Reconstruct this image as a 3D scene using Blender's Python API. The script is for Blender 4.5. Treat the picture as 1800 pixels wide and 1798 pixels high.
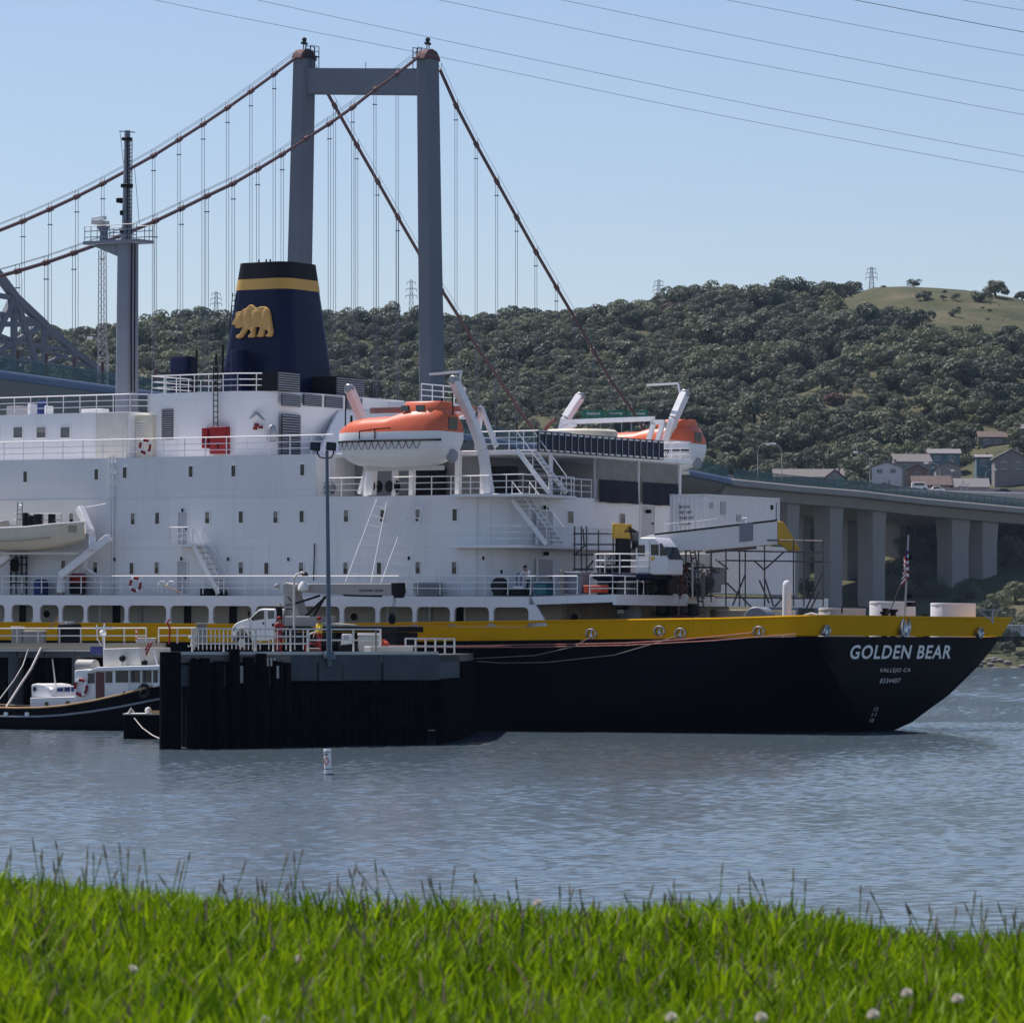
import bpy, math, random
import numpy as np
from mathutils import Vector, Matrix, noise
from mathutils.bvhtree import BVHTree

for o in list(bpy.data.objects):
    bpy.data.objects.remove(o, do_unlink=True)
scene = bpy.context.scene
COL = scene.collection
R = math.radians
random.seed(11)

# ------------------------------------------------------------------ camera, sky, sun, exposure
FOC, YH, CH = 7500.0, 1140.0, 4.3          # focal length and horizon row of the 1800 px photo, eye height above water
cam_d = bpy.data.cameras.new("camera")
cam = bpy.data.objects.new("camera", cam_d)
COL.objects.link(cam)
cam.location = (0, 0, CH)
cam.rotation_euler = (R(90), 0, 0)
cam_d.sensor_width = 36.0
cam_d.lens = 36.0 * FOC / 1800.0
cam_d.shift_y = (YH - 899.0) / 1800.0
cam_d.clip_start = 0.5
cam_d.clip_end = 20000
cam_d.dof.use_dof = True
cam_d.dof.focus_distance = 230.0
cam_d.dof.aperture_fstop = 26.0
scene.camera = cam

SUN_AZ, SUN_EL = R(140), R(60)              # direction towards the sun: angle from +X, elevation
sd = Vector((math.cos(SUN_AZ) * math.cos(SUN_EL), math.sin(SUN_AZ) * math.cos(SUN_EL), math.sin(SUN_EL)))
world = bpy.data.worlds.new("World")
scene.world = world
world.use_nodes = True
wn = world.node_tree
sky = wn.nodes.new("ShaderNodeTexSky")
sky.sky_type = 'NISHITA'
sky.sun_disc = False
sky.sun_elevation = SUN_EL
sky.sun_rotation = math.pi / 2 - SUN_AZ
sky.air_density = 1.0
sky.dust_density = 0.6
sky.ozone_density = 3.2
bg = wn.nodes["Background"]
bg.inputs["Strength"].default_value = 0.085
wn.links.new(sky.outputs[0], bg.inputs[0])
sun_d = bpy.data.lights.new("sun", 'SUN')
sun_d.energy = 4.2
sun_d.angle = R(0.53)
sun_d.color = (1.0, 0.955, 0.88)
sun = bpy.data.objects.new("sun", sun_d)
COL.objects.link(sun)
sun.rotation_euler = sd.to_track_quat('Z', 'Y').to_euler()
scene.view_settings.view_transform = 'Standard'
scene.view_settings.look = 'None'
scene.view_settings.gamma = 1.0
scene.view_settings.exposure = 0.44
scene.view_settings.use_white_balance = True
scene.view_settings.white_balance_temperature = 6500
scene.view_settings.white_balance_tint = 18
scene.render.engine = 'CYCLES'
scene.cycles.use_denoising = True
scene.cycles.max_bounces = 6
scene.cycles.transparent_max_bounces = 12

# ------------------------------------------------------------------ materials
MATS = {}
def new_mat(name):
    m = bpy.data.materials.new(name)
    m.use_nodes = True
    MATS[name] = m
    return m, m.node_tree, m.node_tree.nodes["Principled BSDF"]

def N(nt, kind, **kw):
    n = nt.nodes.new(kind)
    for k, v in kw.items():
        setattr(n, k, v)
    return n

def paint(name, rgb, rough=0.5, metal=0.0, var=0.10, scale=0.6, streak=0.0, streak_rgb=(0.16, 0.09, 0.05), bump=0.0, bscale=8.0, spec=0.5, fine=0.0):
    """Painted / plain surface: large tonal patches, optional vertical dirt or rust streaks, fine relief."""
    m, nt, p = new_mat(name)
    L = nt.links.new
    tc = N(nt, "ShaderNodeTexCoord")
    n1 = N(nt, "ShaderNodeTexNoise"); n1.inputs["Scale"].default_value = scale; n1.inputs["Detail"].default_value = 6
    L(tc.outputs["Object"], n1.inputs["Vector"])
    mr = N(nt, "ShaderNodeMapRange"); mr.inputs[1].default_value = 0.25; mr.inputs[2].default_value = 0.75
    mr.inputs[3].default_value = 1 - var; mr.inputs[4].default_value = 1 + var * 0.6
    L(n1.outputs["Fac"], mr.inputs[0])
    mul = N(nt, "ShaderNodeVectorMath", operation='SCALE'); mul.inputs[0].default_value = rgb
    L(mr.outputs[0], mul.inputs["Scale"])
    col = mul.outputs[0]
    if streak > 0:
        mp = N(nt, "ShaderNodeMapping"); mp.inputs["Scale"].default_value = (2.6, 2.6, 0.16)
        L(tc.outputs["Object"], mp.inputs[0])
        n2 = N(nt, "ShaderNodeTexNoise"); n2.inputs["Scale"].default_value = 1.0; n2.inputs["Detail"].default_value = 5; n2.inputs["Roughness"].default_value = 0.7
        L(mp.outputs[0], n2.inputs["Vector"])
        r2 = N(nt, "ShaderNodeMapRange"); r2.inputs[1].default_value = 0.56; r2.inputs[2].default_value = 0.80; r2.inputs[4].default_value = streak
        L(n2.outputs["Fac"], r2.inputs[0])
        mx = N(nt, "ShaderNodeMixRGB"); mx.inputs[2].default_value = (*streak_rgb, 1)
        L(r2.outputs[0], mx.inputs[0]); L(col, mx.inputs[1])
        col = mx.outputs[0]
    L(col, p.inputs["Base Color"])
    p.inputs["Roughness"].default_value = rough
    p.inputs["Metallic"].default_value = metal
    p.inputs["Specular IOR Level"].default_value = spec
    if bump > 0:
        n3 = N(nt, "ShaderNodeTexNoise"); n3.inputs["Scale"].default_value = bscale; n3.inputs["Detail"].default_value = 4
        L(tc.outputs["Object"], n3.inputs["Vector"])
        b = N(nt, "ShaderNodeBump"); b.inputs["Strength"].default_value = bump; b.inputs["Distance"].default_value = 0.05
        L(n3.outputs["Fac"], b.inputs["Height"]); L(b.outputs[0], p.inputs["Normal"])
    return m

paint("white", (0.78, 0.78, 0.78), 0.42, var=0.05, scale=0.35, streak=0.30, streak_rgb=(0.40, 0.31, 0.25), bump=0.35, bscale=0.8)
paint("white_dirty", (0.66, 0.63, 0.57), 0.6, var=0.12, scale=1.2, streak=0.4, streak_rgb=(0.36, 0.25, 0.17))
paint("white_plain", (0.80, 0.80, 0.79), 0.4, var=0.03)
paint("cream", (0.66, 0.60, 0.48), 0.5, var=0.08, scale=2, streak=0.25, streak_rgb=(0.35, 0.22, 0.12))
paint("door_grey", (0.45, 0.45, 0.47), 0.45, var=0.04)
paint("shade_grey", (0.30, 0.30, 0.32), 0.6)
paint("navy", (0.004, 0.009, 0.036), 0.42, var=0.12, scale=0.5, spec=0.18)
paint("hull_black", (0.0012, 0.0014, 0.0042), 0.55, var=0.25, scale=0.4, streak=0.25, streak_rgb=(0.004, 0.0045, 0.009), bump=0.1, bscale=0.6, spec=0.06)
paint("gold_band", (0.50, 0.29, 0.055), 0.45, var=0.06)
paint("bear_gold", (0.56, 0.32, 0.085), 0.5, var=0.12, scale=3)
paint("bulwark_yellow", (0.72, 0.36, 0.002), 0.6, spec=0.04, var=0.10, scale=0.5, streak=0.30, streak_rgb=(0.22, 0.13, 0.02))
paint("crane_yellow", (0.62, 0.36, 0.02), 0.45, var=0.1, scale=1.5)
paint("orange", (0.70, 0.135, 0.050), 0.38, var=0.06, scale=1.0)
paint("red", (0.25, 0.015, 0.017), 0.5, spec=0.2)
paint("red_orange", (0.72, 0.10, 0.03), 0.5)
paint("black", (0.010, 0.010, 0.012), 0.55, spec=0.15)
paint("tyre", (0.014, 0.014, 0.015), 0.8)
paint("rope_white", (0.55, 0.52, 0.47), 0.9)
paint("rope_red", (0.50, 0.20, 0.16), 0.9, var=0.5, scale=9)
paint("mast_grey", (0.17, 0.19, 0.23), 0.5, var=0.08)
paint("steel", (0.55, 0.55, 0.55), 0.25, metal=0.9, var=0.15, scale=4)
paint("pylon_grey", (0.16, 0.17, 0.19), 0.7)
paint("galv", (0.36, 0.37, 0.38), 0.45, metal=0.5, var=0.15, scale=4)
paint("scaffold_steel", (0.13, 0.12, 0.12), 0.55, metal=0.3, var=0.3, scale=6)
paint("deck_dark", (0.07, 0.085, 0.09), 0.8, var=0.2)
paint("louvre_grey", (0.22, 0.24, 0.28), 0.5)
paint("teal_box", (0.03, 0.20, 0.24), 0.5)
paint("blue_cover", (0.012, 0.030, 0.16), 0.7)
paint("navy_canvas", (0.006, 0.008, 0.024), 0.85, var=0.3, scale=2, bump=0.5, bscale=3)
paint("tan_canvas", (0.30, 0.27, 0.21), 0.8)
paint("raft_grey", (0.34, 0.33, 0.31), 0.6)
paint("maroon_door", (0.085, 0.018, 0.012), 0.45)
paint("wood_trim", (0.45, 0.27, 0.12), 0.5, var=0.2, scale=3)
paint("creosote", (0.0045, 0.0045, 0.006), 0.92, var=0.4, scale=1.5, streak=0.35, streak_rgb=(0.008, 0.008, 0.010), bump=0.6, bscale=5, spec=0.03)
paint("pier_concrete", (0.060, 0.074, 0.085), 0.9, var=0.3, scale=0.9, streak=0.6, streak_rgb=(0.045, 0.048, 0.05), bump=0.4, bscale=4)
paint("pier_deck", (0.15, 0.14, 0.125), 0.95, var=0.25, scale=1.2)
paint("kerb", (0.55, 0.53, 0.48), 0.9, var=0.15, scale=1.5)
paint("pipe_rail", (0.62, 0.61, 0.57), 0.45, var=0.12, scale=3, streak=0.2)
paint("lamp_blue", (0.085, 0.115, 0.155), 0.45)
paint("tower_concrete", (0.150, 0.165, 0.190), 0.9, var=0.12, scale=0.09, streak=0.18, streak_rgb=(0.10, 0.11, 0.125), bump=0.3, bscale=0.6)
paint("viaduct_concrete", (0.32, 0.30, 0.285), 0.9, var=0.10, scale=0.12, streak=0.35, streak_rgb=(0.18, 0.165, 0.16))
paint("girder_steel", (0.26, 0.27, 0.27), 0.7, var=0.06, scale=0.05)
paint("girder_edge", (0.105, 0.155, 0.25), 0.6, var=0.05, scale=0.05)
paint("cable_red", (0.13, 0.052, 0.042), 0.6, var=0.1, scale=0.2)
paint("hanger_grey", (0.13, 0.13, 0.15), 0.6)
paint("truss_grey", (0.14, 0.16, 0.19), 0.7, var=0.15, scale=0.2)
paint("rust_red", (0.10, 0.035, 0.03), 0.8)
paint("road", (0.32, 0.31, 0.30), 0.95)
paint("sign_green", (0.004, 0.16, 0.085), 0.5)
paint("glass_dark", (0.012, 0.016, 0.022), 0.12, var=0.3, scale=2)
paint("glass_mid", (0.10, 0.12, 0.13), 0.15, var=0.3, scale=2)
paint("bark", (0.06, 0.045, 0.035), 0.95, var=0.2, scale=2)
paint("roof_tan", (0.175, 0.162, 0.150), 0.9, var=0.1, scale=0.8)
paint("roof_grey", (0.20, 0.19, 0.19), 0.9, var=0.1, scale=0.8)
paint("roof_brown", (0.125, 0.092, 0.078), 0.9, var=0.15, scale=0.8)
paint("wall_beige", (0.26, 0.245, 0.225), 0.85)
paint("wall_mauve", (0.23, 0.20, 0.20), 0.85)
paint("wall_blue", (0.10, 0.17, 0.205), 0.8)
paint("wall_white", (0.55, 0.55, 0.56), 0.8)
paint("wall_salmon", (0.25, 0.16, 0.135), 0.8)
paint("hi_vis", (0.80, 0.22, 0.01), 0.7)
paint("hi_vis_yellow", (0.75, 0.50, 0.02), 0.7)
paint("skin", (0.36, 0.19, 0.13), 0.6)
paint("hair", (0.02, 0.014, 0.011), 0.7)
paint("shirt_white", (0.72, 0.72, 0.72), 0.8)
paint("trouser_dark", (0.02, 0.022, 0.03), 0.85)
paint("overall_red", (0.30, 0.020, 0.018), 0.8)
paint("rock", (0.16, 0.145, 0.13), 0.95, var=0.3, scale=0.8, bump=0.5)
paint("clover_white", (0.72, 0.66, 0.56), 0.8)
paint("seed_head", (0.22, 0.17, 0.10), 0.8, var=0.3, scale=40)

def plated(m, w=5.2, h=2.62, dark=0.86):
    nt = m.node_tree; L = nt.links.new; p = nt.nodes["Principled BSDF"]
    src_ = p.inputs["Base Color"].links[0].from_socket
    tc = N(nt, "ShaderNodeTexCoord"); sx = N(nt, "ShaderNodeSeparateXYZ"); L(tc.outputs["Object"], sx.inputs[0])
    ad = N(nt, "ShaderNodeMath", operation='ADD'); L(sx.outputs[0], ad.inputs[0]); L(sx.outputs[1], ad.inputs[1])
    cx = N(nt, "ShaderNodeCombineXYZ"); L(ad.outputs[0], cx.inputs[0]); L(sx.outputs[2], cx.inputs[1])
    br = N(nt, "ShaderNodeTexBrick"); L(cx.outputs[0], br.inputs["Vector"]); br.inputs["Scale"].default_value = 1.0
    br.inputs["Brick Width"].default_value = w; br.inputs["Row Height"].default_value = h; br.inputs["Mortar Size"].default_value = 0.018; br.inputs["Mortar Smooth"].default_value = 0.6
    br.inputs["Color1"].default_value = (1, 1, 1, 1); br.inputs["Color2"].default_value = (.955, .955, .965, 1); br.inputs["Mortar"].default_value = (dark, dark, dark, 1)
    mx = N(nt, "ShaderNodeMixRGB", blend_type='MULTIPLY'); mx.inputs[0].default_value = 1.0
    L(src_, mx.inputs[1]); L(br.outputs["Color"], mx.inputs[2]); L(mx.outputs[0], p.inputs["Base Color"])
plated(MATS["white"]); plated(MATS["bulwark_yellow"], 6.0, 4.0, .8)

def leafy(name, a, b, scale, trans=0.25, rnd=0.35, rough=0.55):
    """Foliage: colour varied per object and by position, with light passing through the leaves."""
    m, nt, p = new_mat(name)
    L = nt.links.new
    geo = N(nt, "ShaderNodeNewGeometry")
    oi = N(nt, "ShaderNodeObjectInfo")
    n1 = N(nt, "ShaderNodeTexNoise"); n1.inputs["Scale"].default_value = scale; n1.inputs["Detail"].default_value = 3
    L(geo.outputs["Position"], n1.inputs["Vector"])
    mr = N(nt, "ShaderNodeMapRange"); mr.inputs[1].default_value = 0.3; mr.inputs[2].default_value = 0.7
    L(n1.outputs["Fac"], mr.inputs[0])
    ad = N(nt, "ShaderNodeMath", operation='MULTIPLY_ADD'); ad.inputs[1].default_value = rnd
    L(oi.outputs["Random"], ad.inputs[0])
    sc_ = N(nt, "ShaderNodeMath", operation='MULTIPLY'); sc_.inputs[1].default_value = 1 - rnd
    L(mr.outputs[0], sc_.inputs[0]); L(sc_.outputs[0], ad.inputs[2])
    mx = N(nt, "ShaderNodeMixRGB"); mx.inputs[1].default_value = (*a, 1); mx.inputs[2].default_value = (*b, 1)
    L(ad.outputs[0], mx.inputs[0])
    L(mx.outputs[0], p.inputs["Base Color"])
    p.inputs["Roughness"].default_value = rough
    p.inputs["Specular IOR Level"].default_value = 0.15
    tr = N(nt, "ShaderNodeBsdfTranslucent")
    L(mx.outputs[0], tr.inputs[0])
    ms = N(nt, "ShaderNodeMixShader"); ms.inputs[0].default_value = trans
    out = nt.nodes["Material Output"]
    L(p.outputs[0], ms.inputs[1]); L(tr.outputs[0], ms.inputs[2]); L(ms.outputs[0], out.inputs[0])
    return m
leafy("leaf_oak", (0.042, 0.062, 0.044), (0.165, 0.186, 0.112), 0.03)
leafy("leaf_light", (0.092, 0.116, 0.064), (0.205, 0.218, 0.122), 0.05)
leafy("leaf_red", (0.11, 0.070, 0.058), (0.15, 0.098, 0.075), 0.2)
leafy("grass_green", (0.046, 0.118, 0.002), (0.270, 0.410, 0.006), 7.0, trans=0.45, rnd=0.0, rough=0.5)
leafy("grass_dry", (0.12, 0.10, 0.05), (0.22, 0.19, 0.10), 5.0, trans=0.3, rnd=0.0)

# ------------------------------------------------------------------ mesh building
class MB:
    def __init__(self):
        self.v = []; self.f = []
    def add(self, vs, fs):
        b = len(self.v)
        self.v += [Vector(x) for x in vs]
        self.f += [tuple(i + b for i in q) for q in fs]
        return self
    def box(self, a, b):
        x0, y0, z0 = (min(a[i], b[i]) for i in range(3)); x1, y1, z1 = (max(a[i], b[i]) for i in range(3))
        return self.add([(x0,y0,z0),(x1,y0,z0),(x1,y1,z0),(x0,y1,z0),(x0,y0,z1),(x1,y0,z1),(x1,y1,z1),(x0,y1,z1)],
                        [(0,3,2,1),(4,5,6,7),(0,1,5,4),(1,2,6,5),(2,3,7,6),(3,0,4,7)])
    def bar(self, p, q, w, h=None, up=(0,0,1)):
        """rectangular bar from p to q, w wide and h deep"""
        h = h or w
        p = Vector(p); q = Vector(q); d = (q - p).normalized(); up = Vector(up)
        if abs(d.dot(up)) > 0.98: up = Vector((0, 1, 0))
        x = d.cross(up).normalized() * w / 2; y = x.cross(d).normalized() * h / 2
        vs = [p-x-y, p+x-y, p+x+y, p-x+y, q-x-y, q+x-y, q+x+y, q-x+y]
        return self.add(vs, [(0,3,2,1),(4,5,6,7),(0,1,5,4),(1,2,6,5),(2,3,7,6),(3,0,4,7)])
    def tube(self, p, q, r, r2=None, n=6):
        return self.path([p, q], r, n, r2)
    def path(self, pts, r, n=6, r2=None, cap=True):
        pts = [Vector(p) for p in pts]; rings = []
        for i, p in enumerate(pts):
            d = (pts[min(i+1, len(pts)-1)] - pts[max(i-1, 0)]).normalized()
            up = Vector((0,0,1)) if abs(d.z) < 0.95 else Vector((0,1,0))
            x = d.cross(up).normalized(); y = x.cross(d)
            rr = r if r2 is None else r + (r2 - r) * i / (len(pts) - 1)
            rings.append([p + (x*math.cos(a) + y*math.sin(a))*rr for a in (2*math.pi*k/n for k in range(n))])
        return self.loft(rings, cap=cap)
    def loft(self, rings, closed=True, cap=True):
        n = len(rings[0]); vs = [v for r in rings for v in r]; fs = []
        for i in range(len(rings)-1):
            for k in range(n if closed else n-1):
                a = i*n+k; b = i*n+(k+1) % n
                fs.append((a, b, b+n, a+n))
        if cap and closed:
            fs.append(tuple(range(n-1, -1, -1))); fs.append(tuple((len(rings)-1)*n+k for k in range(n)))
        return self.add(vs, fs)
    def prism(self, poly, vec):
        vec = Vector(vec); poly = [Vector(p) for p in poly]; n = len(poly)
        return self.add(poly + [p+vec for p in poly], [tuple(range(n-1,-1,-1)), tuple(range(n,2*n))] + [(k,(k+1)%n,n+(k+1)%n,n+k) for k in range(n)])
    def lathe(self, c, prof, n=20, axis=(0,0,1)):
        c = Vector(c); ax = Vector(axis).normalized()
        x = ax.orthogonal().normalized(); y = ax.cross(x)
        return self.loft([[c + ax*h + (x*math.cos(a)+y*math.sin(a))*r for a in (2*math.pi*k/n for k in range(n))] for r, h in prof])
    def ball(self, c, r, n=10, sq=(1,1,1)):
        c = Vector(c); rings = []
        for i in range(n//2+1):
            a = math.pi*(i/(n//2)) * 0.98 + 0.01*math.pi
            rings.append([c + Vector((math.cos(2*math.pi*k/n)*math.sin(a)*r*sq[0], math.sin(2*math.pi*k/n)*math.sin(a)*r*sq[1], math.cos(a)*r*sq[2])) for k in range(n)])
        return self.loft(rings)
    def build(self, name, mat, parent=None, off=(0,0,0), smooth=35, bevel=0.0, kind=None, label=None):
        off = Vector(off)
        me = bpy.data.meshes.new(name)
        me.from_pydata([v - off for v in self.v], [], self.f)
        me.materials.append(MATS[mat] if isinstance(mat, str) else mat)
        fix_normals(me)
        if smooth:
            me.polygons.foreach_set("use_smooth", [True]*len(me.polygons))
            me.set_sharp_from_angle(angle=R(smooth))
        o = bpy.data.objects.new(name, me)
        COL.objects.link(o)
        if parent: o.parent = parent
        if bevel:
            md = o.modifiers.new("bevel", 'BEVEL'); md.width = bevel; md.segments = 2; md.limit_method = 'ANGLE'; md.angle_limit = R(40)
        if kind: o["kind"] = kind
        if label: o["label"] = label
        return o

def fix_normals(me):
    import bmesh
    bm = bmesh.new(); bm.from_mesh(me)
    bmesh.ops.recalc_face_normals(bm, faces=bm.faces)
    bm.to_mesh(me); bm.free()
    me.update()

def tag(o, label, cat, group=None):
    o["label"] = label; o["category"] = cat
    if group: o["group"] = group
    return o

def thing(name, label, cat, mat4=None, group=None):
    o = bpy.data.objects.new(name, None)
    o.empty_display_size = 0.3
    COL.objects.link(o)
    if mat4 is not None: o.matrix_world = mat4
    return tag(o, label, cat, group)

def T(v): return Matrix.Translation(Vector(v))
def copy_obj(o, parent=None, mat4=None):
    c = o.copy(); COL.objects.link(c)
    if parent is not None: c.parent = parent
    if mat4 is not None: c.matrix_basis = mat4
    return c

def text_geo(s, height, bold=0.022):
    """flat lettering as (verts2d, faces), lower left at the origin, capital height = height"""
    cu = bpy.data.curves.new("letters", 'FONT'); cu.body = s; cu.resolution_u = 3; cu.offset = bold; cu.space_character = 1.12
    ob = bpy.data.objects.new("letters", cu); COL.objects.link(ob)
    dg = bpy.context.evaluated_depsgraph_get()
    me = bpy.data.meshes.new_from_object(ob.evaluated_get(dg))
    vs = [v.co.xy.copy() for v in me.vertices]; fs = [tuple(p.vertices) for p in me.polygons]
    bpy.data.objects.remove(ob, do_unlink=True)
    x0 = min(v.x for v in vs); y0 = min(v.y for v in vs); y1 = max(v.y for v in vs)
    k = height / max(1e-6, y1 - y0)
    return [((v.x-x0)*k, (v.y-y0)*k) for v in vs], fs

# ------------------------------------------------------------------ surveying: sight lines of the photo met with planes of the place
def ray(px, py): return Vector(((px-900)/FOC, 1.0, (YH-py)/FOC))
def W(px, py, Y): return Vector((0, 0, CH)) + ray(px, py)*Y
TH, TRIM = R(34), 0.0095
SHIP = T((-20.9, 237, 0)) @ Matrix.Rotation(-TH, 4, 'Z') @ Matrix.Rotation(TRIM, 4, 'Y')
SINV = SHIP.inverted()
_o = SINV @ Vector((0, 0, CH)); _r3 = SINV.to_3x3()
def hit(px, py, ax, c):
    d = _r3 @ ray(px, py)
    return _o + d*((c - _o[ax])/d[ax])
def U(px, py, t): return hit(px, py, 1, t)      # on the fore-and-aft plane t (metres inboard of the near hull side)
def A(px, py, s): return hit(px, py, 0, s)      # on the athwartship plane s
# ------------------------------------------------------------------ water
def water():
    m, nt, p = new_mat("water")
    L = nt.links.new
    geo = N(nt, "ShaderNodeNewGeometry")
    p.inputs["Base Color"].default_value = (0.080, 0.114, 0.138, 1)
    p.inputs["Roughness"].default_value = 0.12
    p.inputs["IOR"].default_value = 1.33
    prev = None
    for sx, sy, dist, st in ((2.6, 2.2, 0.012, 1.0), (7.0, 6.0, 0.005, 1.0)):
        mp = N(nt, "ShaderNodeMapping"); mp.inputs["Scale"].default_value = (sx, sy, 1)
        mp.inputs["Rotation"].default_value = (0, 0, R(4))
        L(geo.outputs["Position"], mp.inputs[0])
        nz = N(nt, "ShaderNodeTexNoise"); nz.inputs["Scale"].default_value = 1.0; nz.inputs["Detail"].default_value = 4; nz.inputs["Distortion"].default_value = 0.3
        L(mp.outputs[0], nz.inputs["Vector"])
        b = N(nt, "ShaderNodeBump"); b.inputs["Strength"].default_value = st; b.inputs["Distance"].default_value = dist
        L(nz.outputs["Fac"], b.inputs["Height"])
        if prev: L(prev.outputs[0], b.inputs["Normal"])
        prev = b
    L(prev.outputs[0], p.inputs["Normal"])
    # real wavelets where the water lies near enough to show them, calm sheet beyond
    xs = np.concatenate([[-3000, -900, -300, -120, -60], np.arange(-40, 40.01, .22), np.arange(41, 140, 1.0), [160, 300, 900, 3000]])
    ys = np.concatenate([[28, 45], np.arange(56, 250, .2), np.arange(250, 420, .6), np.arange(422, 960, 2.4), [1000, 1100, 1800, 3000]])
    X, Y = np.meshgrid(xs, ys); Z = np.zeros_like(X); rg = np.random.default_rng(7); n = 70
    for k in range(n):
        lam = 0.40*(0.85/0.40)**(rg.random()**1.6); a = R(-90) + rg.normal(0, 1.0); kk = 2*np.pi/lam
        Z += SLOPE*math.sqrt(2/n)/kk*np.sin(kk*(np.cos(a)*X + np.sin(a)*Y) + rg.uniform(0, 6.28))
    gust = np.zeros_like(X)
    for k in range(14):
        a = rg.uniform(0, 6.28); kk = 2*np.pi/rg.uniform(14, 60); gust += np.sin(kk*(np.cos(a)*X*1.0 + np.sin(a)*Y*.6) + rg.uniform(0, 6.28))
    fade = np.clip((X+40.5)/4, 0, 1)*np.clip((140-X)/10, 0, 1)*np.clip((Y-50)/10, 0, 1)*np.clip((955-Y)/20, 0, 1)*(1 + np.clip((Y-250)/10, 0, 1)*.6 + np.clip((Y-420)/8, 0, 1)*3.0)*(1 + np.clip((X-40)/3, 0, 1)*.8)
    Z *= (1 + .16*gust/2.6)*fade
    V = np.stack([X, Y, Z], -1).reshape(-1, 3); nx = len(xs); idx = np.arange(len(ys)*nx).reshape(len(ys), nx)
    Fq = np.stack([idx[:-1, :-1], idx[:-1, 1:], idx[1:, 1:], idx[1:, :-1]], -1).reshape(-1, 4)
    me = bpy.data.meshes.new("water"); me.from_pydata(V.tolist(), [], Fq.tolist()); me.materials.append(m)
    me.polygons.foreach_set("use_smooth", [True]*len(me.polygons))
    o = bpy.data.objects.new("water", me); COL.objects.link(o); o["kind"] = "structure"
SLOPE = 0.108
water()

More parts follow.
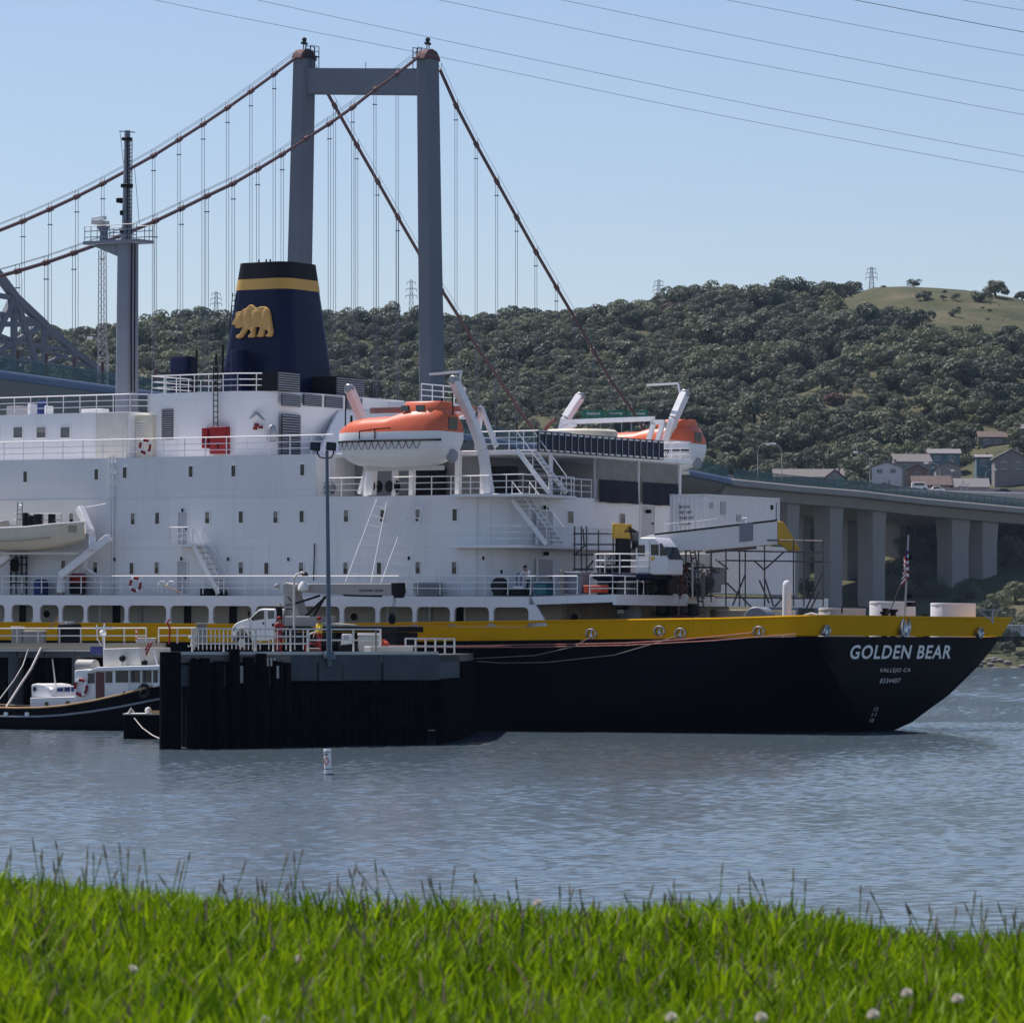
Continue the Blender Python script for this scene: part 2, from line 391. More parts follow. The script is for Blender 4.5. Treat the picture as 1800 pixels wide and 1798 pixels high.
# ------------------------------------------------------------------ near bank with grass
def bank_z(x, y):
    z = 3.672 - 0.049 * max(-1.3, min(1.3, x)) + 0.018 * math.sin(x * 3.1 + y * 1.3) + 0.012 * math.sin(x * 7.3 - y * 2.2)
    if y > 9.0:
        k = min(1.0, (y - 9.0) / 16.0)
        z -= 4.6 * (k * k * (3 - 2 * k)) if y < 25 else 4.6
    return z
def bank():
    m, nt, p = new_mat("bank_soil")
    nz = N(nt, "ShaderNodeTexNoise"); nz.inputs["Scale"].default_value = 9
    mx = N(nt, "ShaderNodeMixRGB"); mx.inputs[1].default_value = (0.020, 0.040, 0.007, 1); mx.inputs[2].default_value = (0.045, 0.060, 0.014, 1)
    nt.links.new(nz.outputs["Fac"], mx.inputs[0]); nt.links.new(mx.outputs[0], p.inputs["Base Color"]); p.inputs["Roughness"].default_value = 0.95
    xs = [-60, -30, -15, -8, -5] + [-3 + i*0.25 for i in range(25)] + [5, 8, 15, 30, 60]
    ys = [-20, -8, -2, 1] + [2 + i*0.25 for i in range(40)] + [13, 15, 17, 19, 21, 23, 25, 32, 40]
    vs = [(x, y, bank_z(x, y)) for y in ys for x in xs]; n = len(xs)
    fs = [(j*n+i, j*n+i+1, (j+1)*n+i+1, (j+1)*n+i) for j in range(len(ys)-1) for i in range(n-1)]
    MB().add(vs, fs).build("ground", m, smooth=60, kind="structure")
    rng = np.random.default_rng(5)
    nb = 190000
    x = rng.uniform(-3.9, 3.9, nb); y = rng.uniform(4.6, 10.4, nb)
    # clumped density
    keep = np.array([noise.noise((a*2.2, b*2.2, 0.3)) for a, b in zip(x, y)]) + rng.uniform(-0.6, 0.7, nb) > -0.1
    x = x[keep]; y = y[keep]; nb = len(x)
    z = np.array([bank_z(a, b) for a, b in zip(x, y)])
    clump = np.array([noise.noise((a*1.6+7, b*1.6, 2.0)) for a, b in zip(x, y)])
    hgt = (0.066 + 0.040*clump + rng.uniform(-0.03, 0.034, nb)); hgt = np.maximum(hgt, .02)
    wid = rng.uniform(0.0018, 0.0048, nb)
    ang = rng.uniform(0, 2*np.pi, nb); lean = rng.uniform(0.1, 0.75, nb)*hgt
    la = rng.uniform(0, 2*np.pi, nb)
    V = np.zeros((nb, 7, 3)); wx = np.cos(ang)*wid; wy = np.sin(ang)*wid
    for k, (f, wf) in enumerate(((0, 1.0), (0.4, 1.0), (0.75, 0.7), (1.0, 0.0))):
        cx = x + np.cos(la)*lean*f*f; cy = y + np.sin(la)*lean*f*f; cz = z + hgt*(f - 0.18*f*f*lean/hgt)
        if k < 3:
            V[:, 2*k] = np.stack([cx - wx*wf, cy - wy*wf, cz], 1); V[:, 2*k+1] = np.stack([cx + wx*wf, cy + wy*wf, cz], 1)
        else:
            V[:, 6] = np.stack([cx, cy, cz], 1)
    dry = rng.random(nb) < 0.04
    for sel, nm, mat_, lab in ((~dry, "grass", "grass_green", "short bright green grass covering the bank in the foreground"), (dry, "dry_grass", "grass_dry", "scattered straw-coloured blades among the green grass")):
        Vs = V[sel]; base = (np.arange(len(Vs))*7)[:, None]
        faces = (base + np.array([[0, 1, 3, 2]])).tolist() + (base + np.array([[2, 3, 5, 4]])).tolist() + (base + np.array([[4, 5, 6]])).tolist()
        me = bpy.data.meshes.new(nm); me.from_pydata(Vs.reshape(-1, 3).tolist(), [], faces); me.materials.append(MATS[mat_])
        me.polygons.foreach_set("use_smooth", [True]*len(me.polygons))
        o = bpy.data.objects.new(nm, me); COL.objects.link(o); o["kind"] = "stuff"
        tag(o, lab, "grass")
    # taller stalks with seed heads, mostly along the crest
    mb = MB(); mh = MB()
    for i in range(380):
        px = random.uniform(-1.3, 1.3); py = random.uniform(7.4, 9.9) if i < 300 else random.uniform(5.5, 8)
        h = random.uniform(0.06, 0.13) * (1.15 if px < -0.1 else 0.95)
        b = Vector((px, py, bank_z(px, py))); d = Vector((random.gauss(0, .2), random.gauss(0, .2), 1)).normalized()
        q = b + d*h*0.6; t = q + (d + Vector((random.gauss(0, .15), 0, 0))).normalized()*h*0.55
        mb.path([b, q, t], 0.0016, 4, 0.0010)
        e = t + (t - q).normalized()*random.uniform(0.015, 0.03)
        mh.path([t, (t+e)/2, e], 0.0028, 5, 0.0010)
    o = mb.build("grass_stalks", "grass_green", smooth=0, kind="stuff"); tag(o, "thin taller grass stalks standing up along the bank crest", "grass")
    o = mh.build("grass_seed_heads", "seed_head", smooth=0, kind="stuff"); tag(o, "brownish seed heads on the taller grass stalks", "grass")
bank()
def clover(px, py, dist, label):
    p = W(px, py, dist); g = bank_z(p.x, p.y)
    r = thing("clover_flower", label, "flower", T((p.x, p.y, g)), "white clover flowers in the grass")
    MB().path([(0, 0, 0), (0.003, 0, (p.z-g)*.5), (0, 0, p.z-g)], 0.0012, 5).build("stem", "grass_green", r)
    mb = MB()
    for k in range(46):
        a = k*2.399; h = 1 - 1.5*k/46; rr = math.sqrt(max(0, 1-h*h)); d = Vector((math.cos(a)*rr, math.sin(a)*rr, h))
        c = Vector((0, 0, p.z-g)); mb.path([c+d*0.002, c+d*0.0085, c+d*0.0100+Vector((0, 0, 0.001))], 0.0018, 4, 0.0006)
    mb.build("flower_head", "clover_white", r)
for px, py, dist, lab in ((1180, 1790, 6.5, "white clover flower at the bottom edge, left of two near the middle"), (1338, 1790, 6.4, "white clover flower at the bottom edge, right of two near the middle"),
        (1683, 1757, 6.7, "large white clover flower in the grass at far right"), (1535, 1785, 6.4, "white clover flower at the bottom, between the middle pair and the far right"), (1594, 1747, 6.9, "small white clover flower just left of the largest one at right"),
        (526, 1687, 7.6, "pale clover flower alone high in the grass, left of centre"), (466, 1797, 6.3, "white clover flower cut by the bottom edge, left half"), (945, 1588, 8.6, "tiny clover flower near the grass crest, at middle"),
        (233, 1706, 7.2, "small clover flower in the grass at left")):
    clover(px, py, dist, lab)

# ------------------------------------------------------------------ far hills
SKY = [(-900, 608), (-300, 613), (0, 625), (140, 608), (200, 603), (250, 591), (330, 575), (400, 575), (600, 571), (700, 575), (760, 568), (850, 579), (950, 571), (1100, 561), (1200, 540), (1350, 537), (1450, 529), (1500, 518), (1530, 505), (1600, 503), (1700, 510), (1800, 528), (2100, 560), (2700, 600)]
PROF = [(930, -3), (948, 0), (960, 3), (1000, 6.5), (1060, 14), (1130, 25), (1200, 49), (1300, 73), (1500, 117), (1620, 139), (1700, 148), (1760, 147), (1900, 130), (2300, 90)]
def interp(tab, x):
    if x <= tab[0][0]: return tab[0][1]
    for (a, b), (c, d) in zip(tab, tab[1:]):
        if x <= c: return b + (d-b)*(x-a)/(c-a)
    return tab[-1][1]
def hill_z(x, y):
    px = 900 + FOC*x/1700
    rz = CH + (YH - interp(SKY, px))*1700/FOC
    f = interp(PROF, y)/148.0
    z = rz*f if f > 0 else f*148
    k = max(0.0, min(1.0, (y-1150)/150)) * max(0.0, min(1.0, (1690-y)/120))
    return z + k*(9*noise.noise((x*0.012, y*0.010, 0)) + 3.5*noise.noise((x*0.035, y*0.03, 5)))
def proj(p): return 900 + FOC*p.x/p.y, YH - FOC*(p.z-CH)/p.y
def hills():
    m, nt, p = new_mat("hill_ground")
    geo = N(nt, "ShaderNodeNewGeometry"); L = nt.links.new
    n1 = N(nt, "ShaderNodeTexNoise"); n1.inputs["Scale"].default_value = 0.03; n1.inputs["Detail"].default_value = 8; n1.inputs["Roughness"].default_value = 0.65
    L(geo.outputs["Position"], n1.inputs["Vector"])
    cr = N(nt, "ShaderNodeValToRGB"); e = cr.color_ramp.elements
    e[0].position = 0.30; e[0].color = (0.040, 0.050, 0.024, 1); e[1].position = 0.72; e[1].color = (0.135, 0.120, 0.075, 1)
    e2 = cr.color_ramp.elements.new(0.5); e2.color = (0.082, 0.084, 0.044, 1)
    L(n1.outputs["Fac"], cr.inputs[0]); L(cr.outputs[0], p.inputs["Base Color"])
    p.inputs["Roughness"].default_value = 0.95; p.inputs["Specular IOR Level"].default_value = 0.1
    n2 = N(nt, "ShaderNodeTexNoise"); n2.inputs["Scale"].default_value = 0.5; n2.inputs["Detail"].default_value = 5
    L(geo.outputs["Position"], n2.inputs["Vector"])
    b = N(nt, "ShaderNodeBump"); b.inputs["Strength"].default_value = 0.7; b.inputs["Distance"].default_value = 1.0
    L(n2.outputs["Fac"], b.inputs["Height"]); L(b.outputs[0], p.inputs["Normal"])
    xs = [-900 + i*12 for i in range(151)]; ys = [930, 940, 948, 955] + [965 + i*12 for i in range(70)] + [1830, 1900, 2050, 2300]
    vs = [(x, y, hill_z(x, y)) for y in ys for x in xs]; n = len(xs)
    fs = [(j*n+i, j*n+i+1, (j+1)*n+i+1, (j+1)*n+i) for j in range(len(ys)-1) for i in range(n-1)]
    MB().add(vs, fs).build("hill", m, smooth=80, kind="structure")
hills()

# ------------------------------------------------------------------ trees
def tree_kind(seed, tall=1.0, flat=0.72, nl=9, leaves=1150, leaf="leaf_oak", lw=(.20, .42)):
    """unit tree about 10 m wide: trunk with limbs, crown of leaf tufts on several lobes"""
    rd = random.Random(seed)
    tr = MB(); cw = MB(); H = 6.2*tall
    tr.path([(0, 0, -1.2), (0.1, 0, H*0.25), (rd.uniform(-.4, .4), rd.uniform(-.4, .4), H*0.55)], 0.42, 7, 0.24)
    lobes = []
    for i in range(nl):
        a = 2*math.pi*i/nl + rd.uniform(-.4, .4); rr = rd.uniform(1.4, 3.6) if i else 0
        c = Vector((math.cos(a)*rr, math.sin(a)*rr, H*(0.47 + rd.uniform(-.22, .22)) + (0.9 if i == 0 else -0.12*rr)))
        lobes.append((c, rd.uniform(1.3, 2.3)))
        if i < 6: tr.path([(0.05, 0, H*(0.28+0.03*i)), (c*0.55) + Vector((0, 0, H*0.16)), c], 0.17, 5, 0.05)
    for k in range(leaves):
        c, r = lobes[rd.randrange(nl)]
        d = Vector((rd.gauss(0, 1), rd.gauss(0, 1), rd.gauss(0.25, 1))).normalized()
        p = c + Vector((d.x*r, d.y*r, d.z*r*flat))*rd.uniform(0.84, 1.05)
        nrm = (d + Vector((rd.gauss(0, .32), rd.gauss(0, .32), rd.gauss(0.1, .32)))).normalized()
        x = nrm.orthogonal().normalized(); y = nrm.cross(x); w = rd.uniform(*lw)
        x, y = x*w, y*w*rd.uniform(.6, 1)
        cw.add([p-x-y*.4, p+x*.3-y, p+x+y*.5, p-x*.2+y], [(0, 1, 2, 3)])
    return tr, cw, leaf
KINDS = [tree_kind(1), tree_kind(2, 0.9, 0.65, 11, 1150), tree_kind(3, 1.15, 0.85, 8), tree_kind(4, 0.85, 0.7, 10, 1150, "leaf_light"), tree_kind(5, 1.0, 0.8, 9, 1150, "leaf_light"),
         tree_kind(6, 1.3, 1.0, 8, 1150, "leaf_oak"), tree_kind(7, 0.8, 0.65, 9, 1150, "leaf_red"),
         tree_kind(8, 1.0, 0.8, 12, 3200, "leaf_light", (.09, .24)), tree_kind(9, 1.15, 0.9, 11, 3200, "leaf_oak", (.09, .24)), tree_kind(10, 0.9, 0.75, 10, 3000, "leaf_oak", (.10, .26))]
TREE_ME = []
src = bpy.data.collections.new("tree_kinds")
for i, (tr, cw, leaf) in enumerate(KINDS):
    a = tr.build("trunk", "bark", smooth=0); b = cw.build("crown", leaf, smooth=0)
    TREE_ME.append((a.data, b.data))
    j = MB(); j.v = tr.v + cw.v; j.f = tr.f + [tuple(q + len(tr.v) for q in f) for f in cw.f]
    me = bpy.data.meshes.new("tree_%d" % i); me.from_pydata(j.v, [], j.f); me.materials.append(MATS["bark"]); me.materials.append(MATS[leaf])
    me.polygons.foreach_set("material_index", [0]*len(tr.f) + [1]*len(cw.f))
    ob = bpy.data.objects.new("tree_%d" % i, me); src.objects.link(ob)
    bpy.data.objects.remove(a); bpy.data.objects.remove(b)

def plant_tree(name, label, p, sc, kind, group=None, rz=None, sz=None):
    M4 = T(p) @ Matrix.Rotation(random.uniform(0, 6.28) if rz is None else rz, 4, 'Z') @ Matrix.Diagonal((sc, sc, sc*(sz or 1), 1))
    r = thing(name, label, "tree", M4, group)
    for nm, me in zip(("trunk", "crown"), TREE_ME[kind]):
        o = bpy.data.objects.new(nm, me); COL.objects.link(o); o.parent = r
    return r
def ground_at(px, py, y0=960, y1=1720):
    """point of the hillside on the sight line through a photo pixel"""
    y = y0; prev = None
    while y < y1:
        p = W(px, py, y)
        if p.z <= hill_z(p.x, p.y): return Vector((p.x, p.y, hill_z(p.x, p.y)))
        y += 4
    p = W(px, py, 1690); return Vector((p.x, p.y, hill_z(p.x, p.y)))

HOUSE_PX = [(1420, 858), (1560, 850), (1605, 838), (1648, 838), (1655, 868), (1700, 840), (1745, 790), (1775, 835), (1620, 865), (1555, 868), (1690, 880)]
def forest():
    pts = []
    rd = random.Random(21)
    y = 985.0
    while y < 1716:
        x = -0.145*y
        while x < 0.145*y:
            X = x + rd.uniform(-3.6, 3.6); Y = y + rd.uniform(-3.6, 3.6)
            x += 7.0
            Z = hill_z(X, Y); px, py = proj(Vector((X, Y, Z)))
            if 1478 < px < 2200 and py < 505 + max(0, (px-1478))*0.155 + 46:                    # open meadow with a few low bushes
                if rd.random() < .05: pts.append((Vector((X, Y, Z)), rd.uniform(.1, .26), rd.choice((0, 3)), px, py))
                continue
            if 1430 < px <= 1478 and py < 565 and rd.random() < 0.5: continue
            if any(abs(px-a) < 42 and -16 < py-b < 34 for a, b in HOUSE_PX): continue
            u = (X+17.3)*(-.551) + (Y-906)*(-.834); off = (X+17.3)*.834 + (Y-906)*(-.551)
            if -44 < off < 12: continue                                                         # viaduct corridor
            low = px > 1390 and 12 <= off < 48
            if px > 1180 and -110 < off <= -44 and Y < 1250 and rd.random() < 0.6: continue
            n = noise.noise((X*0.02, Y*0.016, 3.0))
            bush = n < -0.30 and Y > 1250 and rd.random() < 0.75                                        # brushy clearings
            big = rd.random()
            sc = rd.uniform(0.50, 0.92) if low or big < .58 else rd.uniform(.9, 1.25) if big < .9 else rd.uniform(1.3, 1.75)
            if bush: sc *= 0.42
            if low: sc *= 0.38
            if py > 880: sc *= 0.9
            kind = rd.choice((0, 1, 2, 0, 1, 5)) if n < 0.18 else rd.choice((3, 4, 3, 0, 2))
            if rd.random() < 0.008: kind = 6
            pts.append((Vector((X, Y, Z)), sc, {3: 7, 4: 7}.get(kind, 8 + (kind % 2)) if Y < 1130 else kind, px, py))
        y += 7.0
    vis = [i for i, q in enumerate(pts) if 0 <= q[3] <= 1800 and (q[4] < 700 or (q[3] > 1230 and q[4] < 850) or q[3] > 1545)]
    vis.sort(key=lambda i: -pts[i][1]/pts[i][0].y)
    pick = set(vis[:285])
    names = {7: "light_green_tree", 3: "light_green_tree", 4: "light_green_tree", 6: "reddish_tree"}
    labs = {7: "pale green bushy tree low on the slope near the far shore", 8: "dark green oak low on the slope near the far shore", 9: "dark green oak low on the slope near the far shore", 3: "pale green bushy tree among the oaks on the wooded hillside", 4: "pale green bushy tree among the oaks on the wooded hillside", 6: "reddish brown leafed tree among the green hillside trees"}
    grp = {7: "pale green trees near the far shore", 8: "dark oaks near the far shore", 9: "dark oaks near the far shore", 3: "pale green trees on the hillside", 4: "pale green trees on the hillside", 6: "reddish trees on the hillside"}
    for i in pick:
        p, sc, k, _, _ = pts[i]
        plant_tree(names.get(k, "oak_tree"), labs.get(k, "dark green oak tree in the wood on the hillside"), p, sc, k, grp.get(k, "dark oaks on the hillside"))
    rest = [q for i, q in enumerate(pts) if i not in pick]
    me = bpy.data.meshes.new("hillside_wood"); me.from_pydata([q[0] for q in rest], [], [])
    for nm, ty, vals in (("sc", 'FLOAT', [q[1] for q in rest]), ("rz", 'FLOAT', [rd.uniform(0, 6.28) for q in rest]), ("kd", 'INT', [q[2] for q in rest])):
        a = me.attributes.new(nm, ty, 'POINT'); a.data.foreach_set("value", vals)
    o = bpy.data.objects.new("hillside_wood", me); COL.objects.link(o); o["kind"] = "stuff"
    tag(o, "dense wood of small trees covering the far hillside", "wood")
    ng = bpy.data.node_groups.new("scatter", 'GeometryNodeTree')
    ng.interface.new_socket("Geometry", in_out='INPUT', socket_type='NodeSocketGeometry')
    ng.interface.new_socket("Geometry", in_out='OUTPUT', socket_type='NodeSocketGeometry')
    gi = ng.nodes.new("NodeGroupInput"); go = ng.nodes.new("NodeGroupOutput"); L = ng.links.new
    iop = ng.nodes.new("GeometryNodeInstanceOnPoints"); ci = ng.nodes.new("GeometryNodeCollectionInfo")
    ci.inputs["Collection"].default_value = src; ci.inputs["Separate Children"].default_value = True; ci.inputs["Reset Children"].default_value = True
    def attr(nm, ty):
        n = ng.nodes.new("GeometryNodeInputNamedAttribute"); n.data_type = ty; n.inputs["Name"].default_value = nm
        return n.outputs["Attribute"]
    cx = ng.nodes.new("ShaderNodeCombineXYZ"); L(attr("rz", 'FLOAT'), cx.inputs[2])
    L(gi.outputs[0], iop.inputs["Points"]); L(ci.outputs[0], iop.inputs["Instance"]); iop.inputs["Pick Instance"].default_value = True
    L(attr("kd", 'INT'), iop.inputs["Instance Index"]); L(cx.outputs[0], iop.inputs["Rotation"]); L(attr("sc", 'FLOAT'), iop.inputs["Scale"])
    L(iop.outputs[0], go.inputs[0])
    md = o.modifiers.new("scatter", 'NODES'); md.node_group = ng
forest()
# trees that stand out on the ridge and in the meadow
for px, py, d, k, nm, lab in ((855, 549, 1.25, 1, "oak_tree", "flat-topped oak on the ridge just right of the bridge tower"), (933, 549, 0.85, 0, "oak_tree", "round oak on the ridge line right of the flat-topped oak"),
        (1270, 512, 0.42, 0, "oak_tree", "tiny lone tree on the ridge left of the big ridge trees"), (1495, 512, 1.35, 0, "oak_tree", "biggest dark oak on the ridge, beside the tall pylon"), (1470, 514, 1.0, 1, "oak_tree", "oak touching the left side of the biggest ridge oak"),
        (1607, 503, 0.62, 1, "oak_tree", "lone umbrella-shaped oak on the bare ridge right of the pylon"), (1625, 528, 0.7, 0, "oak_tree", "dark round tree alone in the meadow below the ridge"),
        (1680, 528, 0.42, 2, "oak_tree", "small tree in the middle of the meadow"), (1658, 527, 0.3, 0, "bush", "tiny bush in the meadow left of the small tree"), (1750, 520, 1.25, 0, "oak_tree", "large dark oak at the right of the meadow ridge"),
        (1725, 531, 0.9, 1, "oak_tree", "wide low oak below the large ridge oak at right"), (1676, 558, 0.55, 0, "oak_tree", "round tree on the lower right of the meadow"), (1797, 525, 0.8, 0, "oak_tree", "oak at the right edge of the picture on the ridge"),
        (1210, 578, 1.0, 1, "oak_tree", "very dark round oak standing out high on the slope"), (1550, 565, 0.9, 0, "oak_tree", "dark oak at the edge of the meadow"), (1410, 548, 1.0, 0, "oak_tree", "dark oak by the sandy path near the ridge"),
        (1465, 715, 1.0, 6, "reddish_tree", "largest reddish brown tree in the middle of the hillside"), (1460, 636, 0.8, 6, "reddish_tree", "reddish tree higher up the hillside")):
    plant_tree(nm, lab, ground_at(px, py, 1250), d, k)
# shrubs and trees along the shore behind the ship
shore_rd = random.Random(4)
for i, (px, py, sc, k, lab) in enumerate(((1448, 1062, .62, 3, "bushy light tree by the shore, leftmost beside the scaffold"), (1478, 1062, .75, 4, "bushy light tree by the shore, second from the scaffold"), (1505, 1063, .6, 3, "small shore tree before the double bridge pier"),
        (1580, 1050, 1.1, 0, "dark tree standing between the two groups of bridge piers"), (1615, 1040, 1.2, 5, "tall dark tree behind the flagstaff"), (1560, 1030, 1.3, 2, "tree filling the gap right of the double pier"), (1600, 985, 1.2, 3, "pale tree high behind the flag"),
        (1640, 1050, .9, 0, "dark tree left of the single front pier"), (1755, 1075, .8, 4, "light green tree by the shore right of the piers"), (1785, 1060, 1.0, 3, "light green tree at the right edge above the shore"), (1770, 1000, 1.3, 0, "dark tree at the right edge under the viaduct"),
        (1790, 960, 1.2, 5, "tall dark tree at the right edge below the road"), (1700, 1055, .8, 0, "dark tree between the front pier and the next column"), (1420, 1050, .9, 0, "dark tree behind the scaffold"), (1415, 960, 1.2, 2, "tree seen in the dark gap under the viaduct"),
        (1598, 930, 1.3, 4, "pale leafy tree just under the viaduct"), (1570, 960, 1.2, 0, "dark tree under the viaduct between piers"), (1640, 960, 1.2, 2, "tree beside the top of the front pier"))):
    plant_tree("shore_tree", lab, ground_at(px, py, 955, 1300), sc, 7 if k in (3, 4) else 8 + i % 2, "trees along the far shore")
for i, (px, py, sc, k) in enumerate([(shore_rd.uniform(1690, 1900), shore_rd.uniform(1100, 1166), shore_rd.uniform(.16, .36), shore_rd.choice((3, 0, 0, 1))) for _ in range(60)] + [(shore_rd.uniform(1700, 1930), shore_rd.uniform(1085, 1150), shore_rd.uniform(.36, .6), shore_rd.choice((3, 0, 0))) for _ in range(34)] + [(1660 + 12*j, 880 + j % 3*3, .35, 3) for j in range(13)]):
    plant_tree("shrub", "small shrub growing on the far shore bank and roadside", ground_at(px, py, 950, 1300), sc, 7 if k in (3, 4) else 9, "shrubs on the far shore and roadside")
def far_shore():
    mb = MB(); rd = random.Random(8)
    for i in range(230):
        x = rd.uniform(60, 190); y = rd.uniform(943, 956); r = rd.uniform(.4, 1.3)
        mb.ball((x, y, hill_z(x, y) + .1), r, 6, (1, .9, rd.uniform(.5, .8)))
    o = mb.build("shore_rocks", "rock", smooth=0, kind="stuff"); tag(o, "dark riprap rocks along the far shore behind the stern", "rocks")
    # rail wagon parked on the shore
    c = W(1782, 1128, 985); r = thing("rail_wagon", "pale grey rail wagon standing on the far shore behind the stern", "wagon", T((c.x, 985, 6.2)))
    MB().box((-5.5, -1.4, 0.9), (5.5, 1.4, 3.6)).build("body", "wall_white", r, bevel=.08)
    for k in range(9): MB().box((-5.2 + k*1.3, -1.5, 1.0), (-5.1 + k*1.3, -1.402, 3.5)).build("rib", "shade_grey", r)
    for k in (-4, -2.6, 2.6, 4): MB().lathe((k, -.8, .45), [(.45, 0), (.45, .15)], 12, (0, 1, 0)).build("wheel", "black", r)
    MB().box((-5.3, -1.2, .6), (5.3, 1.2, .9)).build("underframe", "black", r)
far_shore()
# ------------------------------------------------------------------ suspension bridge
BB = Vector((-.5514, -.8342, 0)); BP_ = Vector((.8342, -.5514, 0)); B0 = Vector((-17.3, 906, 0))   # along (towards the viewer), across (to the near side), foot of the near leg
LEGW = 33.0
def BR(px, py, off=0.0):
    """point of the vertical plane along the bridge, off metres to the near side of the near cable"""
    k = (px-900)/FOC; q = B0 + BP_*off
    u = (k*q.y - q.x)/(BB.x - k*BB.y)
    w = q + BB*u
    return Vector((w.x, w.y, CH + (YH-py)/FOC*w.y))
def bu(p): return (p - B0).dot(BB)
DECK_PX = [(-700, 585), (-300, 617), (0, 651), (205, 679), (480, 716), (750, 752), (1000, 789), (1215, 826), (1294, 842), (1403, 853), (1511, 862), (1620, 875), (1800, 892), (2100, 915), (2700, 945)]
DECK_NEAR = [BR(px, py, 4.0) for px, py in DECK_PX]
def deck_at(u):
    q = [(bu(p), p.z) for p in DECK_NEAR]
    q.sort()
    return interp(q, u)
bridge = thing("suspension_bridge", "tall concrete suspension bridge with red-brown cables behind the ship", "bridge", T(B0))
def sub(mb, name, mat, parent=None, **k): return mb.build(name, mat, parent or bridge, off=B0, **k)

def leg(off, cxs, name_top):
    rings = []
    for py, cx, wp, wb in cxs:
        c = BR(cx, py, off)
        ring = []
        for a, b_ in ((-1, -.72), (-.72, -1), (.72, -1), (1, -.72), (1, .72), (.72, 1), (-.72, 1), (-1, .72)):
            ring.append(c + BP_*a*wp/2 + BB*b_*wb/2)
        rings.append(ring)
    z0 = Vector((0, 0, rings[0][0].z + 4))
    rings.insert(0, [Vector((v.x, v.y, -4)) for v in rings[0]])
    o = sub(MB().loft(rings), "tower_leg", "tower_concrete")
    # formwork joints: thin proud bands at the pour lines
    for k in range(7):
        f = (k+1)/8; i = 1
        zt = rings[1][0].z + (rings[-1][0].z - rings[1][0].z)*f
        for r0, r1 in zip(rings[1:], rings[2:]):
            if r0[0].z <= zt <= r1[0].z:
                q = (zt - r0[0].z)/(r1[0].z - r0[0].z); c = sum((x.lerp(y, q) for x, y in zip(r0, r1)), Vector())/8
                rr = [c + (x.lerp(y, q)-c)*1.006 for x, y in zip(r0, r1)]
                rb = MB().loft([[v - Vector((0, 0, .12)) for v in rr], [v + Vector((0, 0, .12)) for v in rr]])
                rb.build("pour_joint", "tower_concrete", o, off=B0)
    # saddle with its small platform
    top = BR(cxs[-1][1], cxs[-1][0], off)
    sd_ = MB()
    for i in range(2):
        pass
    prof = [(-3.0, 0), (-2.6, 1.0), (-1.6, 2.0), (0, 2.4), (1.6, 2.0), (2.6, 1.0), (3.0, 0)]
    sd_.prism([top + BB*x + Vector((0, 0, z)) - BP_*1.3 for x, z in prof], BP_*2.6)
    sub(sd_, "cable_saddle", "rust_red", bevel=.15)
    pl = MB(); s = -1 if off == 0 else 1
    c = top + BP_*(s*2.2) + Vector((0, 0, .6))
    pl.bar(c - BB*1.6, c + BB*1.6, 1.4, .25)
    for a in (-1.5, 0, 1.5):
        for b_ in (-.6, .6): pl.tube(c + BB*a + BP_*b_ + Vector((0, 0, -2.5)), c + BB*a + BP_*b_ + Vector((0, 0, 2.2)), .09, n=4)
    for z in (1.1, 2.2):
        for b_ in (-.6, .6): pl.tube(c - BB*1.6 + BP_*b_ + Vector((0, 0, z)), c + BB*1.6 + BP_*b_ + Vector((0, 0, z)), .08, n=4)
    for a in (-.5, .3): pl.tube(top + BB*a + Vector((0, 0, 2)), top + BB*a + Vector((0, 0, 4.6)), .12, n=5)
    pl.ball(top + Vector((0, 0, 4.4)), .55, 8); pl.bar(top + BB*-.9 + Vector((0, 0, 3.6)), top + BB*.9 + Vector((0, 0, 3.6)), .5, .5)
    sub(pl, "beacon_platform", "black")
    return rings
leg(0, [(1130, 763, 4.6, 5.6), (760, 760.5, 4.2, 5.1), (440, 756, 3.8, 4.7), (107, 752, 3.5, 4.4)], "near")
leg(-LEGW, [(1130, 512, 4.6, 5.6), (760, 520, 4.3, 5.2), (440, 527.5, 4.0, 4.9), (106, 535, 3.6, 4.5)], "far")
a = BR(752, 144, 0) - BP_*1.2; b = BR(535, 144, -LEGW) + BP_*1.2
sub(MB().bar(a, b, 3.2, 5.5), "cross_beam", "tower_concrete", bevel=.12)
sub(MB().tube(BR(643, 121, -16), BR(643, 110, -16), .08, n=5), "lightning_rod", "black")
a = BR(757, 800, 0); b = BR(520, 800, -LEGW)
sub(MB().bar((a.x, a.y, 44), (b.x, b.y, 44), 4, 5), "lower_cross_beam", "tower_concrete")

MAIN_N = [(735, 101), (698, 130), (659, 158), (620, 189), (579, 218), (538, 244), (496, 272), (453, 298), (410, 323), (364, 345), (319, 367), (273, 389), (228, 408), (180, 427), (130, 445), (81, 462), (31, 477), (-20, 491), (-80, 506), (-150, 522), (-240, 538)]
MAIN_F = [(519, 103), (482, 131), (441, 161), (400, 190), (357, 219), (314.6, 246), (270, 274), (225, 299), (180.7, 323), (135, 346), (88, 368), (40.5, 389), (-10, 409), (-65, 430), (-130, 452), (-210, 476)]
SIDE_N = [(773, 122), (801.5, 186), (837, 254), (873, 319), (908, 382), (942, 443), (978, 505), (1010, 559), (1043, 616), (1075, 671), (1110, 720), (1130, 752)]
SIDE_F = [(553, 125), (588, 186), (627, 255), (663.6, 319), (699, 381.5), (740, 452), (775, 508), (807, 558), (839, 611), (872, 658), (908, 712), (940, 760)]
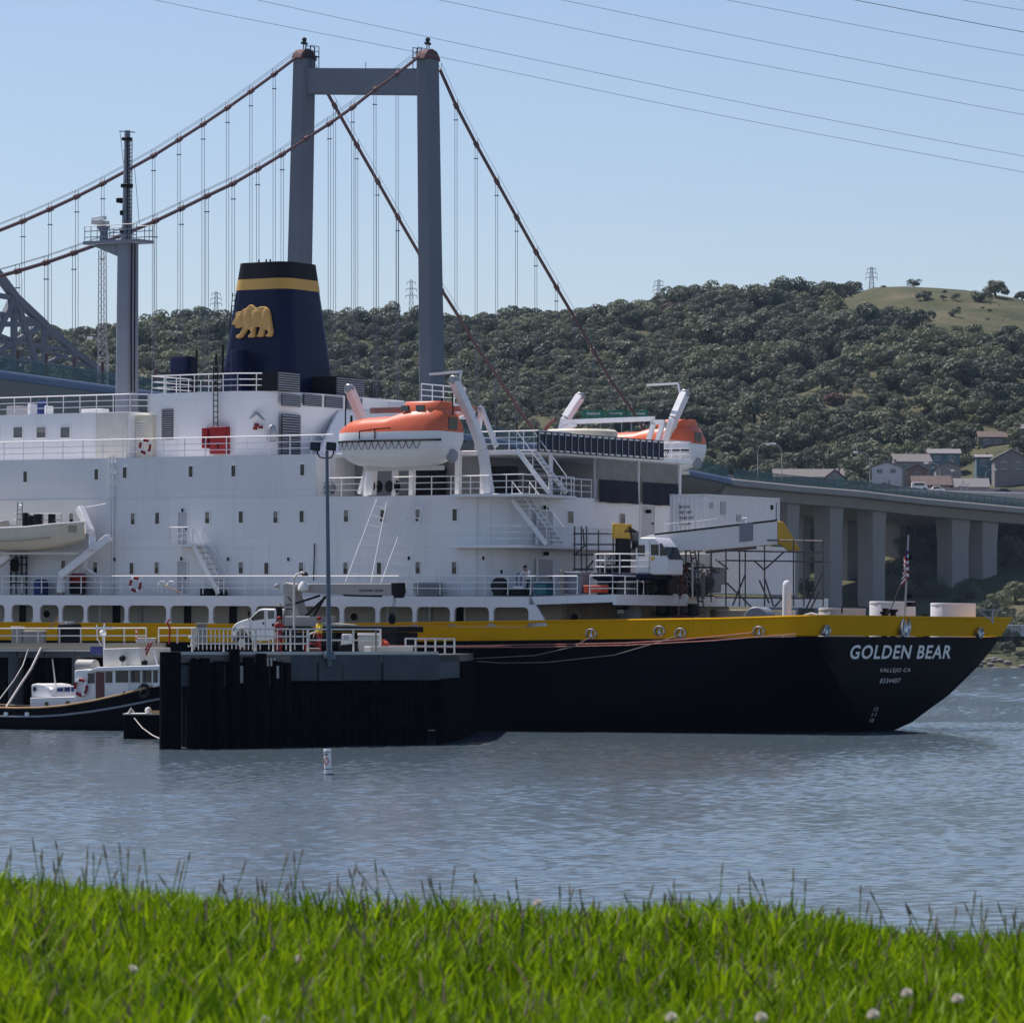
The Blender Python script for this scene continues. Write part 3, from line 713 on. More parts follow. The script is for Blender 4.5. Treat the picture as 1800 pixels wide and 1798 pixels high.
def cable(pxs, off, up):
    pts = [BR(px, py, off) for px, py in pxs]
    c = sub(MB().path(pts, 0.36, 8), "main_cable", "cable_red")
    hr = MB()
    for s in (-.45, .45):
        hr.path([p + BP_*s + Vector((0, 0, 1.25)) for p in pts], .05, 4)
    for p in pts:
        for s in (-.45, .45): hr.tube(p + BP_*s, p + BP_*s + Vector((0, 0, 1.25)), .05, n=4)
    hr.build("hand_rope", "hanger_grey", c, off=B0)
    for i, p in enumerate(pts[1:]):
        d = (pts[i] - p).normalized()
        MB().path([p - d*.7, p, p + d*.7], .55, 8).build("cable_band", "cable_red", c, off=B0)
        zb = deck_at(bu(p)) + 0.4
        if p.z - zb < 1.5: continue
        h = MB()
        for s in (-.42, .42):
            e = p + BB*s
            h.tube((e.x, e.y, zb), (e.x, e.y, p.z - .3), .05, n=4)
        h.box(p + Vector((-.5, -.1, -3.2)), p + Vector((.5, .1, -3.0)))
        sub(h, "hanger", "hanger_grey")
        g = MB().bar((p.x, p.y, zb - 1.0), (p.x, p.y, zb + 4.4), .55, .55)
        g.build("hanger_socket", "rust_red", bridge, off=B0)
cable(MAIN_N, 0, 1); cable(MAIN_F, -LEGW, 1); cable(SIDE_N, 0, 1); cable(SIDE_F, -LEGW, 1)

def girder(sec, lo, hi, name, mat, parent, off0):
    """closed section swept along the deck line between two stations"""
    us = sorted(set([lo, hi] + [bu(p) for p in DECK_NEAR if lo < bu(p) < hi])); rings = []
    for u in us:
        z = deck_at(u)
        rings.append([B0 + BB*u + BP_*o + Vector((0, 0, z + dz)) for o, dz in sec])
    return MB().loft(rings).build(name, mat, parent, off=off0)
girder([(4, 0), (4.8, -.6), (4.8, -1.5), (4, -1.7), (-37, -1.7), (-37.8, -1.5), (-37.8, -.6), (-37, 0)], -118, 330, "deck", "girder_edge", bridge, B0)
girder([(4, -1.72), (-.5, -4.6), (-32.5, -4.6), (-37, -1.72)], -116, 330, "box_girder", "girder_steel", bridge, B0)

def teal_mesh():
    m, nt, p = new_mat("teal_mesh")
    p.inputs["Base Color"].default_value = (0.035, 0.115, 0.125, 1); p.inputs["Roughness"].default_value = 0.6
    p.inputs["Alpha"].default_value = 0.62
teal_mesh()
paint("teal", (0.035, 0.115, 0.125), 0.6)
def fence(lo, hi, off, parent, o0, h=2.3, step=4.0):
    us = []; u = lo
    while u < hi: us.append(u); u += step
    f = MB(); pn = MB()
    pts = [B0 + BB*u + BP_*off + Vector((0, 0, deck_at(u))) for u in us]
    for p in pts: f.bar(p, p + Vector((0, 0, h)), .16, .16)
    for z in (.1, h*.5, h): f.path([p + Vector((0, 0, z)) for p in pts], .07, 4)
    fo = f.build("railing", "teal", parent, off=o0)
    for p, q in zip(pts, pts[1:]): pn.add([p + Vector((0, 0, .1)), q + Vector((0, 0, .1)), q + Vector((0, 0, h)), p + Vector((0, 0, h))], [(0, 1, 2, 3)])
    pn.build("mesh_panel", "teal_mesh", fo, off=o0, smooth=0)
fence(-117, 330, 4.2, bridge, B0)
fence(-117, 330, -37.2, bridge, B0, 1.4)

# ------------------------------------------------------------------ concrete approach viaduct
VO = B0 + BB*(-110)
viaduct = thing("approach_viaduct", "concrete approach viaduct on tall square piers, right of the ship", "viaduct", T(VO))
girder([(4, 0), (4.6, -.5), (4.6, -1.6), (2.5, -1.9), (1.4, -4.2), (-34, -4.2), (-36, -1.9), (-37.6, -1.6), (-37.6, -.5), (-37, 0)], -520, -118.4, "girder", "viaduct_concrete", viaduct, VO)
fence(-500, -119, 4.2, viaduct, VO, 2.2)
girder([(3, .02), (3, .05), (-36, .05), (-36, .02)], -520, 300, "road_surface", "road", viaduct, VO)
girder([(-36.3, 0.06), (-36.3, 1.1), (-36.8, 1.1), (-36.8, 0.06)], -520, -118, "far_parapet", "viaduct_concrete", viaduct, VO)
girder([(3.3, 0.06), (3.3, .9), (3.0, .9), (3.0, 0.06)], -520, -118, "near_parapet", "viaduct_concrete", viaduct, VO)
def pier(pxl, pxr, off, depth=4.0, py=900):
    a = BR(pxl, py, off); b_ = BR(pxr, py, off); u0, u1 = bu(a), bu(b_)
    z = deck_at((u0+u1)/2) - 4.2
    mb = MB()
    poly = [B0 + BB*u + BP_*o for u, o in ((u0, off), (u1, off), (u1, off-depth), (u0, off-depth))]
    c = sum(poly, Vector())/4
    r0 = [Vector((p.x, p.y, -2)) for p in poly]; r1 = [Vector((p.x, p.y, z - 6)) for p in poly]; r2 = [Vector((c.x + (p.x-c.x)*1.12, c.y + (p.y-c.y)*1.12, z + .6)) for p in poly]
    mb.loft([r0, r1, r2]).build("pier", "viaduct_concrete", viaduct, off=VO, bevel=.15)
for l, r, off in ((1362, 1384, 0), (1437, 1461, 0), (1513, 1536, 0), (1652, 1683, 0), (1706, 1733, 0), (1830, 1865, 0)):
    pier(l+22, r+20, off, 4.5)
for l, r, off in ((1468, 1491, -30), (1390, 1404, -30), (1737, 1760, -30), (1560, 1572, -30), (1615, 1630, -30)):
    pier(l+22, r+20, off, 5)
# dark steel deck of the older bridge passing behind
old = thing("steel_viaduct", "dark steel viaduct of the older bridge seen behind the concrete piers", "viaduct", T(VO))
mb = MB()
pts = [BR(px, py, -62) for px, py in ((1230, 868), (1400, 893), (1560, 905), (1700, 915), (1950, 935))]
for p, q in zip(pts, pts[1:]): mb.bar(p, q, 14, 3.6)
mb.build("deck_girder", "truss_grey", old, off=VO)
for px in (1405, 1480, 1565, 1625, 1690, 1760):
    p = BR(px, 905, -62); g = hill_z(p.x, p.y)
    mb = MB(); mb.bar((p.x, p.y, g-2), (p.x, p.y, p.z-1.8), 2.2, 3); mb.build("trestle_column", "truss_grey", old, off=VO)

# ------------------------------------------------------------------ older cantilever truss bridge at left
tru = thing("truss_bridge", "grey steel cantilever truss bridge at left behind the suspension deck", "bridge", T(B0))
def truss(off, k):
    def X(px, py): return BR(px, py, off)
    def mem(a, b_, w, nm="truss_member", mat="truss_grey"):
        MB().bar(X(*a), X(*b_), w*k, w*k*1.1).build(nm, mat, tru, off=B0)
    # upper chord, posts, diagonals, ties
    mem((-60, 420), (0, 487), 2.4, "upper_chord"); mem((0, 487), (26, 522), 2.4, "upper_chord"); mem((26, 522), (78, 571), 2.3, "upper_chord"); mem((78, 571), (130, 618), 2.1, "upper_chord"); mem((130, 618), (180, 655), 1.9, "upper_chord"); mem((180, 655), (215, 672), 1.6, "upper_chord")
    mem((25, 522), (24, 660), 2.2, "post"); mem((78, 571), (77, 668), 1.8, "post"); mem((131, 618), (131, 676), 1.5, "post")
    mem((-60, 600), (24, 600), 1.3); mem((-40, 575), (24, 600), 1.3); mem((24, 600), (131, 618), 1.2)
    mem((29, 530), (68, 655), 1.9, "diagonal"); mem((22, 526), (-30, 640), 2.0, "diagonal", "truss_grey"); mem((76, 572), (-6, 618), 1.4, "diagonal"); mem((78, 640), (128, 618), 1.0, "diagonal"); mem((30, 650), (52, 630), .9, "diagonal")
    mem((-60, 545), (22, 555), 1.4); mem((22, 555), (78, 568), 1.3); mem((-60, 510), (24, 524), 1.5); mem((-60, 570), (78, 570), 1.6)
    mem((-60, 640), (215, 690), 1.4, "lower_chord"); mem((-60, 610), (185, 660), 1.1, "floor_beam"); mem((80, 615), (180, 655), .9)
truss(-62, .62)
truss(-86, .45)

# ------------------------------------------------------------------ lattice mast, lamps, signs, cars on the bridge
def lattice(name, label, base, top_z, w0, w1, mat, arms=(), cat="pylon", nseg=9, r=.08):
    t_ = thing(name, label, cat, T(base)); H = top_z - base.z
    leg_pts = []
    for sx, sy in ((-1, -1), (1, -1), (1, 1), (-1, 1)):
        p, q = Vector((sx*w0/2, sy*w0/2, -2)), Vector((sx*w1/2, sy*w1/2, H)); leg_pts.append((p, q))
        MB().tube(p, q, r*1.3, r, 4).build("leg", mat, t_)
    br = MB()
    for i in range(nseg):
        f0, f1 = (i/nseg)**.85, ((i+1)/nseg)**.85
        for k in range(4):
            a0, a1 = leg_pts[k]; b0_, b1 = leg_pts[(k+1) % 4]
            br.tube(a0.lerp(a1, f0), b0_.lerp(b1, f1), r*.7, n=4); br.tube(b0_.lerp(b1, f0), a0.lerp(a1, f1), r*.7, n=4); br.tube(a0.lerp(a1, f1), b0_.lerp(b1, f1), r*.7, n=4)
    br.build("bracing", mat, t_)
    for z, hw in arms:
        am = MB(); am.bar((-hw, 0, H*z), (hw, 0, H*z), r*2.4, r*2.4)
        for s in (-1, 1): am.tube((s*hw, 0, H*z), (0, 0, H*z + hw*.35), r, n=4); am.tube((s*hw, 0, H*z), (s*hw, 0, H*z-1.2), r*1.4, n=4)
        am.build("cross_arm", mat, t_)
    return t_
p = BR(180, 700, -45); lattice("lattice_mast", "slim grey lattice antenna mast behind the ship's left mast", Vector((p.x, p.y, 46)), CH + (YH-440)/FOC*p.y, 2.0, 1.5, "galv", cat="mast", nseg=26, r=.04)
for px, yb, yt, Y, lab in ((1532, 508, 470, 1760, "tallest steel pylon on the ridge beside the biggest oak"), (1158, 530, 492, 1800, "steel pylon on the ridge above the far lifeboat"), (723, 556, 492, 1800, "steel pylon on the ridge just left of the near bridge leg"), (380, 558, 513, 1800, "steel pylon on the ridge left of the ship's funnel"), (128, 590, 583, 1720, "short pylon on the ridge at far left")):
    b_ = W(px, yb + 10, Y); t_ = W(px, yt, Y)
    lattice("pylon", lab, b_, t_.z, 2.6, .8, "pylon_grey", ((.62, 2.4), (.78, 2.3), (.94, 1.8)), r=.065)

def street_lamp(p, h, arm, label, mat="galv"):
    r = thing("street_lamp", label, "street lamp", T(p), "lamps along the bridge road")
    MB().path([(0, 0, -.6), (0, 0, h*.8)], .13, 6, .09).build("pole", mat, r)
    MB().path([(0, 0, h*.8), (arm*.08, 0, h*.93), (arm*.35, 0, h), (arm, 0, h*1.01)], .09, 6, .07).build("arm", mat, r)
    MB().box((arm*.95, -.2, h*.99), (arm*1.3, .2, h*1.03)).build("lamp_head", "white_plain", r, bevel=.04)
for px, yt, yb, arm, off, lab in ((190, 562, 675, -3.2, -20, "lamp with long curved arm on the bridge at left, beside the mast"), (1332, 765, 838, 3.4, -4, "left lamp of the back-to-back pair on the viaduct"), (1374, 767, 848, -3.0, -12, "right lamp of the back-to-back pair on the viaduct"),
        (1529, 783, 858, -3.2, -2, "straight-armed lamp post left of the white house"), (1652, 787, 868, -3.2, -20, "lamp before the beige house, arm to the left"), (1692, 790, 868, -2.5, -34, "lamp before the blue house"), (1732, 785, 868, 2.4, -34, "lamp with arm to the right beside the mauve house"),
        (1690, 830, 876, 1.2, -10, "short double lamp above the left car"), (1700, 838, 878, 1.0, -6, "shortest lamp post on the viaduct between the two cars")):
    a = BR(px, yb, off); street_lamp(Vector((a.x, a.y, deck_at(bu(a)) + .05)), (yb-yt)/FOC*a.y*.98 if yb - yt > 0 else 9, arm, lab)

def road_sign(x0, x1, y0, y1, txt, label, off=-6):
    p, q = BR(x0, y1, off), BR(x1, y1, off); h = (y1-y0)/FOC*p.y
    c = (p+q)/2; d = Vector((1, 0, 0)); w = (x1-x0)/FOC*c.y
    r = thing("road_sign", label, "road sign", T(c), "green signs over the bridge road")
    MB().box((-w/2, -.1, 0), (w/2, .1, h)).build("panel", "sign_green", r)
    if txt:
        v, f = text_geo(txt, h*.34); tw = max(a for a, _ in v); k = min(1, w*.86/tw)
        MB().add([(a*k - tw*k/2, -.13, b_*k + h*.42) for a, b_ in v], f).build("lettering", "white_plain", r, smooth=0)
    for s in (-.3, .3): MB().box((s*w-.1, .12, -2.2 - max(0, c.z - 2.2 - deck_at(bu(c)))), (s*w+.1, .3, h)).build("post", "galv", r)
road_sign(1022, 1063.5, 721, 735, "Oakland", "left green road sign, reading Oakland, behind the far lifeboat")
road_sign(1066, 1099.5, 721, 735, "Cummings", "middle green road sign, reading Cummings, behind the far lifeboat")
road_sign(1102, 1140, 721, 735, "Crockett", "right green road sign, reading Crockett, behind the far lifeboat")
road_sign(1473, 1482, 840, 849, None, "small square green sign above the viaduct fence", -30)

# frontage road on the bench above the viaduct, with its retaining wall
RY = 1166.0
def rz_(px): return CH + (YH - interp([(1480, 861), (1640, 865.5), (1800, 869), (2000, 872)], px))/FOC*RY
road_pts = [WXY for WXY in [((px-900)/FOC*RY, px) for px in range(1500, 2001, 50)]]
mb = MB()
for (x0, p0), (x1, p1) in zip(road_pts, road_pts[1:]):
    z0, z1 = rz_(p0), rz_(p1); mb.add([(x0, RY-3, z0), (x1, RY-3, z1), (x1, RY+9, z1), (x0, RY+9, z0), (x0, RY-3, z0-9), (x1, RY-3, z1-9), (x1, RY+9, z1-9), (x0, RY+9, z0-9)], [(0, 1, 2, 3), (4, 7, 6, 5), (0, 4, 5, 1), (2, 6, 7, 3)])
mb.build("road", "road", kind="structure", smooth=0)
gw = thing("guard_wall", "pale low guard wall along the road above the viaduct fence", "wall", T((road_pts[0][0], RY-3, rz_(1500))))
bk = thing("back_wall", "grey retaining wall behind the cars on the upper road", "wall", T((road_pts[0][0], RY+9, rz_(1500))))
for (x0, p0), (x1, p1) in zip(road_pts, road_pts[1:]):
    MB().bar((x0, RY-3, rz_(p0)+.25), (x1-.05, RY-3, rz_(p1)+.25), .3, .5).build("wall_panel", "wall_white", gw, off=(road_pts[0][0], RY-3, rz_(1500)))
    MB().bar((x0, RY+9.4, rz_(p0)+.9), (x1-.05, RY+9.4, rz_(p1)+.9), .3, 1.8).build("wall_panel", "wall_mauve", bk, off=(road_pts[0][0], RY+9, rz_(1500)))
def car(px, py, off, mat, label, L=4.8, Hh=1.5, cat="car"):
    M4 = T(((px-900)/FOC*(RY+off), RY+off, rz_(px)+.02)) @ Matrix.Rotation(math.pi, 4, 'Z')
    r = thing("car", label, cat, M4, "cars on the upper road")
    h = L/2
    prof = [(-h, .35), (-h, .85), (-h*.72, .95), (-h*.45, Hh), (h*.25, Hh), (h*.5, .98), (h*.92, .85), (h, .6), (h, .35)]
    MB().prism([(x, -.85, zz) for x, zz in prof], (0, 1.7, 0)).build("body", mat, r, bevel=.08)
    for s in (-1, 1): MB().prism([(x, s*.86, zz) for x, zz in ((-h*.62, .98), (-h*.42, Hh-.1), (h*.22, Hh-.1), (h*.42, .98))], (0, s*.02, 0)).build("window", "glass_dark", r)
    for x in (-h*.62, h*.62):
        for s in (-1, 1): MB().lathe((x, s*.75, .34), [(.34, 0), (.34, .15)], 14, (0, s, 0)).build("wheel", "tyre", r)
car(1645, 862, 1, "white_plain", "white car on the upper road, left of the dark car", 5.0, 1.7)
car(1762, 864, 1, "black", "dark car on the upper road at right", 4.8, 1.5)
# road beyond the viaduct with a van
def house(px, py, Y, w, d, h, wall, roof, label, ridge="x", rh=1.8, rz=0.0, wins=2, over=.5):
    g = W(px, py, Y)
    base = Vector((g.x, Y, g.z))
    r = thing("house", label, "house", T(base) @ Matrix.Rotation(rz, 4, 'Z'), "houses on the hillside")
    w, d, h, rh = w*.86, d*.86, h*.86, rh*.86
    MB().box((-w/2, -d/2, -7), (w/2, d/2, h)).build("wall", wall, r)
    if ridge == "x":
        poly = [(-w/2-over, -d/2-over, h-.15), (-w/2-over, 0, h+rh), (-w/2-over, d/2+over, h-.15)]; vec = (w+2*over, 0, 0)
        gab = [(-w/2, -d/2, h), (-w/2, 0, h+rh-.15), (-w/2, d/2, h)]; gv = (w, 0, 0)
    else:
        poly = [(-w/2-over, -d/2-over, h-.15), (0, -d/2-over, h+rh), (w/2+over, -d/2-over, h-.15)]; vec = (0, d+2*over, 0)
        gab = [(-w/2, -d/2, h), (0, -d/2, h+rh-.15), (w/2, -d/2, h)]; gv = (0, d, 0)
    th = Vector((0, 0, .28)); a_, b_, c_ = (Vector(q) for q in poly)
    rf = MB().prism([a_, b_, c_, c_+th, b_+th, a_+th], vec).build("roof", roof, r)
    MB().prism(gab, gv).build("gable", wall, r)
    MB().box((w*.22, d*.1, h+rh*.4), (w*.22+.6, d*.1+.6, h+rh+.9)).build("chimney", "wall_mauve", rf)
    for k in range(wins):
        x = -w/2 + w*(k+.6)/(wins+.2)
        wd = MB().box((x-.75, -d/2-.06, h*.35), (x+.75, -d/2-.01, h*.78)).build("window", "glass_mid", r)
        fr = MB()
        for u0, u1, v0, v1 in ((x-.85, x+.85, h*.78, h*.82), (x-.85, x+.85, h*.31, h*.35), (x-.85, x-.75, h*.35, h*.78), (x+.75, x+.85, h*.35, h*.78), (x-.04, x+.04, h*.35, h*.78)):
            fr.box((u0, -d/2-.1, v0), (u1, -d/2-.005, v1))
        fr.build("frame", "wall_white", wd)
    return r
house(1420, 852, 1190, 22, 9, 2.2, "wall_beige", "roof_tan", "long low grey-roofed house at left behind the viaduct fence", "x", 2.6, wins=3)
house(1466, 852, 1186, 6, 7, 2.0, "wall_mauve", "roof_brown", "small house with a dark gable beside the little green sign", "y", 2.6, wins=1)
house(1560, 838, 1205, 9.5, 8, 3.0, "wall_white", "roof_tan", "white house with two windows and sloping roof", "y", 1.7, R(-10), 2, .4)
house(1600, 830, 1228, 12, 9, 3.2, "wall_beige", "roof_tan", "house with a wide tan roof behind the white house", "x", 2.6, R(8), 2)
house(1613, 843, 1212, 6, 6, 3.0, "wall_salmon", "roof_tan", "small salmon-walled house with a gable right of the white house", "y", 1.8, R(-6), 1)
house(1658, 815, 1250, 10.5, 8, 3.2, "wall_blue", "roof_grey", "blue-walled house with a pale grey roof, highest of the lower group", "x", 1.5, 0, 2)
house(1636, 862, 1185, 12, 9, 1.4, "wall_beige", "roof_brown", "brown hip-roofed house just above the road", "x", 3.0, 0, 2)
house(1665, 842, 1206, 8, 8, 3.8, "wall_beige", "roof_tan", "beige house with one large window behind the brown roof", "y", 1.6, 0, 1)
house(1705, 868, 1185, 11, 8, 1.9, "wall_beige", "roof_grey", "house with a broad grey-brown roof right above the two cars", "x", 2.8, 0, 3)
house(1728, 828, 1225, 5, 6, 4.4, "wall_blue", "roof_grey", "narrow blue house beside the mauve gabled house", "x", .8, 0, 1)
house(1775, 834, 1215, 11, 9, 5.0, "wall_mauve", "roof_grey", "tall mauve house with a pointed grey gable at right", "y", 3.0, 0, 2)
house(1752, 786, 1285, 13, 8, 3.2, "wall_mauve", "roof_brown", "house with a low red-brown roof, highest on the slope at right", "x", 2.0, 0, 3)
house(1806, 775, 1290, 8, 8, 4.0, "wall_mauve", "roof_grey", "dark house cut by the right edge of the picture", "x", 2.0, 0, 1)
house(1553, 864, 1178, 7, 6, 1.1, "wall_mauve", "roof_brown", "little shed with an orange-brown roof below the white house", "y", 1.5, 0, 1)
v = W(1616, 858, 1168); r = thing("van", "white van parked beyond the viaduct below the brown roof", "van", T((v.x, 1168, v.z - .6)))
MB().prism([(-2.2, -.9, .4), (-2.2, -.9, 2.0), (-1.9, -.9, 2.2), (1.5, -.9, 2.2), (2.1, -.9, 1.3), (2.2, -.9, .4)], (0, 1.8, 0)).build("body", "wall_white", r, bevel=.1)
for x in (-1.4, 1.4): MB().lathe((x, -.92, .4), [(.38, 0), (.38, .2)], 12, (0, 1, 0)).build("wheel", "tyre", r)
MB().box((-1.5, -.93, 1.3), (1.3, -.905, 1.9)).build("window", "glass_dark", r)

# ------------------------------------------------------------------ power lines across the sky
for i, (pts, Y, lab) in enumerate((([(-120, -95), (270, 0), (745, 95), (1250, 200), (1800, 303), (2200, 372)], 620, "lowest power line across the sky, passing the bridge tower top"), ([(-120, -128), (450, 0), (900, 97), (1350, 190), (1800, 275), (2200, 345)], 612, "second lowest power line across the sky"),
        ([(100, -140), (770, 0), (1100, 69), (1450, 136), (1800, 202), (2200, 272)], 600, "third power line from the bottom across the sky"), ([(300, -140), (985, 0), (1250, 55), (1500, 104), (1800, 160), (2200, 228)], 592, "fourth power line from the bottom across the sky"),
        ([(600, -130), (1275, 0), (1450, 34), (1620, 66), (1800, 98), (2200, 165)], 580, "fifth power line from the bottom, upper right sky"), ([(800, -135), (1500, 0), (1650, 29), (1800, 57), (2200, 128)], 572, "dark power line, second from the top at upper right"), ([(1000, -125), (1690, 0), (1800, 19), (2200, 88)], 560, "topmost power line in the upper right corner"))):
    q = [W(px, py, Y + (px-900)*.02) for px, py in pts]
    dense = []
    for k in range(len(q)-1):
        p0, p1, p2, p3 = q[max(k-1, 0)], q[k], q[k+1], q[min(k+2, len(q)-1)]
        for s in range(6):
            t = s/6; dense.append(0.5*((2*p1) + (p2-p0)*t + (2*p0-5*p1+4*p2-p3)*t*t + (3*p1-p0-3*p2+p3)*t**3))
    o = MB().path(dense + [q[-1]], 0.032 if i != 5 else .05, 5).build("power_line", "hanger_grey"); tag(o, lab, "power line", "power lines")
# ------------------------------------------------------------------ the training ship (local axes: s aft, t inboard from the near side, z up)
ship = thing("training_ship", "white training ship with black hull and navy funnel bearing a gold bear", "ship", SHIP)
def sp(mb, name, mat, parent=None, **k): return mb.build(name, mat, parent or ship, **k)

BEAM = 22.0
def ztop(s): return interp([(-90, 5.62), (20, 5.64), (27.3, 5.80), (35, 6.05), (43.5, 6.32)], s)      # top of the yellow bulwark
def zhull(s): return ztop(s) - 0.98
HB = [(-1.5, 0.25), (.2, .8), (.8, 2.6), (1.25, 3.5), (2.2, 5.6), (3.6, 8.0), (4.4, 9.2), (5.3, 10.4), (6.4, 10.9)]
SE = [(-1.5, 39.6), (.2, 40.9), (.8, 41.5), (2.2, 42.1), (3.6, 42.5), (5.3, 42.75), (6.4, 43.25)]
def outline(zf, n=26):
    """plan outline at a height function zf(s): near side, transom, far side"""
    z5 = zf(43)
    se, hb = interp(SE, z5), interp(HB, z5); s0 = interp([(-1.5, 14), (.2, 22), (2.2, 32), (4.4, 39.0), (5.3, 40.2), (6.4, 41.0)], z5)
    near = [(s, 0.0) for s in (-95, -60, -30, 0, 10, s0 - 3, s0)]
    for k in range(1, n+1):
        f = k/n; s = s0 + (se - .25 - s0)*f; near.append((s, (11-hb)*f**2.3))
    tr = [(se, 11 - hb*(1 - j/6.0)*.97) for j in range(0, 7)]
    half = near + tr
    full = half + [(s, BEAM - t) for s, t in reversed(half[:-1])]
    return [Vector((s, t, zf(s))) for s, t in full]
levels = [lambda s: -1.5, lambda s: .2, lambda s: .8, lambda s: 1.4, lambda s: 2.2, lambda s: 3.0, lambda s: 3.7, lambda s: 4.3, lambda s: zhull(s)]
hull_mb = MB().loft([outline(f) for f in levels])
hull = sp(hull_mb, "hull", "hull_black", smooth=50)
bvh = BVHTree.FromPolygons([tuple(v) for v in hull_mb.v], hull_mb.f)
o_lo = outline(lambda s: zhull(s) + .05); o_hi = outline(ztop)
ins = lambda ring, d: [Vector((v.x - (d if v.x > 42 else 0), v.y + (d if v.y < 11 else -d), v.z)) for v in ring]
bw = MB()
n = len(o_lo)
rings = [o_lo, o_hi, ins(o_hi, .14), ins(o_lo, .14)]
vs = [v for r_ in rings for v in r_]
fs = []
for j in range(4):
    for k in range(n-1):
        a, b_ = j*n+k, j*n+k+1; c, d = ((j+1) % 4)*n+k+1, ((j+1) % 4)*n+k
        fs.append((a, b_, c, d))
bw.add(vs, fs)
bul = sp(bw, "bulwark", "bulwark_yellow", smooth=40)
cap = MB().path([v + Vector((0, 0, .03)) for v in o_hi], .07, 6); cap.build("cap_rail", "bulwark_yellow", bul)
for px in (1022, 1250, 1400, 1492, 1680):
    p = U(px, 1105, -.02) if px < 1425 else None
    if p: MB().box((p.x-.02, -.02, zhull(p.x)+.1), (p.x+.02, .02, ztop(p.x)-.02)).build("plate_joint", "bulwark_yellow", bul)
md_ = sp(MB().prism([v - Vector((0, 0, .25)) for v in ins(outline(lambda s: 4.75), .3)], (0, 0, .1)), "main_deck", "deck_dark")

def chock(px, py, r, round_=False):
    """mooring fairlead let into the bulwark"""
    if px < 1425: p = U(px, py, 0.0); ax = Vector((0, -1, 0)); x = Vector((1, 0, 0))
    else: p = A(px, py, 43.08); ax = Vector((1, 0, 0)); x = Vector((0, 1, 0))
    y = Vector((0, 0, 1)); mb = MB(); rings = []
    for d, k in ((-.10, 1.0), (.10, 1.0), (.13, .85), (.02, .70), (-.05, .66)):
        rings.append([p + ax*d + x*math.cos(a)*r*k*(1 if round_ else 1.15) + y*math.sin(a)*r*k*(1 if round_ else .95) for a in (2*math.pi*q/20 for q in range(20))])
    mb.loft(rings); c = mb.build("fairlead", "steel", bul)
    mb = MB().lathe(p + ax*.02 - y*r*.55, [(r*.28, 0), (r*.30, r*.4), (r*.16, r*.75), (r*.10, r*1.1)], 10); mb.build("roller", "steel", c)
chock(1590, 1101, .55, True)
for px, py in ((1040, 1114), (1160, 1109), (1197, 1113), (1335, 1110), (1452, 1108), (1722, 1112)): chock(px, py, .30)

def on_hull(t, z):
    h = bvh.ray_cast(Vector((60, t, z)), Vector((-1, 0, 0)))
    return h[0] + Vector((.025, 0, 0)) if h[0] else Vector((42.6, t, z))
def hull_text(s, height, tc, z0, name, width, slant=0.0):
    v, f = text_geo(s, height, .022 if height > .4 else 0.0); w = max(a for a, _ in v); k = width/w
    # subdivide long faces is not needed: letters are small against the transom curvature
    sp(MB().add([on_hull(tc - width/2 + a*k + b_*slant, z0 + b_) for a, b_ in v], f), name, "white_plain", hull, smooth=0)
def tz(px, py):
    p = A(px, py, 42.5); return p.y, p.z
t0, z0 = tz(1489, 1158); t1, z1 = tz(1667, 1158); zt = tz(1500, 1133)[1]
hull_text("GOLDEN BEAR", zt - z0, (t0+t1)/2, (z0+z1)/2, "ship_name", t1-t0, .12)
t0, z0 = tz(1546, 1183); t1, z1 = tz(1600, 1183); zt = tz(1560, 1174)[1]
hull_text("VALLEJO CA", zt - z0, (t0+t1)/2, (z0+z1)/2, "home_port", t1-t0, .12)
t0, z0 = tz(1551, 1200.5); t1, z1 = tz(1586, 1200.5); zt = tz(1560, 1192)[1]
hull_text("8334407", zt - z0, (t0+t1)/2, (z0+z1)/2, "ship_number", t1-t0, .12)
for s_, py in (("12", 1250), ("11", 1260), ("10", 1270)):
    t0, z0 = tz(1556, py); hull_text(s_, .2, t0 + .2, z0, "draught_mark", .4)

# ---- promenade shell: white plating with rounded openings, yellow strake below it
def panel(x0, x1, z0, z1, hole, r=.28, t=0.0, th=.12):
    """plate with a rounded opening hole=(x0,x1,z0,z1)"""
    a0, a1, c0, c1 = hole; cor = [((a0+r, c0+r), math.pi, (x0, z0)), ((a1-r, c0+r), 1.5*math.pi, (x1, z0)), ((a1-r, c1-r), 0, (x1, z1)), ((a0+r, c1-r), .5*math.pi, (x0, z1))]
    mb = MB()
    for tt in (t, t+th):
        inner = []; vs = []; fs = []
        for (cx, cz), st, oc in cor:
            b_ = len(vs); vs.append((oc[0], tt, oc[1]))
            arc = [(cx + r*math.cos(st + j*math.pi/10), tt, cz + r*math.sin(st + j*math.pi/10)) for j in range(6)]
            vs += arc; fs += [(b_, b_+1+j, b_+2+j) for j in range(5)]; inner.append(b_)
        for q in range(4):
            a, b_ = inner[q], inner[(q+1) % 4]; fs.append((a, a+6, b_+1, b_))
        if tt == t: loop0 = [vs[b_+1+j] for b_ in inner for j in range(6)]
        else: loop1 = [vs[b_+1+j] for b_ in inner for j in range(6)]
        mb.add(vs, fs)
    mb.loft([[Vector(p) for p in loop0], [Vector(p) for p in loop1]], cap=False)
    return mb
OPEN = [(-85, -38), (-30, 8), (20, 58), (70, 103), (109, 147), (153, 219), (225, 292), (299, 367), (374, 442), (449, 521), (528, 597), (604, 660), (667, 725), (732, 791), (798, 859.5), (867, 929)]
ZB = 7.25
edges = [OPEN[0][0] - 6] + [(a[1] + b_[0])/2 for a, b_ in zip(OPEN, OPEN[1:])] + [932]
prom = None
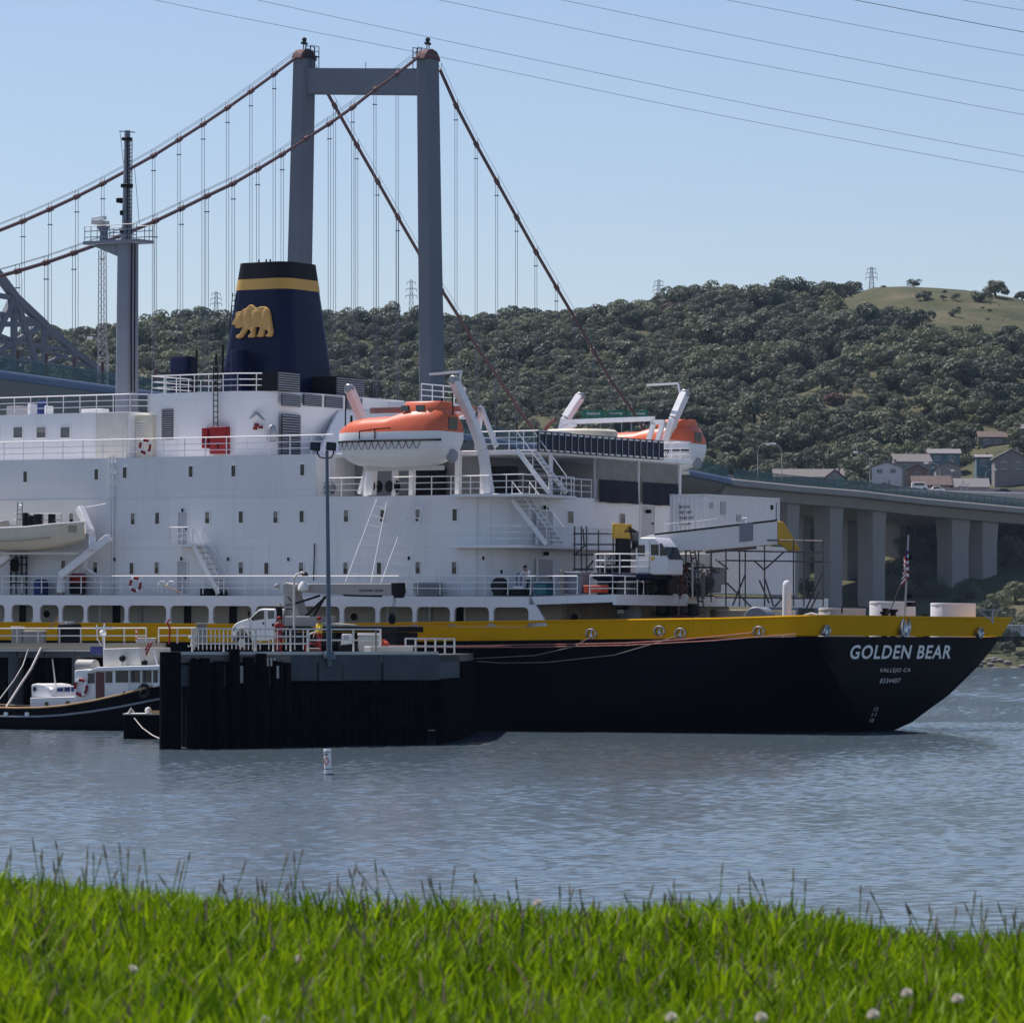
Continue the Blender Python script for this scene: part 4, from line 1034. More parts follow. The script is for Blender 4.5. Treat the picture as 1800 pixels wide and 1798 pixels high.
for (a, b_), e0, e1 in zip(OPEN, edges, edges[1:]):
    S = lambda px: U(px, 1080, 0).x
    sp(panel(S(e0), S(e1), 5.66, ZB, (S(a), S(b_), 5.69, 6.70)), "promenade_plate", "white", smooth=30)
s_e = U(932, 1080, 0).x
sp(MB().prism([(s_e, 0, ZB), (U(933, 1048, 0).x, 0, ZB), (U(963, 1097, 0).x, 0, 5.75), (s_e, 0, 5.66)], (0, .12, 0)), "raked_bracket", "white")
sp(MB().box((-95, .14, ZB-.12), (26.2, 21.86, ZB)), "promenade_deck", "deck_dark")
sp(MB().prism([(26.2, 0, ZB-.42), (31.4, 0, ZB-.26), (31.4, 0, ZB+.14), (26.2, 0, ZB)], (0, .15, 0)), "deck_edge_plate", "white")
sp(MB().prism([(26.2, .16, ZB-.14), (31.4, .16, ZB-.02), (31.4, .16, ZB+.10), (26.2, .16, ZB-.01)], (0, 21.7, 0)), "after_deck", "deck_dark")
sp(MB().box((31.4, .0, ZB-.40), (31.6, 21.9, ZB+.14)), "after_deck_edge", "white")
sp(MB().box((-95, 2.5, 4.8), (26.5, 2.62, ZB-.14)), "promenade_inner_wall", "white_dirty")
sp(MB().box((26.5, 2.5, 4.8), (26.6, 19.5, ZB-.2)), "after_inner_bulkhead", "white_dirty")
for px, w in ((40, 14), (205, 16), (247, 10), (330, 14), (410, 15), (755, 10), (810, 16)):
    p = U(px, 1085, 2.48); sp(MB().box((p.x - w/62, 2.42, 4.9), (p.x + w/62, 2.495, 6.75)), "inner_door", "black" if w > 12 else "door_grey")
for px, py in ((622, 1084), (82, 1079), (1010, 1085)):
    p = U(px, py, 2.46); sp(MB().lathe(p, [(.20, 0), (.20, .04)], 16, (0, -1, 0)), "porthole", "black")
for px in (176, 508, 682, 755, 817): 
    p = U(px, 1085, 1.2); sp(MB().tube((p.x, 1.2, 4.8), (p.x, 1.2, ZB-.12), .06), "pillar", "white")
for px in (990, 1012, 1035):
    sp(MB().tube((U(px, 1060, 3).x, 3, ZB-.2), (U(px+30, 1095, 3).x, 3, 4.9), .05), "deck_brace", "shade_grey")

# ---- deckhouse blocks
def plan(s0, s1, t0, t1, r, n=8):
    q = [(s0, t0)]
    for k in range(n+1):
        a = -math.pi/2 + (math.pi/2)*k/n; q.append((s1 - r + r*math.cos(a), t0 + r + r*math.sin(a)))
    for k in range(n+1):
        a = (math.pi/2)*k/n; q.append((s1 - r + r*math.cos(a), t1 - r + r*math.sin(a)))
    q.append((s0, t1)); return q
def block(pts, z0, z1, name, mat="white", smooth=30): return sp(MB().prism([(s, t, z0) for s, t in pts], (0, 0, z1-z0)), name, mat, smooth=smooth)
ZC, ZD = 12.66, 14.98
SA = 24.3
house_lo = block(plan(-95, SA, 1.6, 20.4, 3.2, 12), ZB+.01, ZC, "lower_deckhouse")
block(plan(-95, U(555, 840, 1.6).x, 1.62, 20.38, .2, 2), ZC+.005, ZD, "upper_deckhouse")
# plate seams: shallow ledges where the decks weld to the side
for z, s1 in ((9.95, 21.0), (12.66, 11.0)): sp(MB().box((-95, 1.575, z-.025), (s1, 1.61, z+.025)), "plate_seam", "white")
for px in (197,): 
    p = U(px, 900, 1.5); mb = MB()
    for dx in (-.1, .1): mb.tube((p.x+dx, 1.45, ZB), (p.x+dx, 1.45, ZD+.1), .05)
    for k in range(12): mb.box((p.x-.16, 1.4, ZB+.6+k*.62), (p.x+.16, 1.6, ZB+.64+k*.62))
    sp(mb, "downpipe", "white")
for px, y0, y1 in ((553, 955, 1020),): sp(MB().tube(U(px-2, y1, 1.5), U(px, y0, 1.5), .035), "cable_pipe", "black")
for px in (838, 862): sp(MB().box((U(px, 900, 1.6).x-.02, 1.56, ZB), (U(px, 900, 1.6).x+.02, 1.61, ZC)), "weld_strip", "white")

def window(p, w, h, face="t", mat="glass_dark", blind=0):
    """framed window; p = centre on the wall; face t = near side wall, s = aft bulkhead"""
    mb = MB(); gl = MB(); e = .05
    def bx(m, u0, u1, v0, v1, d0, d1):
        if face == "t": m.box((p.x+u0, p.y-d1, p.z+v0), (p.x+u1, p.y-d0, p.z+v1))
        else: m.box((p.x+d0, p.y+u0, p.z+v0), (p.x+d1, p.y+u1, p.z+v1))
    bx(gl, -w/2, w/2, -h/2, h/2, -.02, .012)
    g = sp(gl, "window", mat, smooth=0)
    for u0, u1, v0, v1 in ((-w/2-e, w/2+e, h/2, h/2+e), (-w/2-e, w/2+e, -h/2-e, -h/2), (-w/2-e, -w/2, -h/2, h/2), (w/2, w/2+e, -h/2, h/2)): bx(mb, u0, u1, v0, v1, -.02, .05)
    mb.build("frame", "white_plain", g)
    if blind:
        bl = MB(); bx(bl, -w/2+.02, w/2-.02, h/2 - h*blind, h/2-.02, .011, .022); bl.build("blind", "wall_beige", g)
for px, py in ((45, 838), (170, 834), (220, 831), (336, 829), (411, 828), (532, 826)): window(U(px, py, 1.62), .28, .60)
for i, (px, py) in enumerate(((234, 912), (277, 911), (365, 910), (424, 909), (485, 909), (531, 908), (609, 907), (673, 907), (735, 906), (800, 905), (126, 912))): window(U(px, py, 1.6), .29, .62, blind=.55 if i % 2 == 0 else 0)
for i, (px, py) in enumerate(((232, 999), (276, 998), (424, 998), (469, 999), (530, 999), (608, 999), (667, 999), (735, 998), (799, 998), (112, 995), (168, 998))): window(U(px, py, 1.6), .29, .62, blind=.5 if i % 3 else 0)
for px, py in ((1002, 909), (1093, 913)): window(A(px, py, SA), .55, .62, "s", blind=.35)
def door(p, w, h, face="t", mat="door_grey"):
    mb = MB(); fr = MB(); e = .07
    if face == "t":
        d = sp(mb.box((p.x-w/2, p.y-.03, p.z), (p.x+w/2, p.y+.02, p.z+h)), "door", mat, bevel=.02)
        for a in ((-w/2-e, -w/2, 0, h+e), (w/2, w/2+e, 0, h+e), (-w/2, w/2, h, h+e)): fr.box((p.x+a[0], p.y-.07, p.z+a[2]), (p.x+a[1], p.y+.02, p.z+a[3]))
        hd = MB().box((p.x+w*.3, p.y-.09, p.z+h*.45), (p.x+w*.42, p.y-.03, p.z+h*.50))
    else:
        d = sp(mb.box((p.x-.02, p.y-w/2, p.z), (p.x+.03, p.y+w/2, p.z+h)), "door", mat, bevel=.02)
        for a in ((-w/2-e, -w/2, 0, h+e), (w/2, w/2+e, 0, h+e), (-w/2, w/2, h, h+e)): fr.box((p.x-.02, p.y+a[0], p.z+a[2]), (p.x+.07, p.y+a[1], p.z+a[3]))
        hd = MB().box((p.x+.03, p.y+w*.3, p.z+h*.45), (p.x+.09, p.y+w*.42, p.z+h*.5))
    fr.build("frame", "white_plain", d); hd.build("handle", "black", d)
door(U(322, 956, 1.6), .66, 1.75); door(U(321, 1042, 1.6), .66, 1.75)
for px, y0 in ((957, 958), (957, 1043), (1137, 947)): door(A(px, y0, SA), 1.4, 1.8, "s")
def lamp_box(p, face="t"):
    d = Vector((0, -.16, 0)) if face == "t" else Vector((.16, 0, 0))
    sp(MB().box(p + Vector((-.07, -.07, -.1)), p + Vector((.07, .07, .1)) + d), "wall_lamp", "black", bevel=.02)
for px, py in ((322, 897), (320, 982), (202, 983), (402, 983), (508, 983), (720, 981), (851, 981), (883, 1005)): lamp_box(U(px, py, 1.55))
for px, py in ((958, 892), (958, 973), (1138, 899)): lamp_box(A(px, py, SA+.1), "s")

def rail(pts, h=1.02, bars=3, step=1.45, r=.034, name="railing", mat="white_plain", parent=None):
    """stanchions and horizontal bars along a line of foot points"""
    mb = MB(); pts = [Vector(p) for p in pts]
    for p, q in zip(pts, pts[1:]):
        n_ = max(1, round((q-p).length/step))
        for k in range(n_+1):
            a = p.lerp(q, k/n_); mb.tube(a, a + Vector((0, 0, h)), r*.95, n=5)
    for b_ in range(bars): mb.path([p + Vector((0, 0, h*(b_+1)/bars)) for p in pts], r if b_ == bars-1 else r*.7, 5)
    return sp(mb, name, mat, parent)
rail([(-20, .12, ZB+.1), (U(1020, 1045, .1).x-.2, .12, ZB+.1)], .98)
rail([(29.9, .12, ZB+.12), (31.3, .12, ZB+.13), (31.3, 2.5, ZB+.13)], .98)
rail([(-20, 1.72, ZD), (U(585, 800, 1.7).x, 1.72, ZD)], 1.05)
sp(MB().box((-20, 1.66, ZB+.0), (10, 1.7, ZB+.2)), "waterway_bar", "navy")
# ---- stairs
def stair(p0, p1, wv, n=9, mat="white_plain", name="stair"):
    """p0 foot and p1 head of the near stringer; wv = vector across the treads"""
    p0, p1, wv = Vector(p0), Vector(p1), Vector(wv); mb = MB()
    up = Vector((0, 0, 1))
    for a in (Vector(), wv): mb.bar(p0+a, p1+a, .06, .24)
    st = sp(mb, name, mat); run = (p1-p0); run.z = 0; run = run.normalized()*.13
    for k in range(n):
        c = p0.lerp(p1, (k+.6)/n); MB().add([c-run, c+run, c+run+wv, c-run+wv, c-run-up*.04, c+run-up*.04, c+run+wv-up*.04, c-run+wv-up*.04], [(0, 1, 2, 3), (7, 6, 5, 4), (0, 4, 5, 1), (1, 5, 6, 2), (2, 6, 7, 3), (3, 7, 4, 0)]).build("tread", "shade_grey", st)
    hr = MB()
    for a in (Vector(), wv):
        hr.path([p0+a+up*.1, p0+a+up*.9, p1+a+up*.95, p1+a+up*.1], .03, 5); hr.tube((p0+p1)/2+a, (p0+p1)/2+a+up*.92, .025, n=5)
    hr.build("handrail", mat, st)
stair(U(384, 1044, .5), U(339, 957, .5), (0, .9, 0), 9)
stair(U(961, 957, 2.0), U(900, 878, 2.0), (.5, .9, 0), 10)
stair(U(965, 866, 2.2), U(908, 790, 2.2), (.5, .9, 0), 10)
# landing by the middle door
a = U(297, 957, .4); b_ = U(338, 957, .4)
sp(MB().box((a.x, .35, a.z-.12), (b_.x, 1.58, a.z)), "landing", "white"); rail([(a.x+.05, 1.5, a.z), (a.x+.05, .42, a.z), (b_.x-.3, .42, a.z)], .95, 3, .9)
# after gallery and boat deck ledges
for zz, y in ((9.98, 957), (ZC+.02, 870)):
    t9 = 12.5 if zz < 11 else 6.0
    sp(MB().box((20.5, .9, zz-.16), (25.2, t9, zz)), "gallery", "white", bevel=.03)
    rail([(23.0, 1.0, zz), (25.1, 1.0, zz), (25.1, t9-.1, zz)], 1.0, 3, 1.3)
rail([(SA-.1, 6.0, ZC), (SA-.1, 9.0, ZC)], 1.0, 3, 1.0)
# ---- boat deck recess under the upper deck
S1 = U(556, 840, 1.7).x
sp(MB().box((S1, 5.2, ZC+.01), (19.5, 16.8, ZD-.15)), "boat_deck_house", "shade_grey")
sp(MB().box((S1, 3.2, ZD-.14), (24.6, 18.8, ZD+.10)), "upper_deck", "white", bevel=.03)
for px in (580, 640, 690, 720, 801, 845): sp(MB().box((U(px, 840, 2.8).x-.13, 2.9, ZC), (U(px, 840, 2.8).x+.13, 3.2, ZD+.1)), "deck_post", "white")
for px in (968, 1047, 1122, 1194): p = A(px, 840, 24.2); sp(MB().tube((24.2, p.y, ZC), (24.2, p.y, ZD-.1), .12, n=8), "deck_post", "white")
rail([(S1+.2, 1.75, ZC+.01), (14.2, 1.75, ZC+.01)], 1.0, 3, 1.2); rail([(16.2, 1.75, ZC+.01), (22.5, 1.75, ZC+.01)], 1.0, 3, 1.3)
rail([(20.8, 3.3, ZD+.1), (24.5, 3.3, ZD+.1), (24.5, 6.4, ZD+.1)], 1.0, 3, 1.0)
rail([(24.5, 16.5, ZD+.1), (24.5, 18.7, ZD+.1), (22, 18.7, ZD+.1)], 1.0, 3, 1.0)
for px, py, c in ((652, 855, "black"), (683, 855, "black"), (570, 858, "shade_grey")):
    p = U(px, py, 2.4); dr = sp(MB().lathe(p, [(.32, 0), (.34, .05), (.18, .07), (.18, .5), (.34, .52), (.32, .57)], 14, (.3, 1, 0)), "winch_drum", c)
for px, py, w in ((745, 852, 60), (880, 850, 40)):
    p = U(px, py, 4.0); sp(MB().box((p.x-w/62, 3.9, ZC), (p.x+w/62, 4.8, ZC+1.6)), "deck_locker", "black", bevel=.1)
# dark canvas weather screens and clear vinyl above them
for x0, x1 in ((1050, 1120), (1127, 1191)):
    a = A(x0, 840, 24.4); b_ = A(x1, 840, 24.4)
    mb = MB(); nn = 9
    top = [Vector((24.52 + .06*math.sin(k*1.9), a.y + (b_.y-a.y)*k/nn, ZC+1.02)) for k in range(nn+1)]; bot = [v + Vector((.05*math.sin(i*2.3), 0, -1.22 + .02*math.sin(i*1.3))) for i, v in enumerate(top)]
    mb.loft([top, bot], closed=False); sp(mb, "canvas_screen", "navy_canvas")
    mb = MB().box((24.36, a.y, ZC+1.05), (24.38, b_.y, ZD-.2)); sp(mb, "vinyl_screen", "glass_mid")
# rack of dark panels along the after edge of the upper deck
a = A(947, 785, 24.8); b_ = A(1168, 785, 24.8); npan = 20
rk = sp(MB().box((24.70, a.y, ZD-.02), (24.76, b_.y, ZD+1.05)), "panel_rack", "black")
for k in range(npan):
    y0 = a.y + (b_.y-a.y)*k/npan; y1 = a.y + (b_.y-a.y)*(k+1)/npan
    MB().box((24.765, y0+.09, ZD+.14), (24.80, y1-.09, ZD+.88)).build("panel", "navy", rk)
    MB().box((24.765, y0+.03, ZD+.02), (24.82, y0+.08, ZD+1.03)).build("frame", "galv", rk)
    MB().box((24.765, y0+.12, ZD+.91), (24.81, y1-.12, ZD+1.0)).build("bracket", "white_plain", rk)
    MB().box((24.765, y0+.12, ZD+.02), (24.81, y1-.12, ZD+.10)).build("bracket", "white_plain", rk)
p = A(1022, 760, 21.5); sp(MB().lathe((21.5, p.y, ZD+.1), [(2.0, 0), (2.0, 1.35), (1.85, 1.45), (.3, 1.5)], 28), "vent_casing", "cream")

# ---- upper houses, funnel casing
sl = U(226, 765, 3.6).x
ZL = U(100, 727, 3.6).z
block([(-95, 3.6), (sl, 3.6), (sl, 18.4), (-95, 18.4)], ZD+.01, ZL, "after_bridge_house", smooth=0)
sp(MB().box((U(168, 760, 3.5).x, 3.5, ZD+.05), (U(222, 760, 3.5).x, 3.62, ZL-.05)), "side_panel", "white_dirty")
sc0 = U(262, 745, 4.5).x
block([(sl+.01, 4.2), (sc0+.5, 4.2), (sc0+.5, 17.8), (sl+.01, 17.8)], ZD+.01, U(240, 730, 4.2).z, "link_house", "cream", smooth=0)  # white block; its sunlit look is put into the colour as cream
for k in range(14):
    z = ZD + .3 + k*.14; sp(MB().box((sl+.1, 4.14, z), (sc0-.1, 4.2, z+.05)), "louvre_slat", "white_plain")
for px in (-9, 32, 73, 115): window(U(px, 760, 3.6), .68, .60, mat="glass_mid", blind=.5 if px == 73 else 0)
rail([(-22, 3.7, ZL), (sl, 3.7, ZL), (sc0, 4.4, ZL)], 1.0, 3, 1.25)
ZK = U(330, 690, 4.5).z
sk1 = U(415, 745, 4.5).x; pk = [(sc0, 4.5), (sk1, 4.5), (sk1+2.1, 5.6), (sk1+2.6, 8.5), (sk1+2.6, 17), (sk1-1, 18.5), (sc0, 18.5)]
cas = block(pk, ZD+.01, ZK, "funnel_casing", smooth=0)
AFT = sk1 + 2.6
def louvre(p, w, h, face="t", nsl=12, mat="louvre_grey"):
    mb = MB()
    if face == "t": lb = sp(MB().box((p.x-w/2, p.y-.04, p.z-h/2), (p.x+w/2, p.y+.02, p.z+h/2)), "louvre", "black")
    else: lb = sp(MB().box((p.x-.02, p.y-w/2, p.z-h/2), (p.x+.04, p.y+w/2, p.z+h/2)), "louvre", "black")
    for k in range(nsl):
        z = p.z - h/2 + h*(k+.15)/nsl
        if face == "t": q = MB().box((p.x-w/2, p.y-.09, z), (p.x+w/2, p.y-.04, z+h/nsl*.5))
        else: q = MB().box((p.x+.04, p.y-w/2, z), (p.x+.09, p.y+w/2, z+h/nsl*.5))
        q.build("slat", mat, lb)
louvre(U(295, 746, 4.5), .8, 1.72, nsl=14, mat="shade_grey")
for px, py, w, h, n_ in ((511, 704, 1.7, .68, 6), (511, 765, 1.7, 2.3, 16), (549, 704, 1.7, .66, 6), (586, 707, 1.7, .66, 6), (622, 710, 1.5, .66, 6)):
    louvre(A(px, py, AFT+.01 if px > 540 else AFT-.1), w, h, "s", n_)
rail([(sc0+.1, 18, ZK), (sc0+.1, 4.6, ZK), (sk1, 4.6, ZK), (sk1+1.9, 5.6, ZK)], 1.0, 3, 1.1)
for x0, x1, y0, y1, t_ in ((487, 527, 658, 690, 7.2), (590, 640, 664, 700, 13)):
    a = A(x0, y1, AFT-.3); b_ = A(x1, y0, AFT-.3); bx_ = sp(MB().box((AFT-2, a.y, ZK), (AFT-.3, b_.y, ZK+1.1)), "vent_box", "black")
    for k in range(8): MB().box((AFT-.29, a.y+.05, ZK+.06+k*.13), (AFT-.24, b_.y-.05, ZK+.12+k*.13)).build("slat", "louvre_grey", bx_)
sp(MB().box((AFT-3.2, 15.4, ZK-1.0), (AFT+2.4, 20, ZK-.15)), "after_vent_house", "white"); rail([(AFT+2.3, 15.5, ZK-.15), (AFT+2.3, 19.9, ZK-.15)], 1.0, 3, 1.0)
# inclined casing side plate; its slanted left edge is shaped to a cast shadow's boundary
q = [A(560, 798, AFT+1.4), A(700, 798, AFT+1.4), A(700, 722, AFT+.1), A(595, 722, AFT+.1)]
sp(MB().prism(q, (-.15, 0, 0)), "sloping_plate", "white")
# ladder, red fire cabinets, fittings on the casing
def ladder(p0, p1, w=.36, mat="black", name="ladder", step=.3, r=.022):
    p0, p1 = Vector(p0), Vector(p1); d = p1-p0; x = Vector((w/2, 0, 0)); mb = MB(); n_ = int(d.length/step)
    for s in (-1, 1): mb.tube(p0+x*s, p1+x*s, r*1.3, n=5)
    for k in range(n_): c = p0 + d*((k+.5)/n_); mb.tube(c-x, c+x, r, n=4)
    return sp(mb, name, mat)
ladder(U(379, 798, 4.3), U(379, 640, 4.3), .3)
for x0, x1, y0, y1 in ((358, 368, 752, 788), (372, 401, 750, 798)):
    a = U(x0, y1, 4.3); b_ = U(x1, y0, 4.3); cb = sp(MB().box((a.x, 4.1, a.z), (b_.x, 4.49, b_.z)), "fire_cabinet", "red", bevel=.03)
    MB().box(((a.x+b_.x)/2-.02, 4.06, a.z+.3), ((a.x+b_.x)/2+.05, 4.1, a.z+.55)).build("handle", "black", cb)
for px, py in ((451, 747), (449, 753), (458, 751)): p = U(px, py, 5.0); sp(MB().box(p + Vector((-.09, -.1, -.08)), p + Vector((.09, .1, .08))), "notice_plate", "red")
p = U(478, 762, 4.9); sp(MB().lathe(p, [(.1, -.5), (.28, -.4), (.3, .1), (.2, .4), (.08, .5)], 14), "alarm_horn", "galv")
sp(MB().prism([U(436, 738, 4.85), U(449, 724, 4.85), U(463, 738, 4.85), U(461, 738, 4.85), U(449, 727, 4.85), U(438, 738, 4.85)], (0, .2, 0)), "rain_hood", "shade_grey")

def rr(cs, ct, L, Wd, r, z, n=6):
    ring = []
    for sx, sy, a0 in ((1, -1, -math.pi/2), (1, 1, 0), (-1, 1, math.pi/2), (-1, -1, math.pi)):
        for k in range(n+1):
            a = a0 + (math.pi/2)*k/n; ring.append(Vector((cs + sx*(L/2-r) + r*math.cos(a), ct + sy*(Wd/2-r) + r*math.sin(a), z)))
    return ring
fc = U(488, 580, 11).x; zb, ztp = ZK - .05, U(488, 466, 11).z
def fdim(z):
    f = (z-zb)/(ztp-zb); return 5.5 + (3.62-5.5)*f, 4.9 + (3.4-4.9)*f
def fring(z, g=0): L, Wd = fdim(z); return rr(fc, 11, L+g, Wd+g, .8, z)
zg0, zg1 = U(488, 513, 11).z, U(488, 494, 11).z
fun = sp(MB().loft([fring(zb + (ztp-zb)*k/6) for k in range(7)]), "funnel", "navy", smooth=30)
MB().loft([fring(zg0, .04), fring(zg1, .04)]).build("gold_stripe", "gold_band", fun)
MB().loft([fring(zg1+.02, .03), fring(ztp+.03, .03)]).build("black_top", "black", fun)
for px in (455, 468, 475): p = U(px, 466, 10); MB().tube((p.x, 10, ztp-.3), (p.x, 10, ztp+.25), .05).build("exhaust_pipe", "black", fun)
BEAR = [(200,880),(255,800),(325,655),(305,600),(345,535),(430,505),(475,520),(560,435),(650,410),(735,312),(800,285),(860,310),(930,390),(1000,388),(1100,352),(1220,345),(1310,390),(1370,480),(1410,620),(1430,800),(1450,950),(1485,1120),(1465,1240),(1440,1300),(1300,1305),(1250,1270),(1350,1190),(1330,1110),(1250,1060),(1220,1130),(1185,1290),(1100,1312),(970,1300),(1040,1200),(1070,1100),(1090,1000),(1010,985),(935,1005),(928,1100),(930,1230),(890,1320),(720,1330),(700,1280),(800,1200),(790,1120),(720,1050),(660,1100),(600,1210),(530,1310),(400,1360),(330,1330),(325,1265),(450,1200),(520,1060),(540,965),(480,1010),(400,1030),(290,1010),(350,930),(255,940)]
def bear_pt(x, y, out):
    px, py = 400 + x/18, 520 + y/18
    z = U(px, py, 8.95).z; tf = 11 - fdim(z)[1]/2
    p = U(px, py, tf); return Vector((p.x, tf - out, p.z))
def bear():
    import bmesh
    bm = bmesh.new(); ring = [bm.verts.new(bear_pt(x, y, .02)) for x, y in BEAR]
    f = bm.faces.new(ring); r_ = bmesh.ops.extrude_face_region(bm, geom=[f])
    for v in [g for g in r_['geom'] if isinstance(g, bmesh.types.BMVert)]: v.co.y -= .20
    bmesh.ops.recalc_face_normals(bm, faces=bm.faces)
    me = bpy.data.meshes.new("bear_emblem"); bm.to_mesh(me); bm.free(); me.materials.append(MATS["bear_gold"])
    o = bpy.data.objects.new("bear_emblem", me); COL.objects.link(o); o.parent = fun; o["label"] = "raised gold emblem of a walking bear"
    md = o.modifiers.new("bevel", 'BEVEL'); md.width = .045; md.segments = 2; md.limit_method = 'ANGLE'; md.angle_limit = R(50)
    # modelled masses of the relief: shoulder, flank, haunch, head, legs
    mb = MB()
    for x, y, rx, ry in ((700, 640, 150, 270), (960, 680, 190, 230), (1270, 700, 150, 300), (430, 760, 120, 180), (860, 1130, 55, 150), (1400, 1120, 60, 160)):
        c = bear_pt(x, y, .20); k = 1/18/31.0
        rings = []
        for i in range(6):
            a = math.pi/2*i/5*.98; rings.append([c + Vector((math.cos(q)*rx*k*math.cos(a), -.05*math.sin(a), math.sin(q)*ry*k*math.cos(a))) for q in (2*math.pi*j/18 for j in range(18))])
        mb.loft(rings)
    mb.build("bear_relief", "bear_gold", fun, smooth=80)
bear()
for x0, x1, y0, y1, t_ in ((305, 340, 627, 690, 9), (412, 432, 615, 690, 8.0)):
    a = U(x0, y1, t_); b_ = U(x1, y0, t_); sp(MB().loft([rr((a.x+b_.x)/2, t_, b_.x-a.x, 1.0, .2, z) for z in (ZK-.1, b_.z-.15)] + [rr((a.x+b_.x)/2, t_, (b_.x-a.x)*.9, .9, .2, b_.z)]), "ventilator", "navy", smooth=40)
for px, y0, y1, t_ in ((391, 700, 605, 5.5), (345, 690, 615, 8), (338, 690, 635, 8), (379, 690, 622, 6)): sp(MB().tube(U(px, y0, t_), U(px+1, y1, t_), .07, n=6), "exhaust_pipe", "black")
ladder(U(397, 690, 9.2), U(412, 515, 9.2), .25, "black", "funnel_ladder")

# ---- radar mast
mc = U(224, 560, 11); zm0, zm1 = ZL - .3, U(224, 428, 11).z
mast = sp(MB().loft([rr(mc.x, 11, 1.12, 1.0, .18, zm0), rr(mc.x, 11, 1.0, .95, .18, zm1)]), "mast", "mast_grey", smooth=40)
X = lambda px, py: U(px, py, 11)
MB().box((X(161, 425).x, 10.2, zm1-.02), (X(255, 425).x, 11.8, zm1+.16)).build("mast_platform", "mast_grey", mast)
MB().prism([X(168, 433) - Vector((0, .3, 0)), X(211, 430) - Vector((0, .3, 0)), X(211, 451) - Vector((0, .3, 0))], (0, .6, 0)).build("platform_bracket", "mast_grey", mast)
pr = MB()
for t_ in (10.25, 11.75):
    for px in (163, 174, 185, 199, 207, 240, 248, 254): p = X(px, 425); pr.tube((p.x, t_, zm1+.1), (p.x, t_, zm1+1.05), .03, n=4)
    for k in (.4, .75, 1.05): pr.tube((X(162, 425).x, t_, zm1+k), (X(255, 425).x, t_, zm1+k), .026, n=4)
pr.build("platform_rail", "mast_grey", mast)
pt = X(223, 230)
MB().path([X(222, 428), X(223, 330), X(224, 230)], .29, 8, .17).build("topmast", "mast_grey", mast)
rd_ = MB().prism([X(170, 397), X(183, 397), X(180, 408), X(181, 425), X(174, 425), X(176, 410)], (0, .5, 0)); rb = rd_.build("radar_pedestal", "mast_grey", mast)
MB().bar(X(163, 387), X(185, 383), .25, .2).build("radar_scanner", "white_plain", rb); MB().box(X(166, 395) - Vector((0, .3, 0)), X(183, 388) + Vector((0, .5, 0))).build("radar_housing", "white_dirty", rb)
lm = MB()
for s in (-.17, .17): lm.tube(X(231, 420) + Vector((s, -.2, 0)), X(232, 243) + Vector((s, -.2, 0)), .035, n=4)
for k in range(26): y = 420 - k*6.8; lm.tube(X(231, y) + Vector((-.17, -.2, 0)), X(231, y) + Vector((.17, -.2, 0)), .022, n=4)
lm.build("mast_ladder", "black", mast)
yd = MB(); yd.bar(X(210, 231), X(237, 233), .06, .06); yd.tube(X(211, 232), X(217, 288), .02, n=4); yd.tube(X(236, 290), X(245, 395), .02, n=4); yd.bar(X(217, 265), X(222, 265), .05, .05)
yd.build("yard", "mast_grey", mast)
for px, py, w, h in ((224, 245, 14, 6), (224, 327, 18, 7), (213, 353, 10, 9), (218, 375, 6, 9), (219, 408, 10, 6)):
    p = X(px, py); MB().box((p.x-w/62, 10.7, p.z-h/62), (p.x+w/62, 11.2, p.z+h/62)).build("mast_lamp", "black", mast, bevel=.04)
mw = MB(); p = X(243, 560)
for dy in (-.1, .12): mw.path([X(242, 430)+Vector((dy, -.4, 0)), X(241, 560)+Vector((dy*1.2, -.4, 0)), X(241, 690)+Vector((dy, -.4, 0))], .05, 5)
mw.build("cable_run", "black", mast)
# satellite tables etc on the after bridge house
for px, py, w, h, m_ in ((55, 718, 7, 16, "white_plain"), (84, 720, 6, 13, "white_plain"), (72, 708, 7, 9, "blue_cover"), (30, 718, 40, 8, "shade_grey"), (165, 722, 50, 6, "white")):
    p = U(px, py, 6); sp(MB().box((p.x-w/62, 5.8, ZL), (p.x+w/62, 6.4, p.z+h/62)), "deck_fitting", m_, bevel=.03)

# ---- davits for the near lifeboat (parts of the ship)
def davit(pts, name="davit", w=.42, far=False, mat="white"):
    mb = MB()
    for p, q in zip(pts, pts[1:]): mb.bar(p, q, w, w*1.15, up=(0, 1, 0))
    d = sp(mb, name, mat, bevel=.03); h = pts[-1]
    MB().lathe(Vector(h) + Vector((0, -.2, 0)), [(.2, 0), (.24, .05), (.24, .35), (.2, .4)], 14, (0, 1, 0)).build("sheave", "galv", d)
    return d
davit([U(652, 870, 2.4), U(655, 800, 2.4), U(636, 735, 1.8), U(614, 683, .6)])
davit([U(860, 868, 2.4), U(848, 790, 2.4), U(828, 735, 1.8), U(798, 668, .6)])
for pts in ([(838, 790), (846, 716), (872, 785)], [(846, 716), (806, 730)], [(632, 868), (645, 822)]):
    mb = MB()
    for p, q in zip(pts, pts[1:]): mb.bar(U(*p, 3.0), U(*q, 3.0), .2, .2)
    sp(mb, "davit_frame", "white")
mb = MB(); mb.bar(U(755, 658, .8), U(811, 653, .8), .09, .12); mb.bar(U(811, 653, .8), U(806, 675, .8), .09, .09); sp(mb, "lamp_bracket", "white_plain")
sp(MB().bar(U(652, 722, 2.4), U(838, 718, 2.4), .22, .3), "davit_beam", "wall_salmon")
for a, b_ in (((608, 690), (607, 752)), ((796, 690), (796, 740))): sp(MB().tube(U(*a, .55), U(*b_, .55), .04), "boat_fall", "black")
